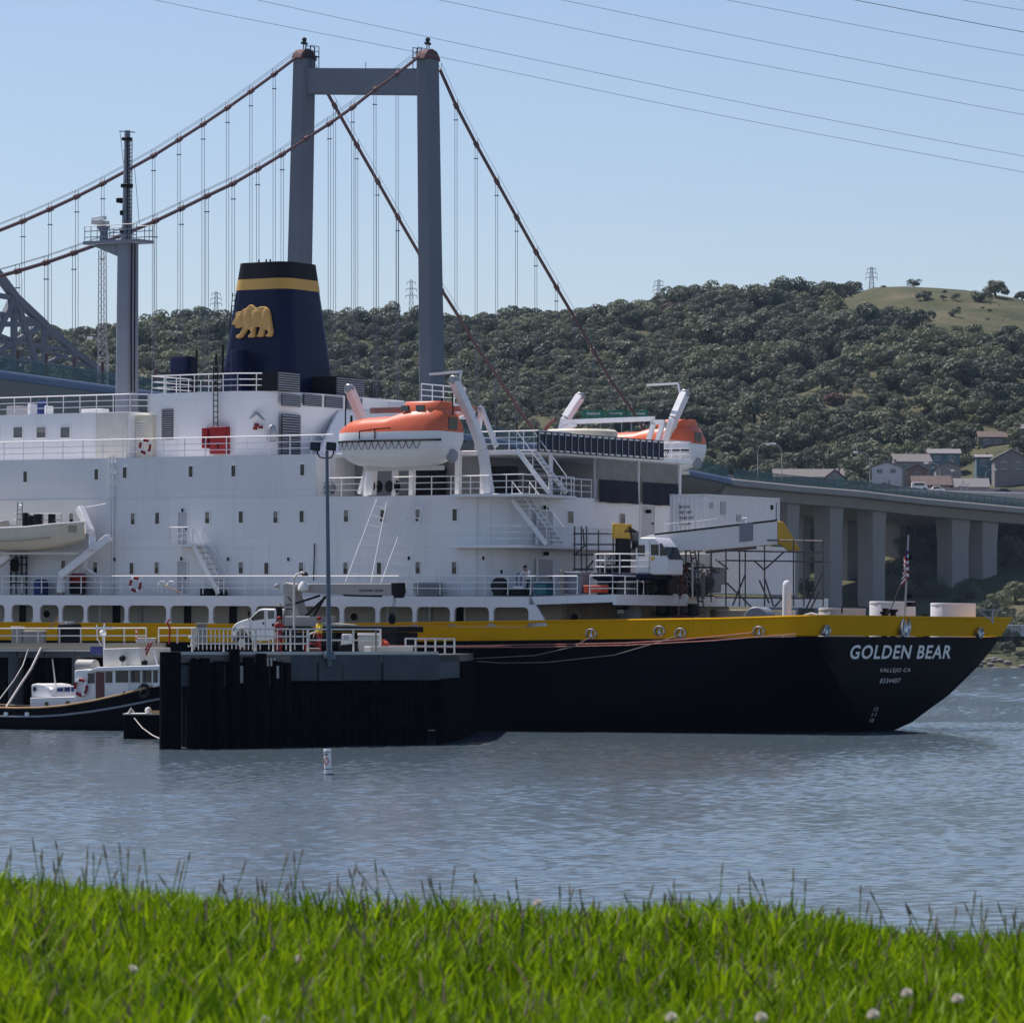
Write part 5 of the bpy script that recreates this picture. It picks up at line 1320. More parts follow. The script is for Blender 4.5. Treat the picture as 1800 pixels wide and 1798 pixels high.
# far davits
far_t = 20.8
davit([U(985, 775, far_t), U(995, 735, far_t), U(1020, 697, far_t+.8)], far=True); davit([U(1168, 790, far_t), U(1185, 735, far_t), U(1204, 692, far_t+.8)], far=True)
for pts in ([(1012, 745), (968, 768)], [(1145, 742), (1168, 742)], [(1150, 742), (1140, 775)], [(1165, 745), (1155, 778)], [(990, 742), (1150, 736)]):
    sp(MB().bar(U(*pts[0], far_t-1), U(*pts[1], far_t-1), .2, .26), "davit_frame", "white")
mb = MB(); mb.bar(U(1137, 677, far_t), U(1192, 674, far_t), .09, .12); mb.bar(U(1192, 674, far_t), U(1195, 690, far_t), .09, .09); sp(mb, "lamp_bracket", "white_plain")
mb = MB(); mb.path([U(955 + 22*(1-math.cos(a))*.5, 765 - 28*math.sin(a*.5), far_t-2) for a in (k*math.pi/8 for k in range(9))], .12, 6); sp(mb, "vent_hoop", "rust_red")

def lifeboat(M4, label, L=8.0):
    r = thing("lifeboat", label, "lifeboat", M4, "enclosed lifeboats")
    xs = [-.5, -.485, -.44, -.36, -.22, 0, .2, .36, .455, .495]
    hbs = [.12, .45, .80, 1.12, 1.32, 1.4, 1.4, 1.34, 1.2, 1.0]
    keel = [1.15, .75, .42, .2, .08, 0, .02, .12, .35, .62]
    def sec(i, pts): return [Vector((xs[i]*L, y*hbs[i], z)) for y, z in pts]
    zg = 1.55
    hr = [sec(i, [(-1, zg+.36), (-1.03, zg), (-.96, keel[i]+.75), (-.62, keel[i]+.22), (0, keel[i]), (.62, keel[i]+.22), (.96, keel[i]+.75), (1.03, zg), (1, zg+.36)]) for i in range(len(xs))]
    hl = MB().loft(hr, cap=True).build("hull", "white_plain", r, smooth=50)
    tops = [1.98, 2.1, 2.32, 2.58, 2.72, 2.76, 3.15, 3.28, 3.05, 2.6]
    cr = [sec(i, [(-.99, zg+.34), (-.93, zg+.34+(tops[i]-zg-.34)*.5), (-.66, tops[i]-.12), (-.3, tops[i]), (.3, tops[i]), (.66, tops[i]-.12), (.93, zg+.34+(tops[i]-zg-.34)*.5), (.99, zg+.34)]) for i in range(len(xs))]
    cn = MB().loft(cr).build("canopy", "orange", r, smooth=50)
    # conning position with windows
    k = MB().loft([[Vector((x*L, y*hw, z)) for x, y in ((.13, -.8), (.13, .8), (.20, 1), (.37, 1), (.44, .7), (.44, -.7), (.37, -1), (.20, -1))] for hw, z in ((1.05, 2.7), (.95, 3.2), (.75, 3.5))]).build("conning_hood", "orange", r, bevel=.06)
    for x, y, w in ((.165, -1.0, .45), (.30, -1.0, .5)):
        MB().box((x*L-w/2, y*.97-.06, 2.98), (x*L+w/2, y*.9, 3.28)).build("window", "glass_mid", k)
    MB().box((.452*L, -.4, 2.0), (.478*L+.16, .4, 2.65)).build("stern_window", "glass_dark", cn)
    MB().path([Vector((xs[i]*L*1.004, -hbs[i]*1.06, zg-.12)) for i in range(len(xs))], .055, 6).build("fender", "black", hl)
    MB().path([Vector((xs[i]*L*1.004, hbs[i]*1.06, zg-.12)) for i in range(len(xs))], .055, 6).build("fender", "black", hl)
    lp = MB()
    for j in range(13):
        x0 = -.46 + j*.062
        pts = []
        for q in range(7):
            f = q/6; x = x0 + .062*f; hb = interp(list(zip(xs, hbs)), x); pts.append((x*L, -hb*1.06-.02, zg-.15-.42*math.sin(math.pi*f)))
        lp.path(pts, .02, 4)
    lp.build("grab_line", "black", hl)
    ht = MB()
    for a, b_ in (((-.2, zg-.02), (-.2, zg+.40)), ((-.06, zg-.02), (-.06, zg+.5)), ((-.2, zg+.40), (-.06, zg+.5)), ((-.06, zg+.5), (.08, zg+.55))):
        ht.bar((a[0]*L, -1.45, a[1]), (b_[0]*L, -1.45, b_[1]), .05, .05)
    ht.build("hatch_seam", "black", cn)
    MB().lathe((.47*L, 0, .62), [(.32, 0), (.36, .06), (.36, .26), (.32, .32)], 16, (1, 0, 0)).build("propeller_guard", "shade_grey", hl)
    MB().box((-.3*L, -.05, -.12), (.42*L, .05, .12)).build("keel", "white_dirty", hl)
    for x in (-.42, .40): MB().tube((x*L, 0, interp(list(zip(xs, tops)), x)-.1), (x*L, 0, interp(list(zip(xs, tops)), x)+.5), .07).build("lifting_hook", "black", cn)
    return r
a = U(597, 825, .1); b_ = U(812, 825, .1)
lifeboat(SHIP @ T(((a.x+b_.x)/2-.38, .35, a.z+.0)), "near orange-topped enclosed lifeboat hanging over the ship's side", b_.x-a.x-.75)
c = U(1124, 830, 21.6)
lifeboat(SHIP @ T((c.x, 21.9, U(1124, 832, 21.6).z)) @ Matrix.Diagonal((.95, .92, .86, 1)), "far orange-topped lifeboat behind the dark panel rack", 7.9)
# ---- embarkation ladders hung on the side
def side_ladder(l0, l1, r0, r1, n=9):
    a0, a1, b0_, b1 = U(*l0, 1.45), U(*l1, .25), U(*r0, 1.45), U(*r1, .25)
    mb = MB(); mb.tube(a0, a1, .04, n=5); mb.tube(b0_, b1, .04, n=5); la = sp(mb, "embarkation_ladder", "white_plain")
    for k in range(n): f = (k+.7)/n; MB().bar(a0.lerp(a1, f), b0_.lerp(b1, f), .055, .06).build("rung", "white_plain", la)
side_ladder((663, 877), (605, 1030), (680, 884), (651, 1030)); side_ladder((726, 875), (668, 1030), (743, 884), (714, 1030))

# ---- open workboat in its davit recess at left
wb = thing("workboat", "open white workboat cradled in davits at the ship's left side", "boat", SHIP @ T(U(60, 966, .2)))
o0 = U(60, 966, .2)
def wbl(mb, name, mat, parent=None, **k): return mb.build(name, mat, parent or wb, off=o0, **k)
tops = [(-70, 905), (-20, 924), (20, 929), (70, 927), (110, 922), (150, 917)]; rings = []
for px, py in tops:
    c = U(px, py, .2); f = (px+70)/220; hb = 1.25*math.sin(math.pi*(.18 + .70*f))**.6 if px < 150 else .08
    zk = U(px, 968 - (max(0, px-85))**1.2*.12, .2).z if px > 80 else U(px, 968, .2).z
    rings.append([Vector((c.x, .2 + y*hb, zk + (c.z-zk)*h)) for y, h in ((-1, 1), (-.96, .55), (-.6, .1), (0, 0), (.6, .1), (.96, .55), (1, 1), (.9, 1), (.8, .6), (0, .35), (-.8, .6), (-.9, 1))])
wh = wbl(MB().loft(rings), "hull", "cream", smooth=45)
MB().path([r_[0] for r_ in rings], .05, 6).build("gunwale", "white_plain", wh, off=o0)
MB().path([r_[0] + Vector((0, -.03, -.75)) for r_ in rings[1:5]], .03, 5).build("rub_rail", "tan_canvas", wh, off=o0)
for px, y0, y1, w, m_ in ((47, 901, 927, 6, "black"), (56, 906, 927, 5, "black"), (68, 903, 927, 9, "black"), (92, 903, 925, 6, "black"), (5, 915, 930, 20, "shade_grey")):
    a = U(px, y1, .2); wbl(MB().box((a.x-w/60, -.1, a.z-.3), (a.x+w/60, .4, U(px, y0, .2).z)), "fender_bag", m_, bevel=.06)
mb = MB()
for px in (35, 76, 88, 108): mb.tube(U(px, 928, .2), U(px, 903, .2), .03, n=5)
for y in (903, 914): mb.tube(U(24, y, .2), U(108, y, .2), .025, n=5)
mb.bar(U(30, 925, .2), U(31, 882, .2), .05); mb.bar(U(39, 925, .2), U(39, 882, .2), .05)
for k in range(5): mb.tube(U(30, 888+k*8, .2), U(39, 888+k*8, .2), .025, n=4)
wbl(mb, "boat_frame", "galv")
MB().box(U(121, 936, -1.06) - Vector((0, .06, 0)), U(135, 923, -1.06)).build("name_patch", "tan_canvas", wh, off=o0)
# its davits (ship parts)
for pts, w in (([(107, 1043), (108, 1012), (193, 945)], .45), ([(163, 968), (160, 935), (140, 893)], .38), ([(155, 965), (148, 1000)], .2)):
    mb = MB()
    for p, q in zip(pts, pts[1:]): mb.bar(U(*p, .25), U(*q, .6), w, w)
    sp(mb, "boat_davit", "white", bevel=.04)
mb = MB().bar(U(-40, 1020, .25), U(18, 975, .6), .4, .4); sp(mb, "boat_davit", "white")
sp(MB().bar(U(-20, 968.5, .2) - Vector((0, 0, .14)), U(140, 968.5, .2) - Vector((0, 0, .14)), .5, .12), "boat_cradle", "white_dirty")
for y in (890,): sp(MB().tube(U(150, 892, .8), U(188, 885, 1.5), .02, n=4), "guy_wire", "galv")
p = U(136, 1020, 1.0); wn_ = sp(MB().box(U(121, 1026, .8), U(152, 1008, 1.4)), "davit_winch", "red", bevel=.06); MB().box(U(122, 1044, .9), U(150, 1026, 1.3)).build("winch_stand", "black", wn_)
mb = MB().path([U(152, 998, .5), U(158, 1004, .5), U(168, 1008, .5), U(167, 1022, .5)], .05, 6); sp(mb, "vent_pipe", "white_plain")
mb = MB()
for px in (19, 28, 38, 46):
    for t_ in (1.0, 1.5): mb.tube(U(px, 1045, t_), U(px, 970, t_), .045, n=5)
for y in (980, 992, 1008, 1025): mb.tube(U(17, y, 1.0), U(48, y, 1.0), .035, n=5)
mb.box(U(20, 1005, 1.2), U(32, 982, 1.4)); sp(mb, "boarding_frame", "black")
sp(MB().lathe(U(72, 1047, .9), [(.42, 0), (.42, .75), (.34, .9), (.1, .95)], 18), "covered_reel", "blue_cover")
# small gear along the promenade rail
for px, py, r_ in ((285, 1030, .26), (301, 1030, .26)):
    mb = MB(); c = U(px, py, .6); mb.path([c + Vector((math.cos(a)*r_, 0, math.sin(a)*r_)) for a in (k*math.pi/9 for k in range(10))] + [c + Vector((-r_, 0, -.35))], .05, 6); sp(mb, "gooseneck_vent", "white_plain")
sp(MB().bar(U(287, 1028, .4), U(318, 1042, .4), .08, .04), "plank", "wood_trim")
for px, w, h, m_ in ((752, 44, 22, "shade_grey"), (363, 20, 12, "black"), (388, 10, 10, "black")):
    p = U(px, 1046, .9); sp(MB().box((p.x-w/62, .7, ZB), (p.x+w/62, 1.3, ZB+h/28)), "deck_chest", m_, bevel=.05)
mb = MB()
for k in range(6): mb.tube(U(728+10*k, 1046, .5), U(728+10*k, 1027, .5), .03, n=4)
for y in (1027, 1036): mb.tube(U(726, y, .5), U(778, y, .5), .03, n=4)
sp(mb, "stowage_rack", "shade_grey")

def life_ring(p, label, r=.36, M4=None, cat="life ring"):
    o = thing("life_ring", label, cat, (SHIP if M4 is None else M4) @ T(p), "life rings")
    mb = MB(); wm = MB(); n_ = 24; k_ = 8
    rings = [[Vector(((r + .085*math.cos(b_))*math.cos(a), .06*math.sin(b_), (r + .085*math.cos(b_))*math.sin(a))) for b_ in (2*math.pi*j/k_ for j in range(k_))] for a in (2*math.pi*i/n_ for i in range(n_+1))]
    mb.loft(rings, cap=False).build("ring", "red", o)
    for i in (1, 7, 13, 19):
        w = [[Vector(((r + .092*math.cos(b_))*math.cos(a), .068*math.sin(b_), (r + .092*math.cos(b_))*math.sin(a))) for b_ in (2*math.pi*j/k_ for j in range(k_))] for a in (2*math.pi*(i+q)/n_ for q in (0, 1, 2))]
        MB().loft(w, cap=False).build("white_band", "white_plain", o)
life_ring(U(255, 785, 1.6), "red and white life ring on the upper deck rail"); life_ring(U(238, 1027, .02), "red life ring on the lower promenade rail")

# ---- deck crane on its pedestal
pc = U(1106, 1085, 4.0); kc = thing("deck_crane", "white and yellow deck crane with glazed cab and long boom on the after deck", "crane", SHIP @ T((pc.x, 4.0, 4.8)))
co = Vector((pc.x, 4.0, 4.8))
def kp(mb, name, mat, parent=None, **k): return mb.build(name, mat, parent or kc, off=co, **k)
kp(MB().lathe((pc.x, 4.0, 4.8), [(.66, 0), (.66, U(1106, 1022, 4).z-4.8)], 24), "pedestal", "mast_grey")
kp(MB().box(U(1085, 1078, 3.3), U(1097, 1068, 3.36)), "pedestal_plate", "white_plain")
zpl = U(1106, 1015, 4).z
kp(MB().lathe((pc.x + .2, 4.0, zpl-.15), [(1.9, 0), (2.1, .1), (2.1, .3), (1.9, .38)], 28), "slewing_platform", "navy")
rail_pts = [(pc.x+.2 + 2.05*math.cos(a), 4.0 + 2.05*math.sin(a), zpl+.2) for a in (k*2*math.pi/14 for k in range(15))]
mb = MB()
for p in rail_pts: mb.tube(p, Vector(p) + Vector((0, 0, 1.0)), .035, n=5)
for z in (.33, .66, 1.0): mb.path([Vector(p) + Vector((0, 0, z)) for p in rail_pts], .035, 5)
kp(mb, "platform_rail", "white_plain")
tc_ = 3.0
cab_poly = [(1117, 1010), (1117, 951), (1122, 945), (1152, 945), (1164, 960), (1174, 985), (1174, 1010)]
cab = kp(MB().prism([U(x, y, tc_) for x, y in cab_poly], (0, 1.5, 0)), "cab", "white_plain", bevel=.05)
for q in ([(1120, 958), (1133, 958), (1133, 977), (1120, 977)], [(1144, 957), (1157, 957), (1157, 976), (1144, 976)], [(1160, 955), (1163, 955), (1173, 976), (1160, 977)]):
    MB().prism([U(x, y, tc_-.03) for x, y in q], (0, .05, 0)).build("window", "glass_dark", cab, off=co)
MB().add([U(1164.5, 961, tc_) + Vector((.05, .12, 0)), U(1173.5, 983, tc_) + Vector((.05, .12, 0)), U(1173.5, 983, tc_) + Vector((.05, 1.38, 0)), U(1164.5, 961, tc_) + Vector((.05, 1.38, 0))], [(0, 1, 2, 3)]).build('windscreen', 'glass_dark', cab, off=co)
MB().box(U(1141, 1008, tc_-.02), U(1142, 950, tc_+.02)).build("door_seam", "black", cab, off=co)
MB().box(U(1144, 984, tc_-.03), U(1151, 979, tc_+.02)).build("notice", "hi_vis_yellow", cab, off=co)
kp(MB().box(U(1075, 947, 3.6), U(1112, 921, 5.4)), "winch_housing", "crane_yellow", bevel=.06)
kp(MB().box(U(1080, 1010, 3.8), U(1110, 947, 5.2)), "turret", "black", bevel=.08)
mb = MB()
for k in range(6):
    x0 = 1098+k*3; mb.path([U(x0, 935, 3.2), U(x0+8, 925+k*2, 3.0), U(x0+14-k, 960, 3.0), U(x0+4, 985, 3.2)], .035, 5)
kp(mb, "hydraulic_hose", "black")
def bt(px): return 3.6 + (px-1120)/250*5
bp = lambda x, y, d=0: U(x, y, bt(x)+d)
boom_poly = [(1112, 949), (1150, 939), (1366, 914), (1366, 957), (1240, 967), (1160, 968), (1125, 966)]
boom = kp(MB().loft([[bp(x, y, d) for x, y in boom_poly] for d in (0, .85)]), "boom", "white_plain", smooth=0, bevel=.03)
MB().loft([[bp(x, y, d) for x, y in ((1150, 938), (1366, 913), (1366, 916), (1150, 941))] for d in (-.03, .9)]).build("boom_walkway", "black", boom, off=co)
MB().loft([[bp(x, y, d) for x, y in ((1300, 921), (1324, 919), (1324, 950), (1300, 953))] for d in (-.05, .9)]).build("boom_collar", "louvre_grey", boom, off=co)
kp(MB().loft([[bp(x, y, d) for x, y in ((1366.3, 916), (1377, 917), (1395, 945), (1407, 968), (1385, 969), (1372, 957), (1366.3, 956))] for d in (.1, .75)]), "boom_head", "crane_yellow", bevel=.04)
kp(MB().loft([[bp(x, y, d) for x, y in ((1240, 968), (1330, 960), (1330, 965), (1240, 973))] for d in (.2, .6)]), "luffing_cylinder", "scaffold_steel")
mb = MB()
for x in (1168, 1192, 1222, 1262): mb.tube(bp(x, 936 - (x-1168)*.11), bp(x, 917 - (x-1168)*.07), .03, n=5)
mb.path([bp(1168, 921), bp(1222, 917), bp(1262, 912)], .03, 5); mb.path([bp(1305, 920), bp(1305, 911), bp(1313, 911), bp(1313, 919)], .05, 5)
kp(mb, "boom_rail", "white_plain")
# red lead hoses and pipes under the crane
mb = MB()
for k in range(4): mb.path([U(1110+k*4, 1022, 3.2), U(1108+k*5, 1045, 3.0), U(1120+k*3, 1048, 3.0), U(1124+k*2, 1025, 3.1)], .04, 5)
kp(mb, "hose_loop", "black")

# ---- stacked containers
def container(x0, x1, yt, yb, s1, d, label, txt):
    a = A(x0, yb, s1); b_ = A(x1, yt, s1); zb_, zt_ = a.z, b_.z
    zb_ = A(x0, yb, s1).z; L_ = b_.y - a.y; H_ = A(x0, yt, s1).z - zb_
    org = Vector((s1-d, a.y, zb_)); r = thing("container", label, "container", SHIP @ T(org), "stacked containers")
    MB().box((.06, .06, .06), (d-.06, L_-.06, H_-.06)).build("core", "white_plain", r)
    for k in range(int(L_/.28)):
        y = .12 + k*.28; MB().prism([(d-.06, y, .14), (d-.015, y+.05, .14), (d-.015, y+.13, .14), (d-.06, y+.18, .14)], (0, 0, H_-.28)).build("corrugation", "white_plain", r, smooth=0)
    for k in range(int(d/.28)):
        x = .12 + k*.28; MB().prism([(x, .06, .14), (x+.05, .015, .14), (x+.13, .015, .14), (x+.18, .06, .14)], (0, 0, H_-.28)).build("corrugation", "white_plain", r, smooth=0)
    fr = MB()
    for x in (0, d-.12):
        for y in (0, L_-.12): fr.box((x, y, 0), (x+.12, y+.12, H_))
    for z in (0, H_-.12):
        for x in (0, d-.12): fr.box((x+.005, .12, z+.004), (x+.115, L_-.12, z+.116))
        for y in (0, L_-.12): fr.box((.12, y+.005, z+.004), (d-.12, y+.115, z+.116))
    fr.build("frame", "white_plain", r)
    for x in (-.01, d-.15):
        for y in (-.01, L_-.15):
            for z in (-.01, H_-.12): MB().box((x, y, z), (x+.16, y+.16, z+.13)).build("corner_casting", "white_dirty", r)
    if txt:
        for i, s_ in enumerate(("M.G.W.", "NET WT", "TARE WT", "CU.CAP")):
            v, f = text_geo(s_, .15); MB().add([(d*.28 + a_*.95, .008, H_*.70 - i*.3 + b2) for a_, b2 in v], f).build("lettering", "black", r, smooth=0)
        MB().box((d*.26, .01, H_*.35), (d*.27, .013, H_*.8)).build("stencil_line", "tan_canvas", r)
        for y, z, w, h in ((.6, .76, .3, .3), (1.7, .72, .5, .7), (3.4, .52, .45, .35)): MB().box((d-.012, y, z*H_-h/2), (d+.012, y+w, z*H_+h/2)).build("vent_panel", "door_grey", r)
        MB().box((d-.012, L_-1.0, H_*.74), (d+.015, L_-.72, H_*.84)).build("emblem_patch", "black", r)
        for k in range(10): MB().box((d-.01, L_-.42, H_*.86-k*.12), (d+.012, L_-.34, H_*.86-k*.12+.08)).build("number_mark", "black", r)
    return r
container(1238, 1371, 868, 951, 30.2, 2.2, "upper white shipping container with black stencils, above the crane boom", True)
container(1252, 1398, 957, 1043, 31.0, 2.4, "lower white shipping container behind the scaffolding", False)
p = A(1224, 1000, 30.5); sp(MB().box((29, p.y-.7, ZB), (30.8, p.y+.7, ZB+2.4)), "machinery_house", "white_dirty", bevel=.04)
# pipework jumble between crane and containers
mb = MB(); rd3 = random.Random(5)
for k in range(22):
    x = rd3.uniform(1165, 1240); y = rd3.uniform(985, 1040); t_ = rd3.uniform(5, 8)
    q = [U(x, y, t_)]; 
    for j in range(2): q.append(q[-1] + Vector(rd3.choice(((rd3.uniform(-1, 1), 0, 0), (0, 0, rd3.uniform(-1.2, .8)), (0, rd3.uniform(-1, 1), 0)))))
    mb.path(q, rd3.uniform(.03, .08), 6)
sp(mb, "deck_pipework", "scaffold_steel")
mb = MB()
for k in range(9): x = rd3.uniform(1175, 1235); y = rd3.uniform(1000, 1035); p = U(x, y, 5.2); mb.path([p + Vector((math.cos(a)*.13, 0, math.sin(a)*.13)) for a in (j*math.pi/5 for j in range(11))], .03, 5)
sp(mb, "valve_wheels", "galv")
for px in (1188, 1205): sp(MB().lathe(U(px, 1052, 3.5), [(.2, 0), (.24, .04), (.24, .1), (.18, .1), (.18, .02)], 16, (0, -1, 0)), "pipe_flange", "white_dirty")

# winches, motors and risers packed round the crane foot
rd4 = random.Random(12)
for k, (x, y, w, h, t_, m_) in enumerate(((1062, 1030, 30, 34, 4.5, "black"), (1066, 1002, 26, 20, 5.5, "navy"), (1150, 1034, 22, 26, 5.2, "black"), (1172, 1028, 18, 34, 6.0, "scaffold_steel"), (1196, 1022, 20, 40, 7.0, "shade_grey"), (1222, 1030, 24, 30, 7.5, "black"),
        (1248, 1024, 16, 34, 7.0, "louvre_grey"), (1258, 1012, 15, 30, 8.5, "louvre_grey"), (1186, 1000, 16, 16, 8.5, "black"), (1140, 1020, 14, 14, 3.2, "black"), (1090, 1060, 18, 22, 3.0, "black"), (1165, 1070, 30, 26, 6.0, "black"), (1205, 1072, 24, 22, 7.0, "black"))):
    p = U(x, y, t_); w_, h_ = w/33, h/33
    mc_ = sp(MB().box((p.x-w_/2, t_, p.z-h_/2), (p.x+w_/2, t_+.8, p.z+h_/2)), "deck_winch", m_, bevel=.08)
    MB().lathe((p.x, t_-.02, p.z), [(h_*.28, 0), (h_*.34, .05), (h_*.34, .12), (h_*.12, .14)], 14, (0, -1, 0)).build("drum_flange", "scaffold_steel", mc_)
for k in range(16):
    x = rd4.uniform(1130, 1262); t_ = rd4.uniform(4.5, 9); y1 = rd4.uniform(975, 1010)
    sp(MB().path([U(x, 1052, t_), U(x, y1, t_), U(x+rd4.uniform(-12, 12), y1-4, t_)], rd4.choice((.05, .08, .12)), 8), "pipe_riser", rd4.choice(("white_dirty", "scaffold_steel", "black", "rust_red")))
# ---- scaffolding: each frame of tubes a thing of its own
def scaffold(lines, planks, label, tref):
    o = thing("scaffold", label, "scaffold", SHIP @ T(U(*lines[0][0][:2], tref))); off = U(*lines[0][0][:2], tref)
    for a, b_ in lines:
        ta, tb = (a[2] if len(a) > 2 else tref), (b_[2] if len(b_) > 2 else tref)
        MB().tube(U(a[0], a[1], ta), U(b_[0], b_[1], tb), .045, n=6).build("scaffold_tube", "scaffold_steel", o, off=off)
    for a, b_ in planks:
        p, q = U(a[0], a[1], tref), U(b_[0], b_[1], tref)
        for k in range(4): MB().bar(p + Vector((0, .12+k*.26, 0)), q + Vector((0, .12+k*.26, 0)), .24, .05).build("plank", "scaffold_steel", o, off=off)
L1 = []
for t_ in (8.2, 10.2):
    for x in (1276, 1300, 1310, 1344, 1395, 1413, 1447): L1.append(((x, 1066, t_), (x, 950 if x < 1350 else 948, t_)))
    for y in (948, 968): L1.append(((1276, y, t_), (1447, y+3, t_)))
    for y in (985, 1050): L1.append(((1258, y, t_), (1447, y+2, t_)))
for a, b_ in (((1258, 983), (1280, 1000)), ((1278, 1025), (1320, 1066)), ((1310, 1010), (1288, 1064)), ((1325, 985), (1345, 1003)), ((1345, 1000), (1378, 970)), ((1335, 1020), (1352, 1060)), ((1344, 1015), (1360, 1066)), ((1447, 1005), (1415, 1075)), ((1440, 1040), (1425, 1070)), ((1362, 1066), (1385, 1040))): L1.append((a, b_))
scaffold(L1, [((1258, 984), (1447, 988)), ((1290, 968), (1420, 970))], "large scaffold of steel tubes and planks under the crane boom tip", 8.2)
L2 = []
for x in (1010, 1022, 1031, 1052, 1078): L2.append(((x, 1040), (x, 925 if x != 1052 else 932)))
for y in (938, 957, 975, 1000): L2.append(((1008, y), (1085, y)))
for a, b_ in (((1010, 975), (1031, 957)), ((1052, 1000), (1078, 975)), ((1031, 1000), (1052, 975)), ((1025, 930), (1027, 960))): L2.append((a, b_))
scaffold(L2, [((1008, 1001), (1085, 1001))], "small scaffold against the after bulkhead left of the crane", 5.0)
L3 = [((1208, 935), (1231, 1085)), ((1216, 935), (1240, 1085))] + [((1209 + k*1.45, 943+k*9.5), (1217.5 + k*1.45, 943+k*9.5)) for k in range(15)]
L4 = []
for t_ in (7.0, 8.6):
    for x in (1166, 1188, 1206, 1228, 1250): L4.append(((x, 1058, t_), (x, 955, t_)))
    for y in (968, 996, 1022, 1046): L4.append(((1162, y, t_), (1254, y+1, t_)))
for a, b_ in (((1166, 996), (1188, 968)), ((1206, 1022), (1228, 996)), ((1188, 1046), (1206, 1022)), ((1228, 1046), (1250, 1022))): L4.append((a, b_))
scaffold(L4, [((1162, 997), (1254, 998)), ((1162, 1047), (1254, 1048))], "tube scaffold round the pipework between the crane and the containers", 7.0)
scaffold(L3, [], "leaning dark ladder tower between crane cab and containers", 6.6)

# ---- gear on the open promenade end
def crate(x0, x1, y0, y1, t_, mat, name, label, cat, d=.8):
    a, b_ = U(x0, y1, t_), U(x1, y0, t_); r = thing(name, label, cat, SHIP @ T((a.x, t_, a.z)))
    w, h = b_.x-a.x, b_.z-a.z
    MB().box((0, 0, 0), (w, d, h*.82)).build("body", mat, r, bevel=.04); MB().box((-.03, -.03, h*.83), (w+.03, d+.03, h)).build("lid", mat, r, bevel=.03)
    for k in (.25, .75): MB().box((w*k-.03, -.03, .05), (w*k+.03, -.005, h*.8)).build("rib", mat, r)
crate(938, 959, 1022, 1046, 1.0, "teal_box", "storage_bin", "teal storage bin behind the after rail beside the seated worker", "bin")
crate(1026, 1055, 1029, 1042, 1.0, "red_orange", "storage_crate", "orange-red crate at the end of the after deck", "crate")
crate(992, 1022, 1005, 1043, 1.2, "louvre_grey", "gas_rack", "grey caged gas bottle rack behind the after rail", "rack")
p = U(988, 1044, 1.0); r = thing("gas_bottle", "tall olive gas bottle standing beside the cage", "gas bottle", SHIP @ T(p)); MB().lathe((0, 0, 0), [(.12, 0), (.12, 1.1), (.08, 1.25), (.04, 1.3), (.04, 1.4)], 12).build("cylinder", "tan_canvas", r); MB().lathe((0, 0, 1.38), [(.06, 0), (.06, .08)], 8).build("valve", "galv", r)
p = U(875, 1046, 1.0); r = thing("hose_reel", "black hose reel standing on deck left of the worker", "hose reel", SHIP @ T(p)); MB().lathe((0, .0, .46), [(.46, 0), (.46, .06), (.3, .07), (.3, .3), (.46, .31), (.46, .37)], 20, (0, 1, 0)).build("reel", "tyre", r); MB().box((-.35, .05, -.02), (.35, .35, .08)).build("stand", "black", r)
p = U(908, 1047, .8); r = thing("pump_set", "low machine with black and bare metal parts under the rail by the worker", "pump", SHIP @ T(p)); MB().box((-.6, 0, 0), (.5, .5, .35)).build("engine", "black", r, bevel=.06); MB().box((-.3, .05, .36), (.4, .4, .5)).build("cover", "white_plain", r, bevel=.05); MB().path([(-.1, .2, .4), (-.15, .2, 1.05), (0, .2, 1.2), (.15, .2, 1.05), (.12, .2, .5)], .035, 6).build("hoop_handle", "blue_cover", r)

# ---- round tanks, drum and ventilator on the stern deck
def tub(x0, x1, yt, t_, label, mat="white_dirty", lid=False):
    c = U((x0+x1)/2, yt, t_); rr_ = (U(x1, yt, t_).x - U(x0, yt, t_).x)/2*.83
    r = thing("round_tank", label, "tank", SHIP @ T((c.x, t_, 4.7)), "round tanks on the stern deck"); h = c.z - 4.7
    MB().lathe((0, 0, 0), [(rr_, 0), (rr_, h-.06), (rr_*.985, h), (rr_*.95, h), (rr_*.95, h-.12), (.05, h-.1)], 32).build("tank_wall", mat, r)
    MB().lathe((0, 0, h-.14), [(rr_*1.012, 0), (rr_*1.012, .1)], 32).build("rim_band", mat, r)
    return r, rr_, h
tub(1143, 1226, 1073, 8, "rust-stained round tank at left on the stern deck, hoses before it"); tub(1246, 1402, 1072, 12, "widest round tank behind the grey drum", "cream"); tub(1437, 1524, 1069, 12, "round tank left of the flagstaff, rusty rim")
tub(1526, 1612, 1057, 16.5, "taller white tank behind the flagstaff", "white_plain")
r, rr_, h = tub(1633, 1718, 1060, 20.0, "white tank with two lines of lettering, rightmost on the stern", "white_plain")
for i, s_ in enumerate(("MUST BE", "MAINTAINED")):
    v, f = text_geo(s_, .11); w = max(a for a, _ in v)
    pts = []
    for a_, b2 in v:
        an = -math.pi/2 + R(10) + (a_-w/2)/rr_; pts.append(((rr_*1.004)*math.cos(an), (rr_*1.004)*math.sin(an), h*.55 - i*.2 + b2))
    MB().add(pts, f).build("lettering", "black", r, smooth=0)
p = U(1328, 1089, 4); r = thing("grey_drum", "grey drum lying on its side behind the yellow bulwark", "drum", SHIP @ T(p)); MB().lathe((0, 0, .0), [(.62, 0), (.66, .05), (.66, 1.3), (.62, 1.35)], 28, (-.2, 1, 0)).build("drum_shell", "louvre_grey", r)
p = U(1383, 1090, 2.5); hh = U(1383, 1020, 2.5).z - p.z
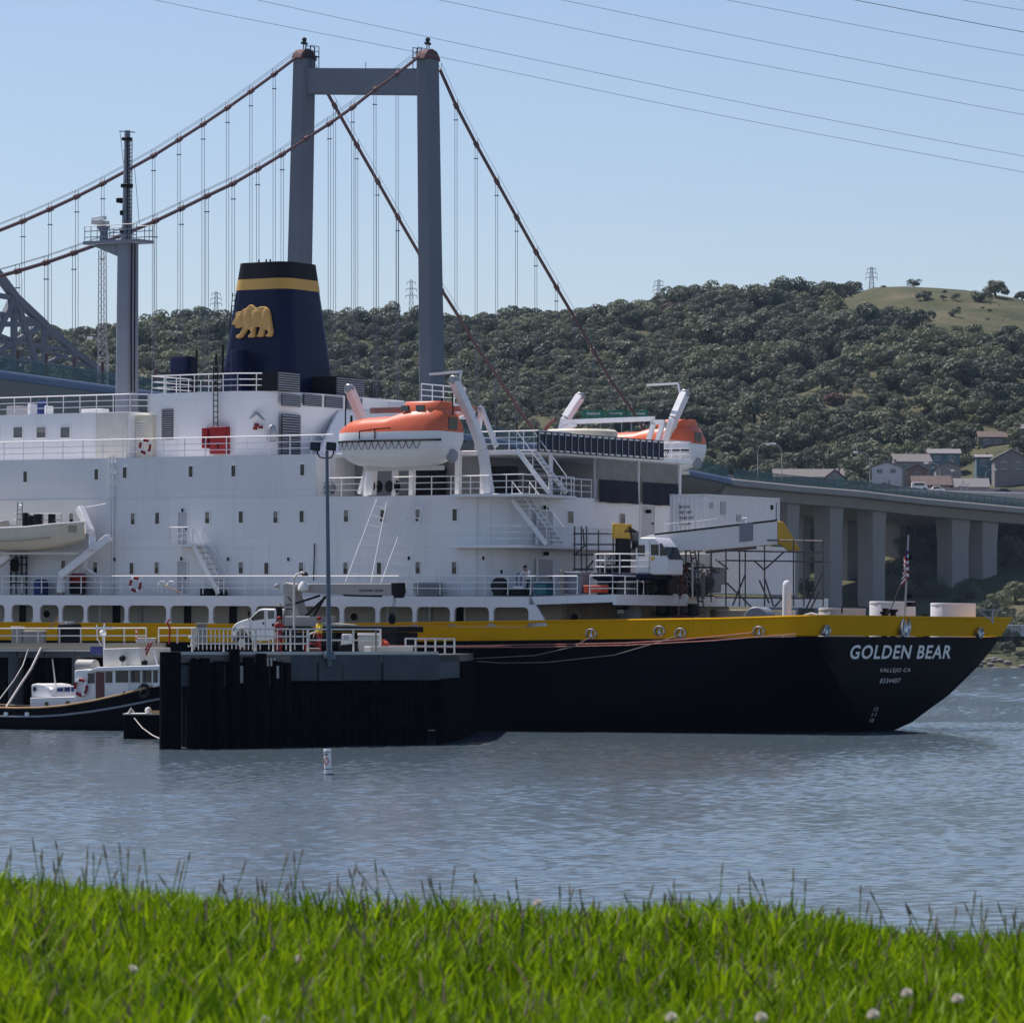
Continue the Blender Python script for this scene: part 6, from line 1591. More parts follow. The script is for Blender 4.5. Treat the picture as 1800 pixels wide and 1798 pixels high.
sp(MB().lathe(p - Vector((0, 0, 1)), [(.23, 0), (.23, hh+.72), (.21, hh+.86), (.14, hh+.96), (.03, hh+1.0)], 16), "ventilator_pipe", "white_plain")
mb = MB()
for k in range(5): mb.path([U(1184+k*3, 1084 + k, 3), U(1200+k*4, 1082+k*1.5, 3), U(1220+k, 1085+k, 3)], .05, 6)
o = mb.build("coiled_hose", "rust_red", None); o.matrix_world = SHIP; tag(o, "red-brown hose flaked in front of the left stern tank", "hose")
mb = MB()
for k in range(3): mb.path([U(1408+k*4, 1086, 6), U(1418+k*4, 1080-k, 6), U(1438+k*3, 1083, 6), U(1450, 1086, 6)], .07, 6)
o = mb.build("mooring_coil", "rope_white", None); o.matrix_world = SHIP; tag(o, "white rope heaped on the stern deck between the tanks", "rope")
for px, py in ((1628, 1084), (1500, 1080), (1555, 1080), (1690, 1088), (1570, 1076)):
    tb_ = 13 if px < 1600 else 20; p = U(px, py, tb_); sp(MB().lathe((p.x, tb_, 5), [(.16, 0), (.16, p.z-5), (.26, p.z-4.95), (.26, p.z-4.85)], 12), "bollard", "black")
sp(MB().box(U(1551, 1085, 12), U(1562, 1069, 12.3)), "deck_light_box", "black")
mb = MB(); mb.bar(U(1720, 1072, 16), U(1755, 1072, 16), .08); mb.bar(U(1745, 1095, 16), U(1745, 1072, 16), .08); mb.bar(U(1722, 1075, 16), U(1743, 1090, 16), .06); sp(mb, "stern_frame", "galv")
# flagstaff (ship part) and flag (thing)
fs0, fs1 = A(1590, 1085, 42.6), A(1597, 940, 42.6)
st_ = sp(MB().path([fs0 - Vector((0, 0, .4)), fs1], .06, 8, .04), "flagstaff", "galv")
for py in (980, 1048, 1062): p = A(1597, py, 42.6); MB().box(p + Vector((-.15, .05, -.12)), p + Vector((.15, .55, .12))).build("stern_lamp", "black", st_)
MB().tube(A(1594, 1000, 42.6), A(1562, 1080, 39), .03, n=5).build("stay", "scaffold_steel", st_)
sp(MB().tube(A(1480, 1078, 41), A(1480, 1066, 41), .05), "stub_mast", "black")
def flag():
    p0 = A(1595.5, 968, 42.65); r = thing("flag", "striped red and white flag hanging limp from the stern flagstaff", "flag", SHIP @ T(p0))
    H_ = p0.z - A(1592, 1020, 42.65).z; nst = 9
    for k in range(nst):
        mb = MB(); cols = 10; top = []; bot = []
        for c in range(cols+1):
            f = c/cols; y = -.42*f*(.5+.5*f) ; x = .10*math.sin(f*9 + k*.25)
            def pt(kk): 
                s_ = kk/nst; return Vector((x, -.05 - .34*f - .12*s_*f, -s_*H_*(1 - .25*f) - f*f*.75))
            top.append(pt(k)); bot.append(pt(k+1))
        mb.loft([top, bot, [v + Vector((.015, 0, 0)) for v in bot], [v + Vector((.015, 0, 0)) for v in top]], closed=False).build("stripe", "red" if k % 2 == 0 else "white_plain", r, smooth=60)
    MB().box((-.02, -.2, -.45), (.06, -.02, .02)).build("canton", "blue_cover", r)
flag()
# mooring lines along the hull
def line(pts, label, mat="rope_red", r=.032, fr=None):
    o = MB().path(pts, r, 6).build("mooring_line", mat); tag(o, label, "mooring line", "mooring lines")
    if fr is not None: o.matrix_world = fr
line([U(x, y, -.25) for x, y in ((676, 1135), (800, 1135), (1000, 1132), (1100, 1130), (1200, 1124), (1322, 1112))], "upper red and white mooring line along the hull to a fairlead", fr=SHIP)
line([U(x, y, -.35) for x, y in ((676, 1137), (800, 1138), (950, 1137), (1100, 1134), (1250, 1126), (1400, 1114))], "lower red and white mooring line along the hull", fr=SHIP)
line([U(x, y, -.3) for x, y in ((806, 1160), (880, 1165), (960, 1164), (1080, 1151), (1160, 1128), (1195, 1115))], "thin pale line sagging against the black hull", "tan_canvas", .02, SHIP)
line([U(x, y, -.3) for x, y in ((808, 1158), (860, 1156), (940, 1152), (1010, 1136), (1042, 1117))], "second thin pale line sagging below the first fairlead", "tan_canvas", .02, SHIP)

# ------------------------------------------------------------------ people
def person(M4, label, J, mats, hair="hair", helmet=None):
    """J: joint positions; one skinned body, clothing by height of the joint it grows from"""
    o = bpy.data.objects.new("person", bpy.data.meshes.new("person")); COL.objects.link(o)
    names = list(J); idx = {n_: i for i, n_ in enumerate(names)}
    rad = {"pelvis": .15, "waist": .135, "chest": .165, "neck": .06, "head": .095, "crown": .085, "nose": .03}
    edges_ = [("pelvis", "waist"), ("waist", "chest"), ("chest", "neck"), ("neck", "head"), ("head", "crown"), ("head", "nose")]
    for s in "LR":
        edges_ += [("chest", "sh"+s), ("sh"+s, "el"+s), ("el"+s, "wr"+s), ("wr"+s, "pa"+s), ("pelvis", "hip"+s), ("hip"+s, "kn"+s), ("kn"+s, "an"+s), ("an"+s, "to"+s)]
        rad.update({"sh"+s: .075, "el"+s: .052, "wr"+s: .036, "pa"+s: .036, "hip"+s: .10, "kn"+s: .068, "an"+s: .05, "to"+s: .045})
    verts = [Vector(J[n_]) for n_ in names]; E = [(idx[a], idx[b_]) for a, b_ in edges_]; rr_ = [rad[n_] for n_ in names]; nm = list(names)
    for s in "LR":
        w, p = Vector(J["wr"+s]), Vector(J["pa"+s]); d = (p-w).normalized(); x = d.cross(Vector((0, 0, 1)) if abs(d.z) < .9 else Vector((0, 1, 0))).normalized()
        for k, ln in ((-1.5, .065), (-.5, .08), (.5, .075), (1.5, .06)):
            a = p + x*k*.014 + d*.03; b_ = a + d*ln*.6; c = b_ + d*ln*.4 + Vector((0, 0, -.02)); i0 = len(verts); verts += [a, b_, c]; E += [(idx["pa"+s], i0), (i0, i0+1), (i0+1, i0+2)]; rr_ += [.010, .009, .008]; nm += ["pa"+s]*3
        i0 = len(verts); a = w.lerp(p, .5) + x*.04; verts += [a, a + d*.04 + x*.01]; E += [(idx["pa"+s], i0), (i0, i0+1)]; rr_ += [.011, .009]; nm += ["pa"+s]*2
    me = o.data; me.from_pydata(verts, E, [])
    sk = o.modifiers.new("skin", 'SKIN'); o.modifiers.new("sub", 'SUBSURF').levels = 1
    o.modifiers["sub"].render_levels = 1
    for i, r_ in enumerate(rr_): me.skin_vertices[0].data[i].radius = (r_, r_)
    me.skin_vertices[0].data[idx["pelvis"]].use_root = True
    dg = bpy.context.evaluated_depsgraph_get(); new = bpy.data.meshes.new_from_object(o.evaluated_get(dg)); o.modifiers.clear(); o.data = new
    new.materials.clear()
    for m_ in mats: new.materials.append(MATS[m_])       # skin, top, trousers
    grp = lambda n_: 0 if n_[:2] in ("pa", "ne", "he", "cr", "no", "wr") else 2 if n_[:2] in ("pe", "hi", "kn", "an", "to") else 1
    for pl in new.polygons:
        c = pl.center; best = min(range(len(verts)), key=lambda i: (verts[i]-c).length - rr_[i]*.6); pl.material_index = grp(nm[best]); pl.use_smooth = True
    o.matrix_world = M4; tag(o, label, "person")
    h = Vector(J["crown"]); fwd = (Vector(J["nose"]) - Vector(J["head"])); fwd.z = 0; fwd = fwd.normalized() if fwd.length else Vector((0, -1, 0))
    cap_ = MB().ball(h - fwd*.02 + Vector((0, 0, .01)), .112, 12, (1, 1.05, .9)).build("hard_hat" if helmet else "hair", helmet or hair, o)
    if helmet: MB().lathe(h + Vector((0, 0, -.02)), [(.15, 0), (.15, .015)], 14).build("brim", helmet, cap_)
    for s in (-1, 1):
        x = fwd.cross(Vector((0, 0, 1))); MB().ball(Vector(J["head"]) + fwd*.093 + x*s*.034 + Vector((0, 0, .02)), .014, 6).build("eye", "black", o)
    return o
# worker on the after deck leaning on the rail with folded arms
P0 = U(924, 1046, .62)
person(SHIP @ T((P0.x, .75, ZB)), "person in a white shirt with dark hair leaning forward over the after rail", {
    "pelvis": (0, .22, .90), "waist": (0, .14, 1.04), "chest": (0, -.04, 1.26), "neck": (0, -.16, 1.40), "head": (0, -.22, 1.48), "crown": (0, -.24, 1.58), "nose": (-.04, -.33, 1.46),
    "shL": (-.2, -.06, 1.28), "elL": (-.27, -.34, 1.08), "wrL": (-.02, -.46, 1.07), "paL": (.06, -.47, 1.07), "shR": (.2, -.06, 1.28), "elR": (.28, -.34, 1.08), "wrR": (.03, -.44, 1.10), "paR": (-.05, -.45, 1.11),
    "hipL": (-.1, .22, .84), "knL": (-.11, .16, .46), "anL": (-.11, .22, .08), "toL": (-.12, .02, .04), "hipR": (.1, .22, .84), "knR": (.12, .20, .46), "anR": (.12, .30, .08), "toR": (.13, .1, .04)}, ("skin", "shirt_white", "trouser_dark"))
# ------------------------------------------------------------------ pier platform and walkway
def WX(px, Y, z=0.0): return Vector(((px-900)/FOC*Y, Y, z))
def local_w(px, t, z=0.0):
    p = SHIP @ U(px, 1140, t); return Vector((p.x, p.y, z))
ZP = 4.04
PA, PB, PC, PD, PE = WX(296, 182.5), WX(772, 192), WX(808, 203), local_w(832, -1.4), local_w(300, -1.4)
pier_o = Vector((PA.x, PA.y, 0))
pier = thing("pier_platform", "dark timber and concrete pier platform with white railings in front of the ship", "pier", T(pier_o))
def pp(mb, name, mat, parent=None, **k): return mb.build(name, mat, parent or pier, off=pier_o, **k)
up = Vector((0, 0, 1))
pp(MB().prism([p + up*(ZP-.35) for p in (PA, PB, PC, PD, PE)], up*.35), "deck_slab", "pier_deck")
def along(a, b_, f): return a.lerp(b_, f)
# concrete fascia panels along the front, from the light pole to the right end, with joints
dv = (PB-PA).normalized(); nv = Vector((dv.y, -dv.x, 0))        # nv points to the viewer
def fpx(px):                                                      # point of the front edge under a photo column
    k = (px-900)/FOC; d = PB-PA
    f = (k*PA.y - PA.x)/(d.x - k*d.y); return PA + d*f
for x0, x1 in ((511, 558), (559, 601), (602, 671), (672, 771)):
    a, b_ = fpx(x0+.5), fpx(x1-.5); out = .02 if x0 in (511, 602) else .07
    pp(MB().prism([a + nv*out + up*(ZP-1.15), b_ + nv*out + up*(ZP-1.15), b_ - nv*.3 + up*(ZP-1.15), a - nv*.3 + up*(ZP-1.15)], up*1.13), "fascia_panel", "pier_concrete", bevel=.03)
a, b_ = PB, PC
sv = (PC-PB).normalized(); s_n = Vector((sv.y, -sv.x, 0))
pp(MB().prism([a + sv*.1 + up*(ZP-1.15), b_ + up*(ZP-1.15), b_ - s_n*.4 + up*(ZP-1.15), a + sv*.1 - s_n*.4 + up*(ZP-1.15)], up*1.12), "fascia_panel", "pier_concrete", bevel=.03)
pp(MB().bar(fpx(296) - nv*.2 + up*(ZP+.06), fpx(771) - nv*.2 + up*(ZP+.06), .35, .14), "kerb", "kerb")
pp(MB().bar(fpx(670) - nv*1.0 + up*(ZP+.22), fpx(745) - nv*1.0 + up*(ZP+.22), .5, .3), "kerb_block", "kerb", bevel=.04)
# timber piles: front row close together, two rows behind
rp = random.Random(3); npile = 0
for x in [296, 304] + list(np.arange(341, 762, 11.5)):
    p = fpx(float(x)) + nv*(rp.uniform(-.12, .12) - (.42 if x > 505 else 0)); r_ = rp.uniform(.17, .22); zt = ZP - rp.uniform(1.0, 1.35) if x > 505 else ZP - rp.uniform(.02, .5)
    if x < 310: zt = ZP + .12; r_ = .36
    pp(MB().path([p - up*2.5, p + up*zt], r_, 9, r_*.94), "timber_pile", "creosote")
for row, dd in ((1, 1.4), (2, 3.4), (3, 6.0)):
    for k in range(24):
        p = fpx(345 + k*18 + row*5) - nv*dd
        if 900 + FOC*p.x/p.y < 322: continue
        pp(MB().path([p - up*2.5, p + up*(ZP-.35)], .24, 8), "timber_pile", "creosote")
for z, x0, x1 in ((1.0, 338, 735), (2.5, 338, 755)):
    pp(MB().bar(fpx(x0) - nv*.32 + up*z, fpx(x1) - nv*.32 + up*z, .25, .35), "timber_waler", "creosote")
pp(MB().bar(fpx(342) - nv*.55 + up*1.75, fpx(752) - nv*.55 + up*1.75, .1, 2.6), "timber_sheeting", "creosote")
for k in range(10):
    p = along(PB, PC, (k+.3)/10); pp(MB().path([p - up*2.5, p + up*(ZP-1.1)], .2, 8), "timber_pile", "creosote")
    q = along(PC, PD, (k+.3)/10); pp(MB().path([q - up*2.5, q + up*(ZP-.35)], .24, 8), "timber_pile", "creosote")
    q = along(PA, PE, (k+.3)/10); pp(MB().path([q - up*2.5, q + up*(ZP-.35)], .24, 8), "timber_pile", "creosote")
for x, h in ((336, .55), (352, .5), (378, .62), (405, .1), (430, .45), (452, .3)):
    p = fpx(x) + nv*.3; pp(MB().path([p - up*2.5, p + up*(ZP-h+.35)], .24, 9), "fender_pile", "creosote")
pp(MB().bar(fpx(316) - nv*.1 + up*(ZP-.9), fpx(500) - nv*.1 + up*(ZP-.9), .3, .9), "edge_beam", "pier_concrete")
for k in range(6): p = fpx(450 + k*6) + nv*.12; pp(MB().bar(p + up*(ZP-.5), p + up*(ZP-.15), .08, .1), "ladder_rung", "kerb")
for x, y0, y1 in ((453, 1160, 1195), (421, 1170, 1200), (484, 1170, 1192)):
    p = fpx(x) + nv*.16; z0, z1 = CH + (YH-y1)/FOC*p.y, CH + (YH-y0)/FOC*p.y; pp(MB().bar(p + up*z0, p + up*z1, .12, .1), "fender_block", "kerb")
def prail(pts, h, posts, bars=2, r=.04, bal=0, name="railing", mat="pipe_rail", parent=None, off=None):
    mb = MB()
    for p, q in zip(pts, pts[1:]):
        n_ = max(1, round((q-p).length/posts))
        for k in range(n_+1): a = p.lerp(q, k/n_); mb.tube(a, a + up*h, r, n=6)
        if bal:
            m_ = max(1, round((q-p).length/bal))
            for k in range(m_): a = p.lerp(q, (k+.5)/m_); mb.tube(a + up*h*.08, a + up*h, r*.6, n=5)
    for k in range(bars): mb.path([p + up*h*(1 - k/bars*.98) for p in pts], r, 6)
    return mb.build(name, mat, parent or pier, off=pier_o if off is None else off)
zr = up*(ZP+.14)
prail([fpx(345) - nv*.3 + zr, fpx(455) - nv*.3 + zr], .98, 1.35, 3, .038, .22); prail([fpx(457) - nv*.3 + zr, fpx(548) - nv*.3 + zr], .98, .9, 3, .038, .45)
prail([fpx(549) - nv*.3 + zr, fpx(668) - nv*.3 + zr], .98, 1.15, 2, .04); prail([fpx(668) - nv*.3 + zr, fpx(698) - nv*1.2 + zr], .98, 1.2, 2, .04)
prail([along(PB, PC, .05) - s_n*.2 - nv*2.2 + up*ZP, along(PB, PC, .95) - s_n*.2 + up*ZP], .72, 1.6, 2, .045)
for k in range(6):
    a = fpx(715) - nv*2
# left walkway, parallel with the ship
def lw(px, t, z): return local_w(px, t, z)
ZW = 4.22
wk_o = lw(0, -7.4, 0); walk = thing("pier_walkway", "pier walkway with white pipe railing at left, behind the tugboat", "pier", T(wk_o))
def wp(mb, name, mat, **k): return mb.build(name, mat, walk, off=wk_o, **k)
wp(MB().prism([lw(-150, -7.4, ZW-.4), lw(296, -7.4, ZW-.4), lw(300, -1.5, ZW-.4), lw(-190, -1.5, ZW-.4)], up*.4), "deck_slab", "pier_deck")
wp(MB().bar(lw(-150, -7.5, ZW-.02), lw(290, -7.5, ZW-.02), .22, .10), "kerb", "kerb"); wp(MB().bar(lw(-150, -7.3, ZW+.22), lw(290, -7.3, ZW+.22), .2, .34), "edge_timber", "tan_canvas")
for x0, x1 in ((-60, 30), (33, 78), (80, 132), (136, 200)): wp(MB().bar(lw(x0, -7.46, ZW-.22), lw(x1, -7.46, ZW-.22), .1, .28), "fascia_panel", "pier_concrete")
for x, r_ in ((-40, .5), (28, .42), (140, .42), (220, .42)): wp(MB().path([lw(x, -7.0, -3), lw(x, -7.0, ZW-.4)], r_, 12), "concrete_pile", "pier_concrete")
for k in range(14): wp(MB().path([lw(-60+k*26, -4.5, -3), lw(-60+k*26, -4.5, ZW-.4)], .28, 9), "timber_pile", "creosote")
for a, b_ in ((-80, 257), (279, 345)):
    prail([lw(a, -7.2, ZW+.36), lw(b_, -7.2, ZW+.36)], .82, 1.5, 2, .042, parent=walk, off=wk_o)
# things standing on the pier
def wbox(px0, px1, py0, py1, Y, d, name, label, cat, mat, lid=None, bevel=.04, extra=None):
    a, b_ = W(px0, py1, Y), W(px1, py0, Y); r = thing(name, label, cat, T((a.x, Y, a.z))); w, h = b_.x-a.x, b_.z-a.z
    MB().box((0, 0, 0), (w, d, h*(.86 if lid else 1))).build("body", mat, r, bevel=bevel)
    if lid: MB().box((-.04, -.04, h*.865), (w+.04, d+.04, h)).build("lid", lid, r, bevel=.03)
    return r, w, h
r, w, h = wbox(630, 667, 1113, 1149, 194, 1.0, "white_bin", "white plastic bin with a hinged lid on the pier, right of the light pole", "bin", "white_dirty", "white_plain")
for k in range(5): MB().box((w*(.1+.18*k), -.03, .05), (w*(.1+.18*k)+.05, -.003, h*.82)).build("rib", "white_dirty", r)
r, w, h = wbox(601, 618, 1114, 1132, 194, .6, "control_box", "small white control box on a dark machine by the light pole", "box", "white_plain", bevel=.03); MB().box((-.1, -.05, -.4), (w+.25, .7, -.02)).build("machine_base", "black", r, bevel=.05)
MB().box((w*.2, -.02, h*.4), (w*.7, -.004, h*.8)).build("panel", "door_grey", r)
r, w, h = wbox(536, 562, 1130, 1148, 191, .8, "red_pump", "red pump skid on the pier left of the light pole", "pump", "red", bevel=.05); MB().path([(w*.2, .2, h), (w*.3, .2, h+.4), (w*.7, .2, h+.5)], .05, 6).build("suction_pipe", "pipe_rail", r); MB().lathe((w*.5, -.02, h*.5), [(.16, 0), (.16, .06)], 14, (0, -1, 0)).build("pulley", "black", r)
r, w, h = wbox(545, 560, 1139, 1147, 188.3, .4, "tool_box", "dark red tool box with a pale rim before the red pump", "box", "maroon_door", "pipe_rail")
r, w, h = wbox(101, 140, 1095, 1131, 233, 1.1, "black_tank", "black plastic tank on the walkway behind the tug mast", "tank", "black", bevel=.15); MB().lathe((w/2, .5, h), [(.25, 0), (.25, .1)], 14).build("cap", "white_plain", r)
for x0, x1, y0, lab in ((20, 39, 1101, "tall pale grey cabinet on the walkway at far left"), (40, 78, 1108, "wide mottled grey cabinet on the walkway at left")):
    r, w, h = wbox(x0, x1, y0, 1132, 233.5, .9, "grey_cabinet", lab, "cabinet", "raft_grey", "white_dirty")
    MB().box((w*.48, -.02, .05), (w*.52, -.004, h*.8)).build("door_seam", "shade_grey", r)
r, w, h = wbox(240, 272, 1121, 1134, 232, .8, "white_cooler", "low white chest on the walkway behind the tug ladder", "chest", "white_dirty", "white_plain")
r, w, h = wbox(346, 362, 1095, 1131, 222, .5, "beige_cabinet", "tall beige electrical cabinet at the left front of the truck", "cabinet", "wall_beige", "wall_beige")
MB().box((w*.15, -.02, h*.1), (w*.85, -.004, h*.75)).build("door", "wall_beige", r)
def bollard(px, py0, py1, Y, label, mat="kerb"):
    p = W(px, py1, Y); h = (py1-py0)/FOC*Y; r = thing("mooring_post", label, "bollard", T(p)); MB().lathe((0, 0, 0), [(.16, 0), (.16, h*.7), (.26, h*.75), (.26, h*.95), (.2, h)], 16).build("post", mat, r); MB().lathe((0, 0, 0), [(.3, -.02), (.3, .05)], 16).build("base", mat, r)
bollard(340, 1117, 1136, 224, "small white post left of the beige cabinet")
p = W(675, 1143, 195); r = thing("mooring_buoy", "orange float ball on the mooring line at the pier edge", "buoy", T(p)); MB().ball((0, 0, .22), .26, 14, (1, 1, .9)).build("ball", "red_orange", r); MB().lathe((0, 0, .42), [(.09, 0), (.07, .1)], 10).build("eye", "orange", r)
line([W(684, 1135, 195), W(760, 1136, 205), W(860, 1136, 218), SHIP @ U(900, 1134, -.3)], "red line from the orange float across to the ship", "rope_red", .05)
p = W(240, 1108, 228); r = thing("marker_post", "slim red and white striped post on the walkway", "post", T(p))
for k in range(6): MB().lathe((0, 0, -.6 + k*.12), [(.05, 0), (.05, .118)], 10).build("band", "red_orange" if k % 2 else "white_plain", r)
mb = MB().path([W(297, 1132, 226), W(299, 1105, 226), W(294, 1095, 226), W(298, 1088, 226)], .05, 6); o = mb.build("red_pipe", "red"); tag(o, "bent red standpipe on the walkway by the tug bow", "pipe")
mb = MB().bar(W(86, 1104, 234), W(103, 1084, 234), .12, .1); o = mb.build("gangway_pole", "wood_trim"); tag(o, "short slanting pole leaning by the black tank", "pole")

# flood light pole
lp = fpx(575) + nv*.15; r = thing("floodlight_pole", "tall blue-grey light pole with two black floodlights on the pier edge", "light pole", T((lp.x, lp.y, ZP-.5)))
zt = CH + (YH-792)/FOC*lp.y - ZP + .5; lean = -4/FOC*lp.y
MB().path([(0, 0, 0), (lean*.5, 0, zt*.5), (lean, 0, zt)], .115, 10, .07).build("pole", "lamp_blue", r); MB().lathe((0, 0, .3), [(.3, 0), (.3, .1), (.2, .35)], 12).build("base", "lamp_blue", r)
MB().path([(lean-.42, 0, zt+.12), (lean-.42, 0, zt-.12), (lean-.3, 0, zt-.3), (lean, 0, zt-.34), (lean+.2, 0, zt-.3), (lean+.3, 0, zt-.12), (lean+.3, 0, zt+.12)], .035, 6).build("yoke", "black", r)
for x in (-.52, .18):
    hd = MB().prism([(lean+x-.22, -.25, zt+.02), (lean+x+.22, -.25, zt-.02), (lean+x+.24, -.2, zt+.34), (lean+x-.2, -.2, zt+.38)], (0, .35, 0)).build("floodlight", "black", r, bevel=.03)
    MB().prism([(lean+x-.17, -.262, zt+.06), (lean+x+.17, -.262, zt+.03), (lean+x+.18, -.225, zt+.28), (lean+x-.16, -.225, zt+.31)], (0, .008, 0)).build("lens", "glass_dark", hd)
MB().lathe((lean-.1, 0, zt+.55), [(.02, -.2), (.03, 0), (.16, .02), (.16, .05)], 10, (.4, 0, 1)).build("photocell", "white_plain", r)

# ------------------------------------------------------------------ crane truck on the pier
TT = -6.4
to = U(430, 1147, TT); tk = thing("crane_truck", "white truck with a folded grey boom crane parked on the pier", "truck", SHIP @ T(to))
def tp(mb, name, mat, parent=None, **k): return mb.build(name, mat, parent or tk, off=to, **k)
def prof(pts, t0, d, name, mat, parent=None, **k): return tp(MB().prism([U(x, y, TT+t0) for x, y in pts], (0, d, 0)), name, mat, parent, **k)
cabb = prof([(407, 1117), (408, 1103), (413, 1096), (423, 1091), (439, 1086.5), (454, 1071.5), (461, 1069.5), (482, 1070), (484, 1074), (484, 1121), (470, 1126), (441, 1126), (441, 1112), (434, 1104), (424, 1102), (415, 1107), (412, 1120), (407, 1120)], 0, 2.1, "cab", "white_plain", bevel=.05)
prof([(441, 1086), (455, 1074), (464, 1073), (464, 1088), (443, 1091)], -.012, .02, "side_window", "glass_dark", cabb); prof([(470, 1073.5), (482, 1073.5), (482, 1087), (471, 1088)], -.012, .02, "side_window", "glass_mid", cabb)
prof([(436, 1089), (453, 1072), (454, 1072), (438, 1088.5)], .15, 1.8, "windscreen", "glass_dark", cabb)
for q in ([(440, 1093), (440.5, 1093), (440.5, 1124), (440, 1124)], [(466, 1072), (466.5, 1072), (466.5, 1124), (466, 1124)]): prof(q, -.012, .02, "door_seam", "shade_grey", cabb)
prof([(461, 1094), (464, 1094), (464, 1097), (461, 1097)], -.03, .03, "handle", "black", cabb); prof([(478, 1096), (482, 1096), (482, 1101), (478, 1101)], -.03, .03, "fuel_flap", "black", cabb)
mb = MB(); mb.path([U(438, 1090, TT-.1), U(437, 1078, TT-.25), U(436, 1074, TT-.25)], .03, 5); mb.box(U(435, 1082, TT-.3), U(440, 1074, TT-.2)); tp(mb, "mirror", "black", cabb)
prof([(407, 1120), (411, 1120), (411, 1126), (407, 1126)], .02, 2.06, "bumper", "galv")
fender = tp(MB().loft([[U(425 + 14*math.cos(a)*k, 1119 - 17*math.sin(a)*k, TT-d) for a in (j*math.pi/10 for j in range(11))] + [U(425 + 11*math.cos(a)*k, 1119 - 13.5*math.sin(a)*k, TT-d) for a in (j*math.pi/10 for j in range(10, -1, -1))] for d, k in ((-.05, 1), (.07, .97))]), "wheel_arch", "white_plain", smooth=40)
prof([(409, 1105), (413, 1101), (414, 1106), (410, 1110)], -.02, .05, "headlight", "glass_mid", cabb)
for px in (425, 606, 640):
    for t_ in (0.05, 1.75):
        c = U(px, 1130, TT+t_); wl = tp(MB().lathe(c, [(.40, 0), (.48, .04), (.48, .26), (.40, .3)], 22, (0, 1, 0)), "wheel", "tyre"); MB().lathe(c - Vector((0, .01, 0)), [(.24, 0), (.26, .03), (.1, .06)], 14, (0, 1, 0)).build("rim", "steel", wl, off=to)
prof([(484.5, 1112), (698, 1112), (698, 1120), (484.5, 1120)], .5, 1.1, "chassis", "black"); prof([(500, 1099.5), (699, 1101), (699, 1111), (500, 1110)], -.05, 2.3, "flat_bed", "black", bevel=.02)
for x0, x1 in ((500, 545), (548, 590), (662, 697)): prof([(x0, 1111), (x1, 1111.5), (x1, 1134), (x0, 1134)], .1, 1.9, "side_box", "black", bevel=.03)
prof([(500, 1083), (556, 1083), (557, 1101), (500, 1101)], .2, 1.7, "side_locker", "raft_grey", bevel=.03); prof([(556, 1094), (600, 1098), (600, 1102), (556, 1101)], .3, 1.5, "cargo_tarp", "raft_grey")
sk_ = tp(MB().path([U(490, 1105, TT+.3), U(490, 1066, TT+.3)], .19, 12), "exhaust_stack", "black"); MB().path([U(490, 1066, TT+.3), U(490, 1061, TT+.3)], .13, 10).build("chrome_tip", "steel", sk_, off=to)
prof([(500, 1083), (499, 1062), (497, 1040), (496, 1027), (503, 1024), (520, 1028), (515, 1045), (520, 1060), (527, 1083)], .7, .8, "crane_turret", "raft_grey", bevel=.03)
for q in ([(502, 1062), (512, 1062), (512, 1063.5), (502, 1063.5)], [(503, 1070), (514, 1070), (514, 1071.5), (503, 1071.5)], [(506, 1048), (512, 1056), (511, 1057), (505, 1049)]): prof(q, .68, .02, "turret_mark", "black")
bm_ = prof([(512, 1026), (540, 1026), (688, 1026), (688, 1046), (640, 1046), (576, 1044), (530, 1041), (514, 1036)], .8, .55, "boom", "raft_grey", bevel=.02)
prof([(600, 1044), (666, 1046), (664, 1049.5), (606, 1048)], .9, .35, "inner_boom", "black")
v, f = text_geo("NATIONAL CRANE", .13); w_ = max(a for a, _ in v); bl, br_ = U(631, 1040, TT+.79), U(673, 1039.5, TT+.79)
tp(MB().add([Vector((bl.x + a*(br_.x-bl.x)/w_ + b2*.2, TT+.785, bl.z + b2)) for a, b2 in v], f), "lettering", "black", bm_, smooth=0)
hb_ = prof([(687, 1024), (700, 1024), (701, 1040), (698, 1050), (692, 1051), (689, 1044)], .75, .65, "boom_head", "black", bevel=.03)
mb = MB()
for a, b2 in (((692, 1050), (688, 1085)), ((696, 1050), (690, 1085)), ((694, 1050), (694, 1080))): mb.tube(U(*a, TT+1), U(*b2, TT+1), .018, n=4)
tp(mb, "hoist_wire", "scaffold_steel"); tp(MB().lathe(U(689, 1088, TT+1), [(.12, -.25), (.2, -.1), (.2, .12), (.08, .3)], 12), "hook_block", "black")
for a, b2, w_ in (((576, 1046), (520, 1100), .10), ((571, 1049), (542, 1100), .10), ((562, 1047), (515, 1062), .10), ((537, 1084), (552, 1084), .07)): tp(MB().bar(U(*a, TT+.6), U(*b2, TT+.6), w_, w_), "crane_strut", "black")
mb = MB(); mb.path([U(517, 1106, TT-.2), U(517, 1018, TT-.2), U(521, 1010, TT-.2), U(530, 1006, TT-.2), U(535, 1008, TT-.2)], .06, 8); hp = tp(mb, "lamp_standard", "pipe_rail"); MB().lathe(U(536, 1012, TT-.2), [(.16, 0), (.18, .1), (.08, .2)], 12).build("work_lamp", "black", hp, off=to)
tp(MB().lathe(U(533, 1037, TT+.5), [(.28, 0), (.28, .2), (.1, .45)], 12), "bucket", "white_plain")
tp(MB().ball(U(487, 1031, TT+.8), .16, 10), "winch_motor", "galv")
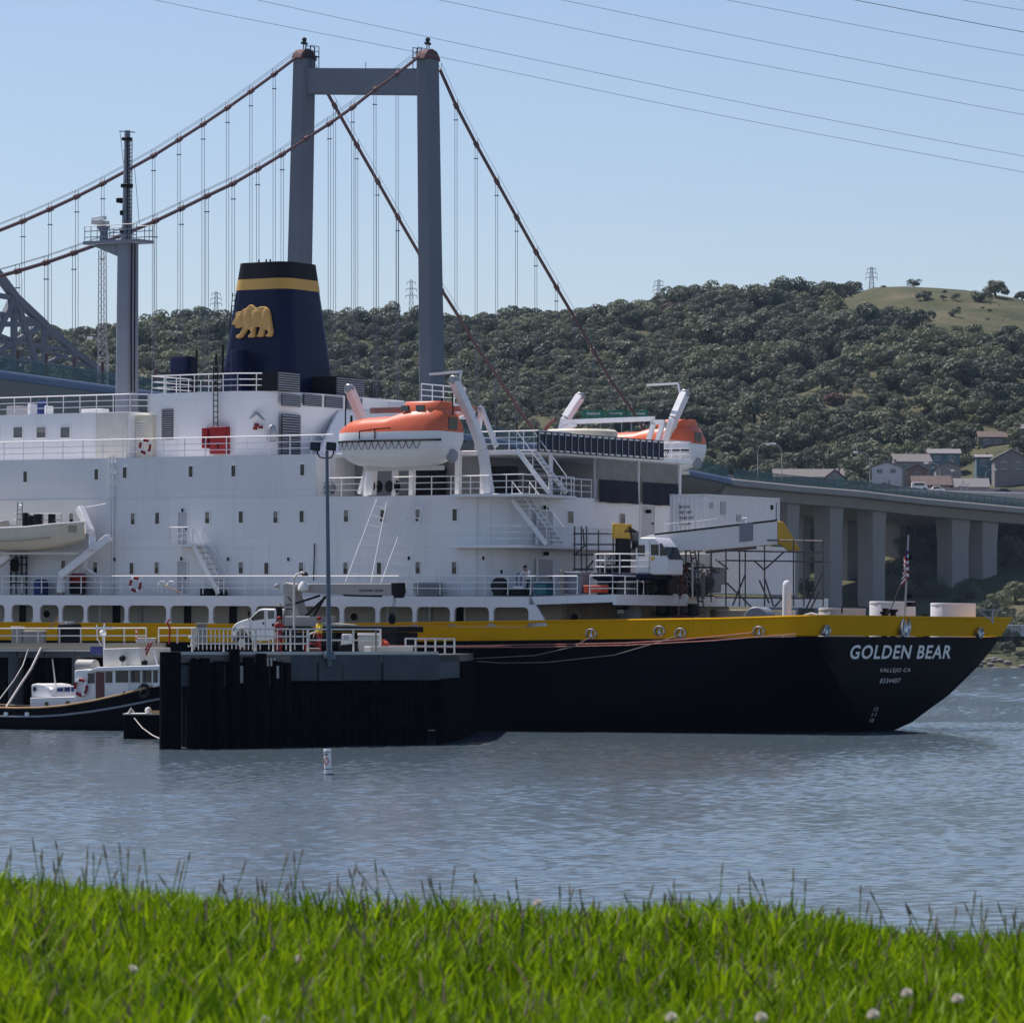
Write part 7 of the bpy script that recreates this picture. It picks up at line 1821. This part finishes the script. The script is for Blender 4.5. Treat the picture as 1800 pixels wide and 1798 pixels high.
# two dock workers by the truck
def stand(px, py, Y, label, mats, helmet, turn=0.0, arm=0.0):
    p = W(px, py, Y); M4 = T((p.x, Y, p.z)) @ Matrix.Rotation(turn, 4, 'Z')
    person(M4, label, {"pelvis": (0, 0, .92), "waist": (0, -.01, 1.06), "chest": (0, -.03, 1.30), "neck": (0, -.04, 1.48), "head": (0, -.06, 1.58), "crown": (0, -.05, 1.68), "nose": (0, -.17, 1.57),
        "shL": (-.2, -.02, 1.38), "elL": (-.27, -.02, 1.12), "wrL": (-.26, -.14, .92), "paL": (-.25, -.18, .86), "shR": (.2, -.02, 1.38), "elR": (.28, -.06-arm*.1, 1.14), "wrR": (.22, -.2-arm*.15, .98+arm*.25), "paR": (.2, -.25-arm*.18, .95+arm*.3),
        "hipL": (-.1, 0, .87), "knL": (-.11, -.03, .48), "anL": (-.12, .02, .09), "toL": (-.13, -.15, .04), "hipR": (.1, 0, .87), "knR": (.12, -.06, .48), "anR": (.13, .0, .09), "toR": (.15, -.17, .04)}, mats, helmet=helmet)
stand(490, 1148, 206, "person in red overalls standing beside the truck cab", ("skin", "overall_red", "overall_red"), "red", R(50), .8)
stand(562, 1149, 203, "person in an orange and yellow vest standing just left of the light pole", ("skin", "hi_vis_yellow", "overall_red"), "red", R(-60), 1.0)

# ------------------------------------------------------------------ tugboat
TG = -11.6
tgo = U(120, 1283, TG); tug = thing("tugboat", "black-hulled tugboat with white wheelhouse moored by the pier at left", "tugboat", SHIP @ T(tgo))
def gp(mb, name, mat, parent=None, **k): return mb.build(name, mat, parent or tug, off=tgo, **k)
CT = TG + 2.2
sheer = [(-70, 1236, .4), (-55, 1240, 1.5), (-20, 1243, 2.0), (30, 1244, 2.2), (70, 1243.5, 2.2), (110, 1240, 2.2), (160, 1232, 2.2), (210, 1221, 2.1), (260, 1208, 1.75), (300, 1198, 1.15), (325, 1192, .15)]
rings = []
for px, py, hb in sheer:
    p = U(px, py, CT-hb); zw = -.9
    rings.append([Vector((p.x, CT + y*hb, zw + (p.z-zw)*h)) for y, h in ((-1, 1), (-.97, .6), (-.85, .25), (-.5, 0), (.5, 0), (.85, .25), (.97, .6), (1, 1), (.93, 1), (.93, .86), (-.93, .86), (-.93, 1))])
th_ = gp(MB().loft(rings), "hull", "hull_black", smooth=45)
MB().path([r_[0] for r_ in rings], .06, 6).build("cap_rail", "wood_trim", th_, off=tgo); MB().path([r_[7] for r_ in rings], .06, 6).build("cap_rail", "wood_trim", th_, off=tgo)
MB().path([r_[0].lerp(r_[1], .55) + Vector((0, -.05, 0)) for r_ in rings], .06, 6).build("rub_rail", "louvre_grey", th_, off=tgo)
for px in (11, 48): p = U(px, 1255, TG); MB().box(p + Vector((-.12, -.06, -.1)), p + Vector((.12, .02, .1))).build("freeing_port", "white_plain", th_, off=tgo)
def tpoly(pts, t0, d, name, mat, parent=None, **k): return gp(MB().prism([U(x, y, TG+t0) for x, y in pts], (0, d, 0)), name, mat, parent, **k)
aft = tpoly([(53, 1246), (53, 1226), (132, 1224), (132, 1242)], .6, 3.2, "after_cabin", "white_plain", bevel=.03)
for px, py in ((82, 1237), (119, 1235.5)): MB().lathe(U(px, py, TG+.58), [(.12, 0), (.12, .03)], 14, (0, -1, 0)).build("porthole", "glass_dark", aft, off=tgo)
tpoly([(55, 1225), (55, 1203), (64, 1201), (78, 1203), (85, 1211), (90, 1225)], 1.0, 2.2, "companion_hood", "white_plain", bevel=.06)
MB().lathe(U(61, 1211, TG+.98), [(.13, 0), (.13, .03)], 14, (0, -1, 0)).build("porthole", "glass_dark", aft, off=tgo)
gp(MB().path([U(92, 1224, TG+1.3), U(91, 1214, TG+1.3), U(86, 1212, TG+1.3)], .2, 12), "cowl_vent", "white_plain"); tpoly([(99, 1216), (100, 1208), (131, 1206), (131, 1215)], .9, 2.4, "cover", "blue_cover", bevel=.05)
mb = MB()
for px in (99, 112, 124): mb.tube(U(px, 1224, TG+.8), U(px, 1207, TG+.8), .025, n=5)
mb.tube(U(98, 1207, TG+.8), U(131, 1206, TG+.8), .025, n=5); gp(mb, "after_rail", "pipe_rail")
gp(MB().path([U(98, 1207, TG+2), U(92, 1158, TG+2)], .05, 6, .03), "pole", "pipe_rail")
wh = tpoly([(131, 1241), (131, 1178), (150, 1176), (282, 1174), (282, 1205), (210, 1222), (165, 1236)], .55, 3.3, "wheelhouse", "white_plain", bevel=.04)
tpoly([(168, 1236), (168, 1181), (183, 1181), (183, 1232)], .52, .04, "door", "maroon_door", wh)
for x0, x1, y0, y1 in ((154, 166, 1183, 1201), (185, 197, 1180, 1200), (203, 225, 1178, 1199.5), (229, 246, 1178, 1199.5), (250, 266, 1178, 1199.5), (269, 277, 1178, 1199.5)):
    wd = tpoly([(x0, y1), (x0, y0), (x1, y0), (x1, y1)], .53, .03, "window", "glass_dark", wh); tpoly([(x0-1, y1+1), (x0-1, y1), (x1+1, y1), (x1+1, y1+1)], .5, .05, "sill", "white_plain", wh)
tpoly([(150, 1180), (172, 1172), (282, 1169), (284, 1177), (172, 1179)], .3, 3.8, "roof", "white_plain", bevel=.03)
tpoly([(182, 1171), (182, 1140), (245, 1138), (248, 1169)], .9, 2.6, "flying_bridge", "white_dirty", bevel=.03)
gp(MB().lathe(U(137, 1170, TG+1.0), [(.25, 0), (.34, .05), (.34, U(169, 1170, TG+1).x-U(137, 1170, TG+1).x-.05), (.25, U(169, 1170, TG+1).x-U(137, 1170, TG+1).x)], 18, (1, 0, 0)), "liferaft_canister", "raft_grey")
for px, py in ((215, 1157), (254, 1165)): sl_ = gp(MB().ball(U(px, py, TG+.7), .18, 12), "searchlight", "black"); MB().tube(U(px, py, TG+.7), U(px, 1172, TG+.7), .04).build("bracket", "galv", sl_, off=tgo)
mb = MB(); mb.tube(U(183, 1170, TG+2.2), U(183, 1095, TG+2.2), .05, n=6); mb.tube(U(171, 1125, TG+2.2), U(170, 1098, TG+2.2), .03, n=6); mb.path([U(171, 1122, TG+2.2), U(178, 1134, TG+2.2)], .03, 5); gp(mb, "signal_mast", "white_plain")
gp(MB().bar(U(168, 1104, TG+2.2), U(198, 1104, TG+2.2), .18, .12), "radar_scanner", "white_plain"); gp(MB().ball(U(181, 1112, TG+2.2), .2, 12, (1, 1, .8)), "radar_dome", "white_plain")
gp(MB().box(U(158, 1150, TG+1.6), U(181, 1136, TG+2.6)), "tarp_bundle", "blue_cover", bevel=.15)
mb = MB(); a0, a1, b0_, b1 = U(249, 1155, TG+1.4), U(262, 1130, TG+1.4), U(256, 1153, TG+1.4), U(268, 1128, TG+1.4)
mb.tube(a0, a1, .04, n=5); mb.tube(b0_, b1, .04, n=5)
for k in range(5): mb.tube(a0.lerp(a1, (k+.5)/5), b0_.lerp(b1, (k+.5)/5), .03, n=5)
gp(mb, "boarding_ladder", "red")
gp(MB().path([U(270, 1142, TG+1.5), U(276, 1168, TG+1.5)], .05, 6), "antenna_mount", "white_plain")
gp(MB().path([U(253, 1214, TG+.42) + Vector((math.cos(a)*.3, 0, math.sin(a)*.3)) for a in (j*math.pi/9 for j in range(19))], .1, 8), "tyre_fender", "tyre"); gp(MB().box(U(216, 1224, TG+.1), U(221, 1215, TG+.3)), "bitt", "black")
mb = MB()
for px in (227, 247): mb.tube(U(px, 1216, TG+.35), U(px, 1178, TG+.35), .03, n=5)
gp(mb, "awning_post", "pipe_rail")
life_ring(U(142, 1208, TG+.42), "large red and white life ring on the tug's wheelhouse", .40)
# tug lines up to the walkway
line([SHIP @ U(11, 1243, TG+.2), SHIP @ U(35, 1205, TG+2), SHIP @ U(55, 1175, -9), lw(72, -7.6, ZW+.1)], "thick pale rope from the tug up to the walkway", "rope_white", .07)
line([SHIP @ U(-3, 1232, TG+.2), SHIP @ U(25, 1195, TG+2), SHIP @ U(40, 1170, -9), lw(50, -7.6, ZW+.05), lw(78, -7.7, ZW+.08)], "thin dull rope beside the thick tug rope", "raft_grey", .035)
# work float between the tug and the piles
a, b_ = W(217, 1299, 203), W(300, 1299, 203); fl = thing("work_float", "low black float with pale gear on top, left of the dark piles", "float", T((a.x, 203, 0)))
w = b_.x-a.x; h = CH + (YH-1254)/FOC*203
MB().box((0, 0, -.6), (w, 2.4, h-.06)).build("hull", "creosote", fl, bevel=.06); MB().box((-.04, -.04, h-.06), (w+.04, 2.44, h)).build("deck", "kerb", fl)
MB().path([(.25, .2, h), (.35, .2, h+.22), (.45, .2, h+.05)], .08, 8).build("rope_coil", "rope_white", fl); MB().ball((1.15, .4, h+.14), .17, 10).build("fender_ball", "white_plain", fl); MB().box((1.3, .2, h), (1.7, .6, h+.13)).build("gear_box", "wood_trim", fl)
line([W(236, 1262, 202.8), W(250, 1279, 202), W(268, 1292, 200), W(283, 1299, 190)], "slack pale line from the float to the piles", "rope_white", .025)

# ------------------------------------------------------------------ channel marker buoy
Y = CH*FOC/(1361.5-YH); b0 = W(576.5, 1361.5, Y); r = thing("marker_buoy", "white cylindrical marker buoy with red bands floating in front of the pier", "buoy", T((b0.x, Y, 0)) @ Matrix.Rotation(R(-1.2), 4, 'Y'))
k = Y/FOC
MB().lathe((0, 0, 0), [(7*k, -.5), (6.6*k, .05), (6.2*k, 40*k), (6.6*k, 40.2*k), (6.8*k, 44*k), (6*k, 45.5*k)], 24).build("body", "white_plain", r)
MB().lathe((0, 0, -.02), [(11*k, -.12), (11.5*k, .0), (11*k, .045), (7*k, .06)], 24).build("float_collar", "tyre", r)
for z in (39.0, 9.5): MB().lathe((0, 0, z*k), [(6.55*k, 0), (6.5*k, 1.9*k)], 24).build("red_band", "red", r)
dm = MB(); 
for s, (p, q) in enumerate((((-5, 0), (0, 7)), ((0, 7), (5, 0)), ((5, 0), (0, -7)), ((0, -7), (-5, 0)))):
    seg = []
    for f in np.linspace(0, 1, 7):
        x = p[0] + (q[0]-p[0])*f; z = p[1] + (q[1]-p[1])*f; an = -math.pi/2 - R(22) + x/6.4
        seg.append((6.62*k*math.cos(an), 6.62*k*math.sin(an), (24+z)*k))
    dm.path(seg, .9*k, 5)
dm.build("diamond_mark", "red_orange", r)
for j in range(4):
    an = -math.pi/2 - R(45) + j*.28; MB().box((6.5*k*math.cos(an)-.8*k, 6.5*k*math.sin(an)-.25*k, 34.4*k), (6.5*k*math.cos(an)+.5*k, 6.5*k*math.sin(an)+.1*k, 37*k)).build("letter_mark", "black", r)

# ------------------------------------------------------------------ air: thin haze round the whole place
def haze():
    m = bpy.data.materials.new("haze"); m.use_nodes = True; nt = m.node_tree
    nt.nodes.remove(nt.nodes["Principled BSDF"])
    v = N(nt, "ShaderNodeVolumePrincipled"); v.inputs["Density"].default_value = HAZE; v.inputs["Color"].default_value = (0.52, 0.72, 1.0, 1); v.inputs["Anisotropy"].default_value = 0.2
    nt.links.new(v.outputs[0], nt.nodes["Material Output"].inputs["Volume"])
    MB().box((-3200, -60, -6), (3200, 3200, 190)).build("haze", m, smooth=0, kind="stuff")
HAZE = 0.000028
haze()
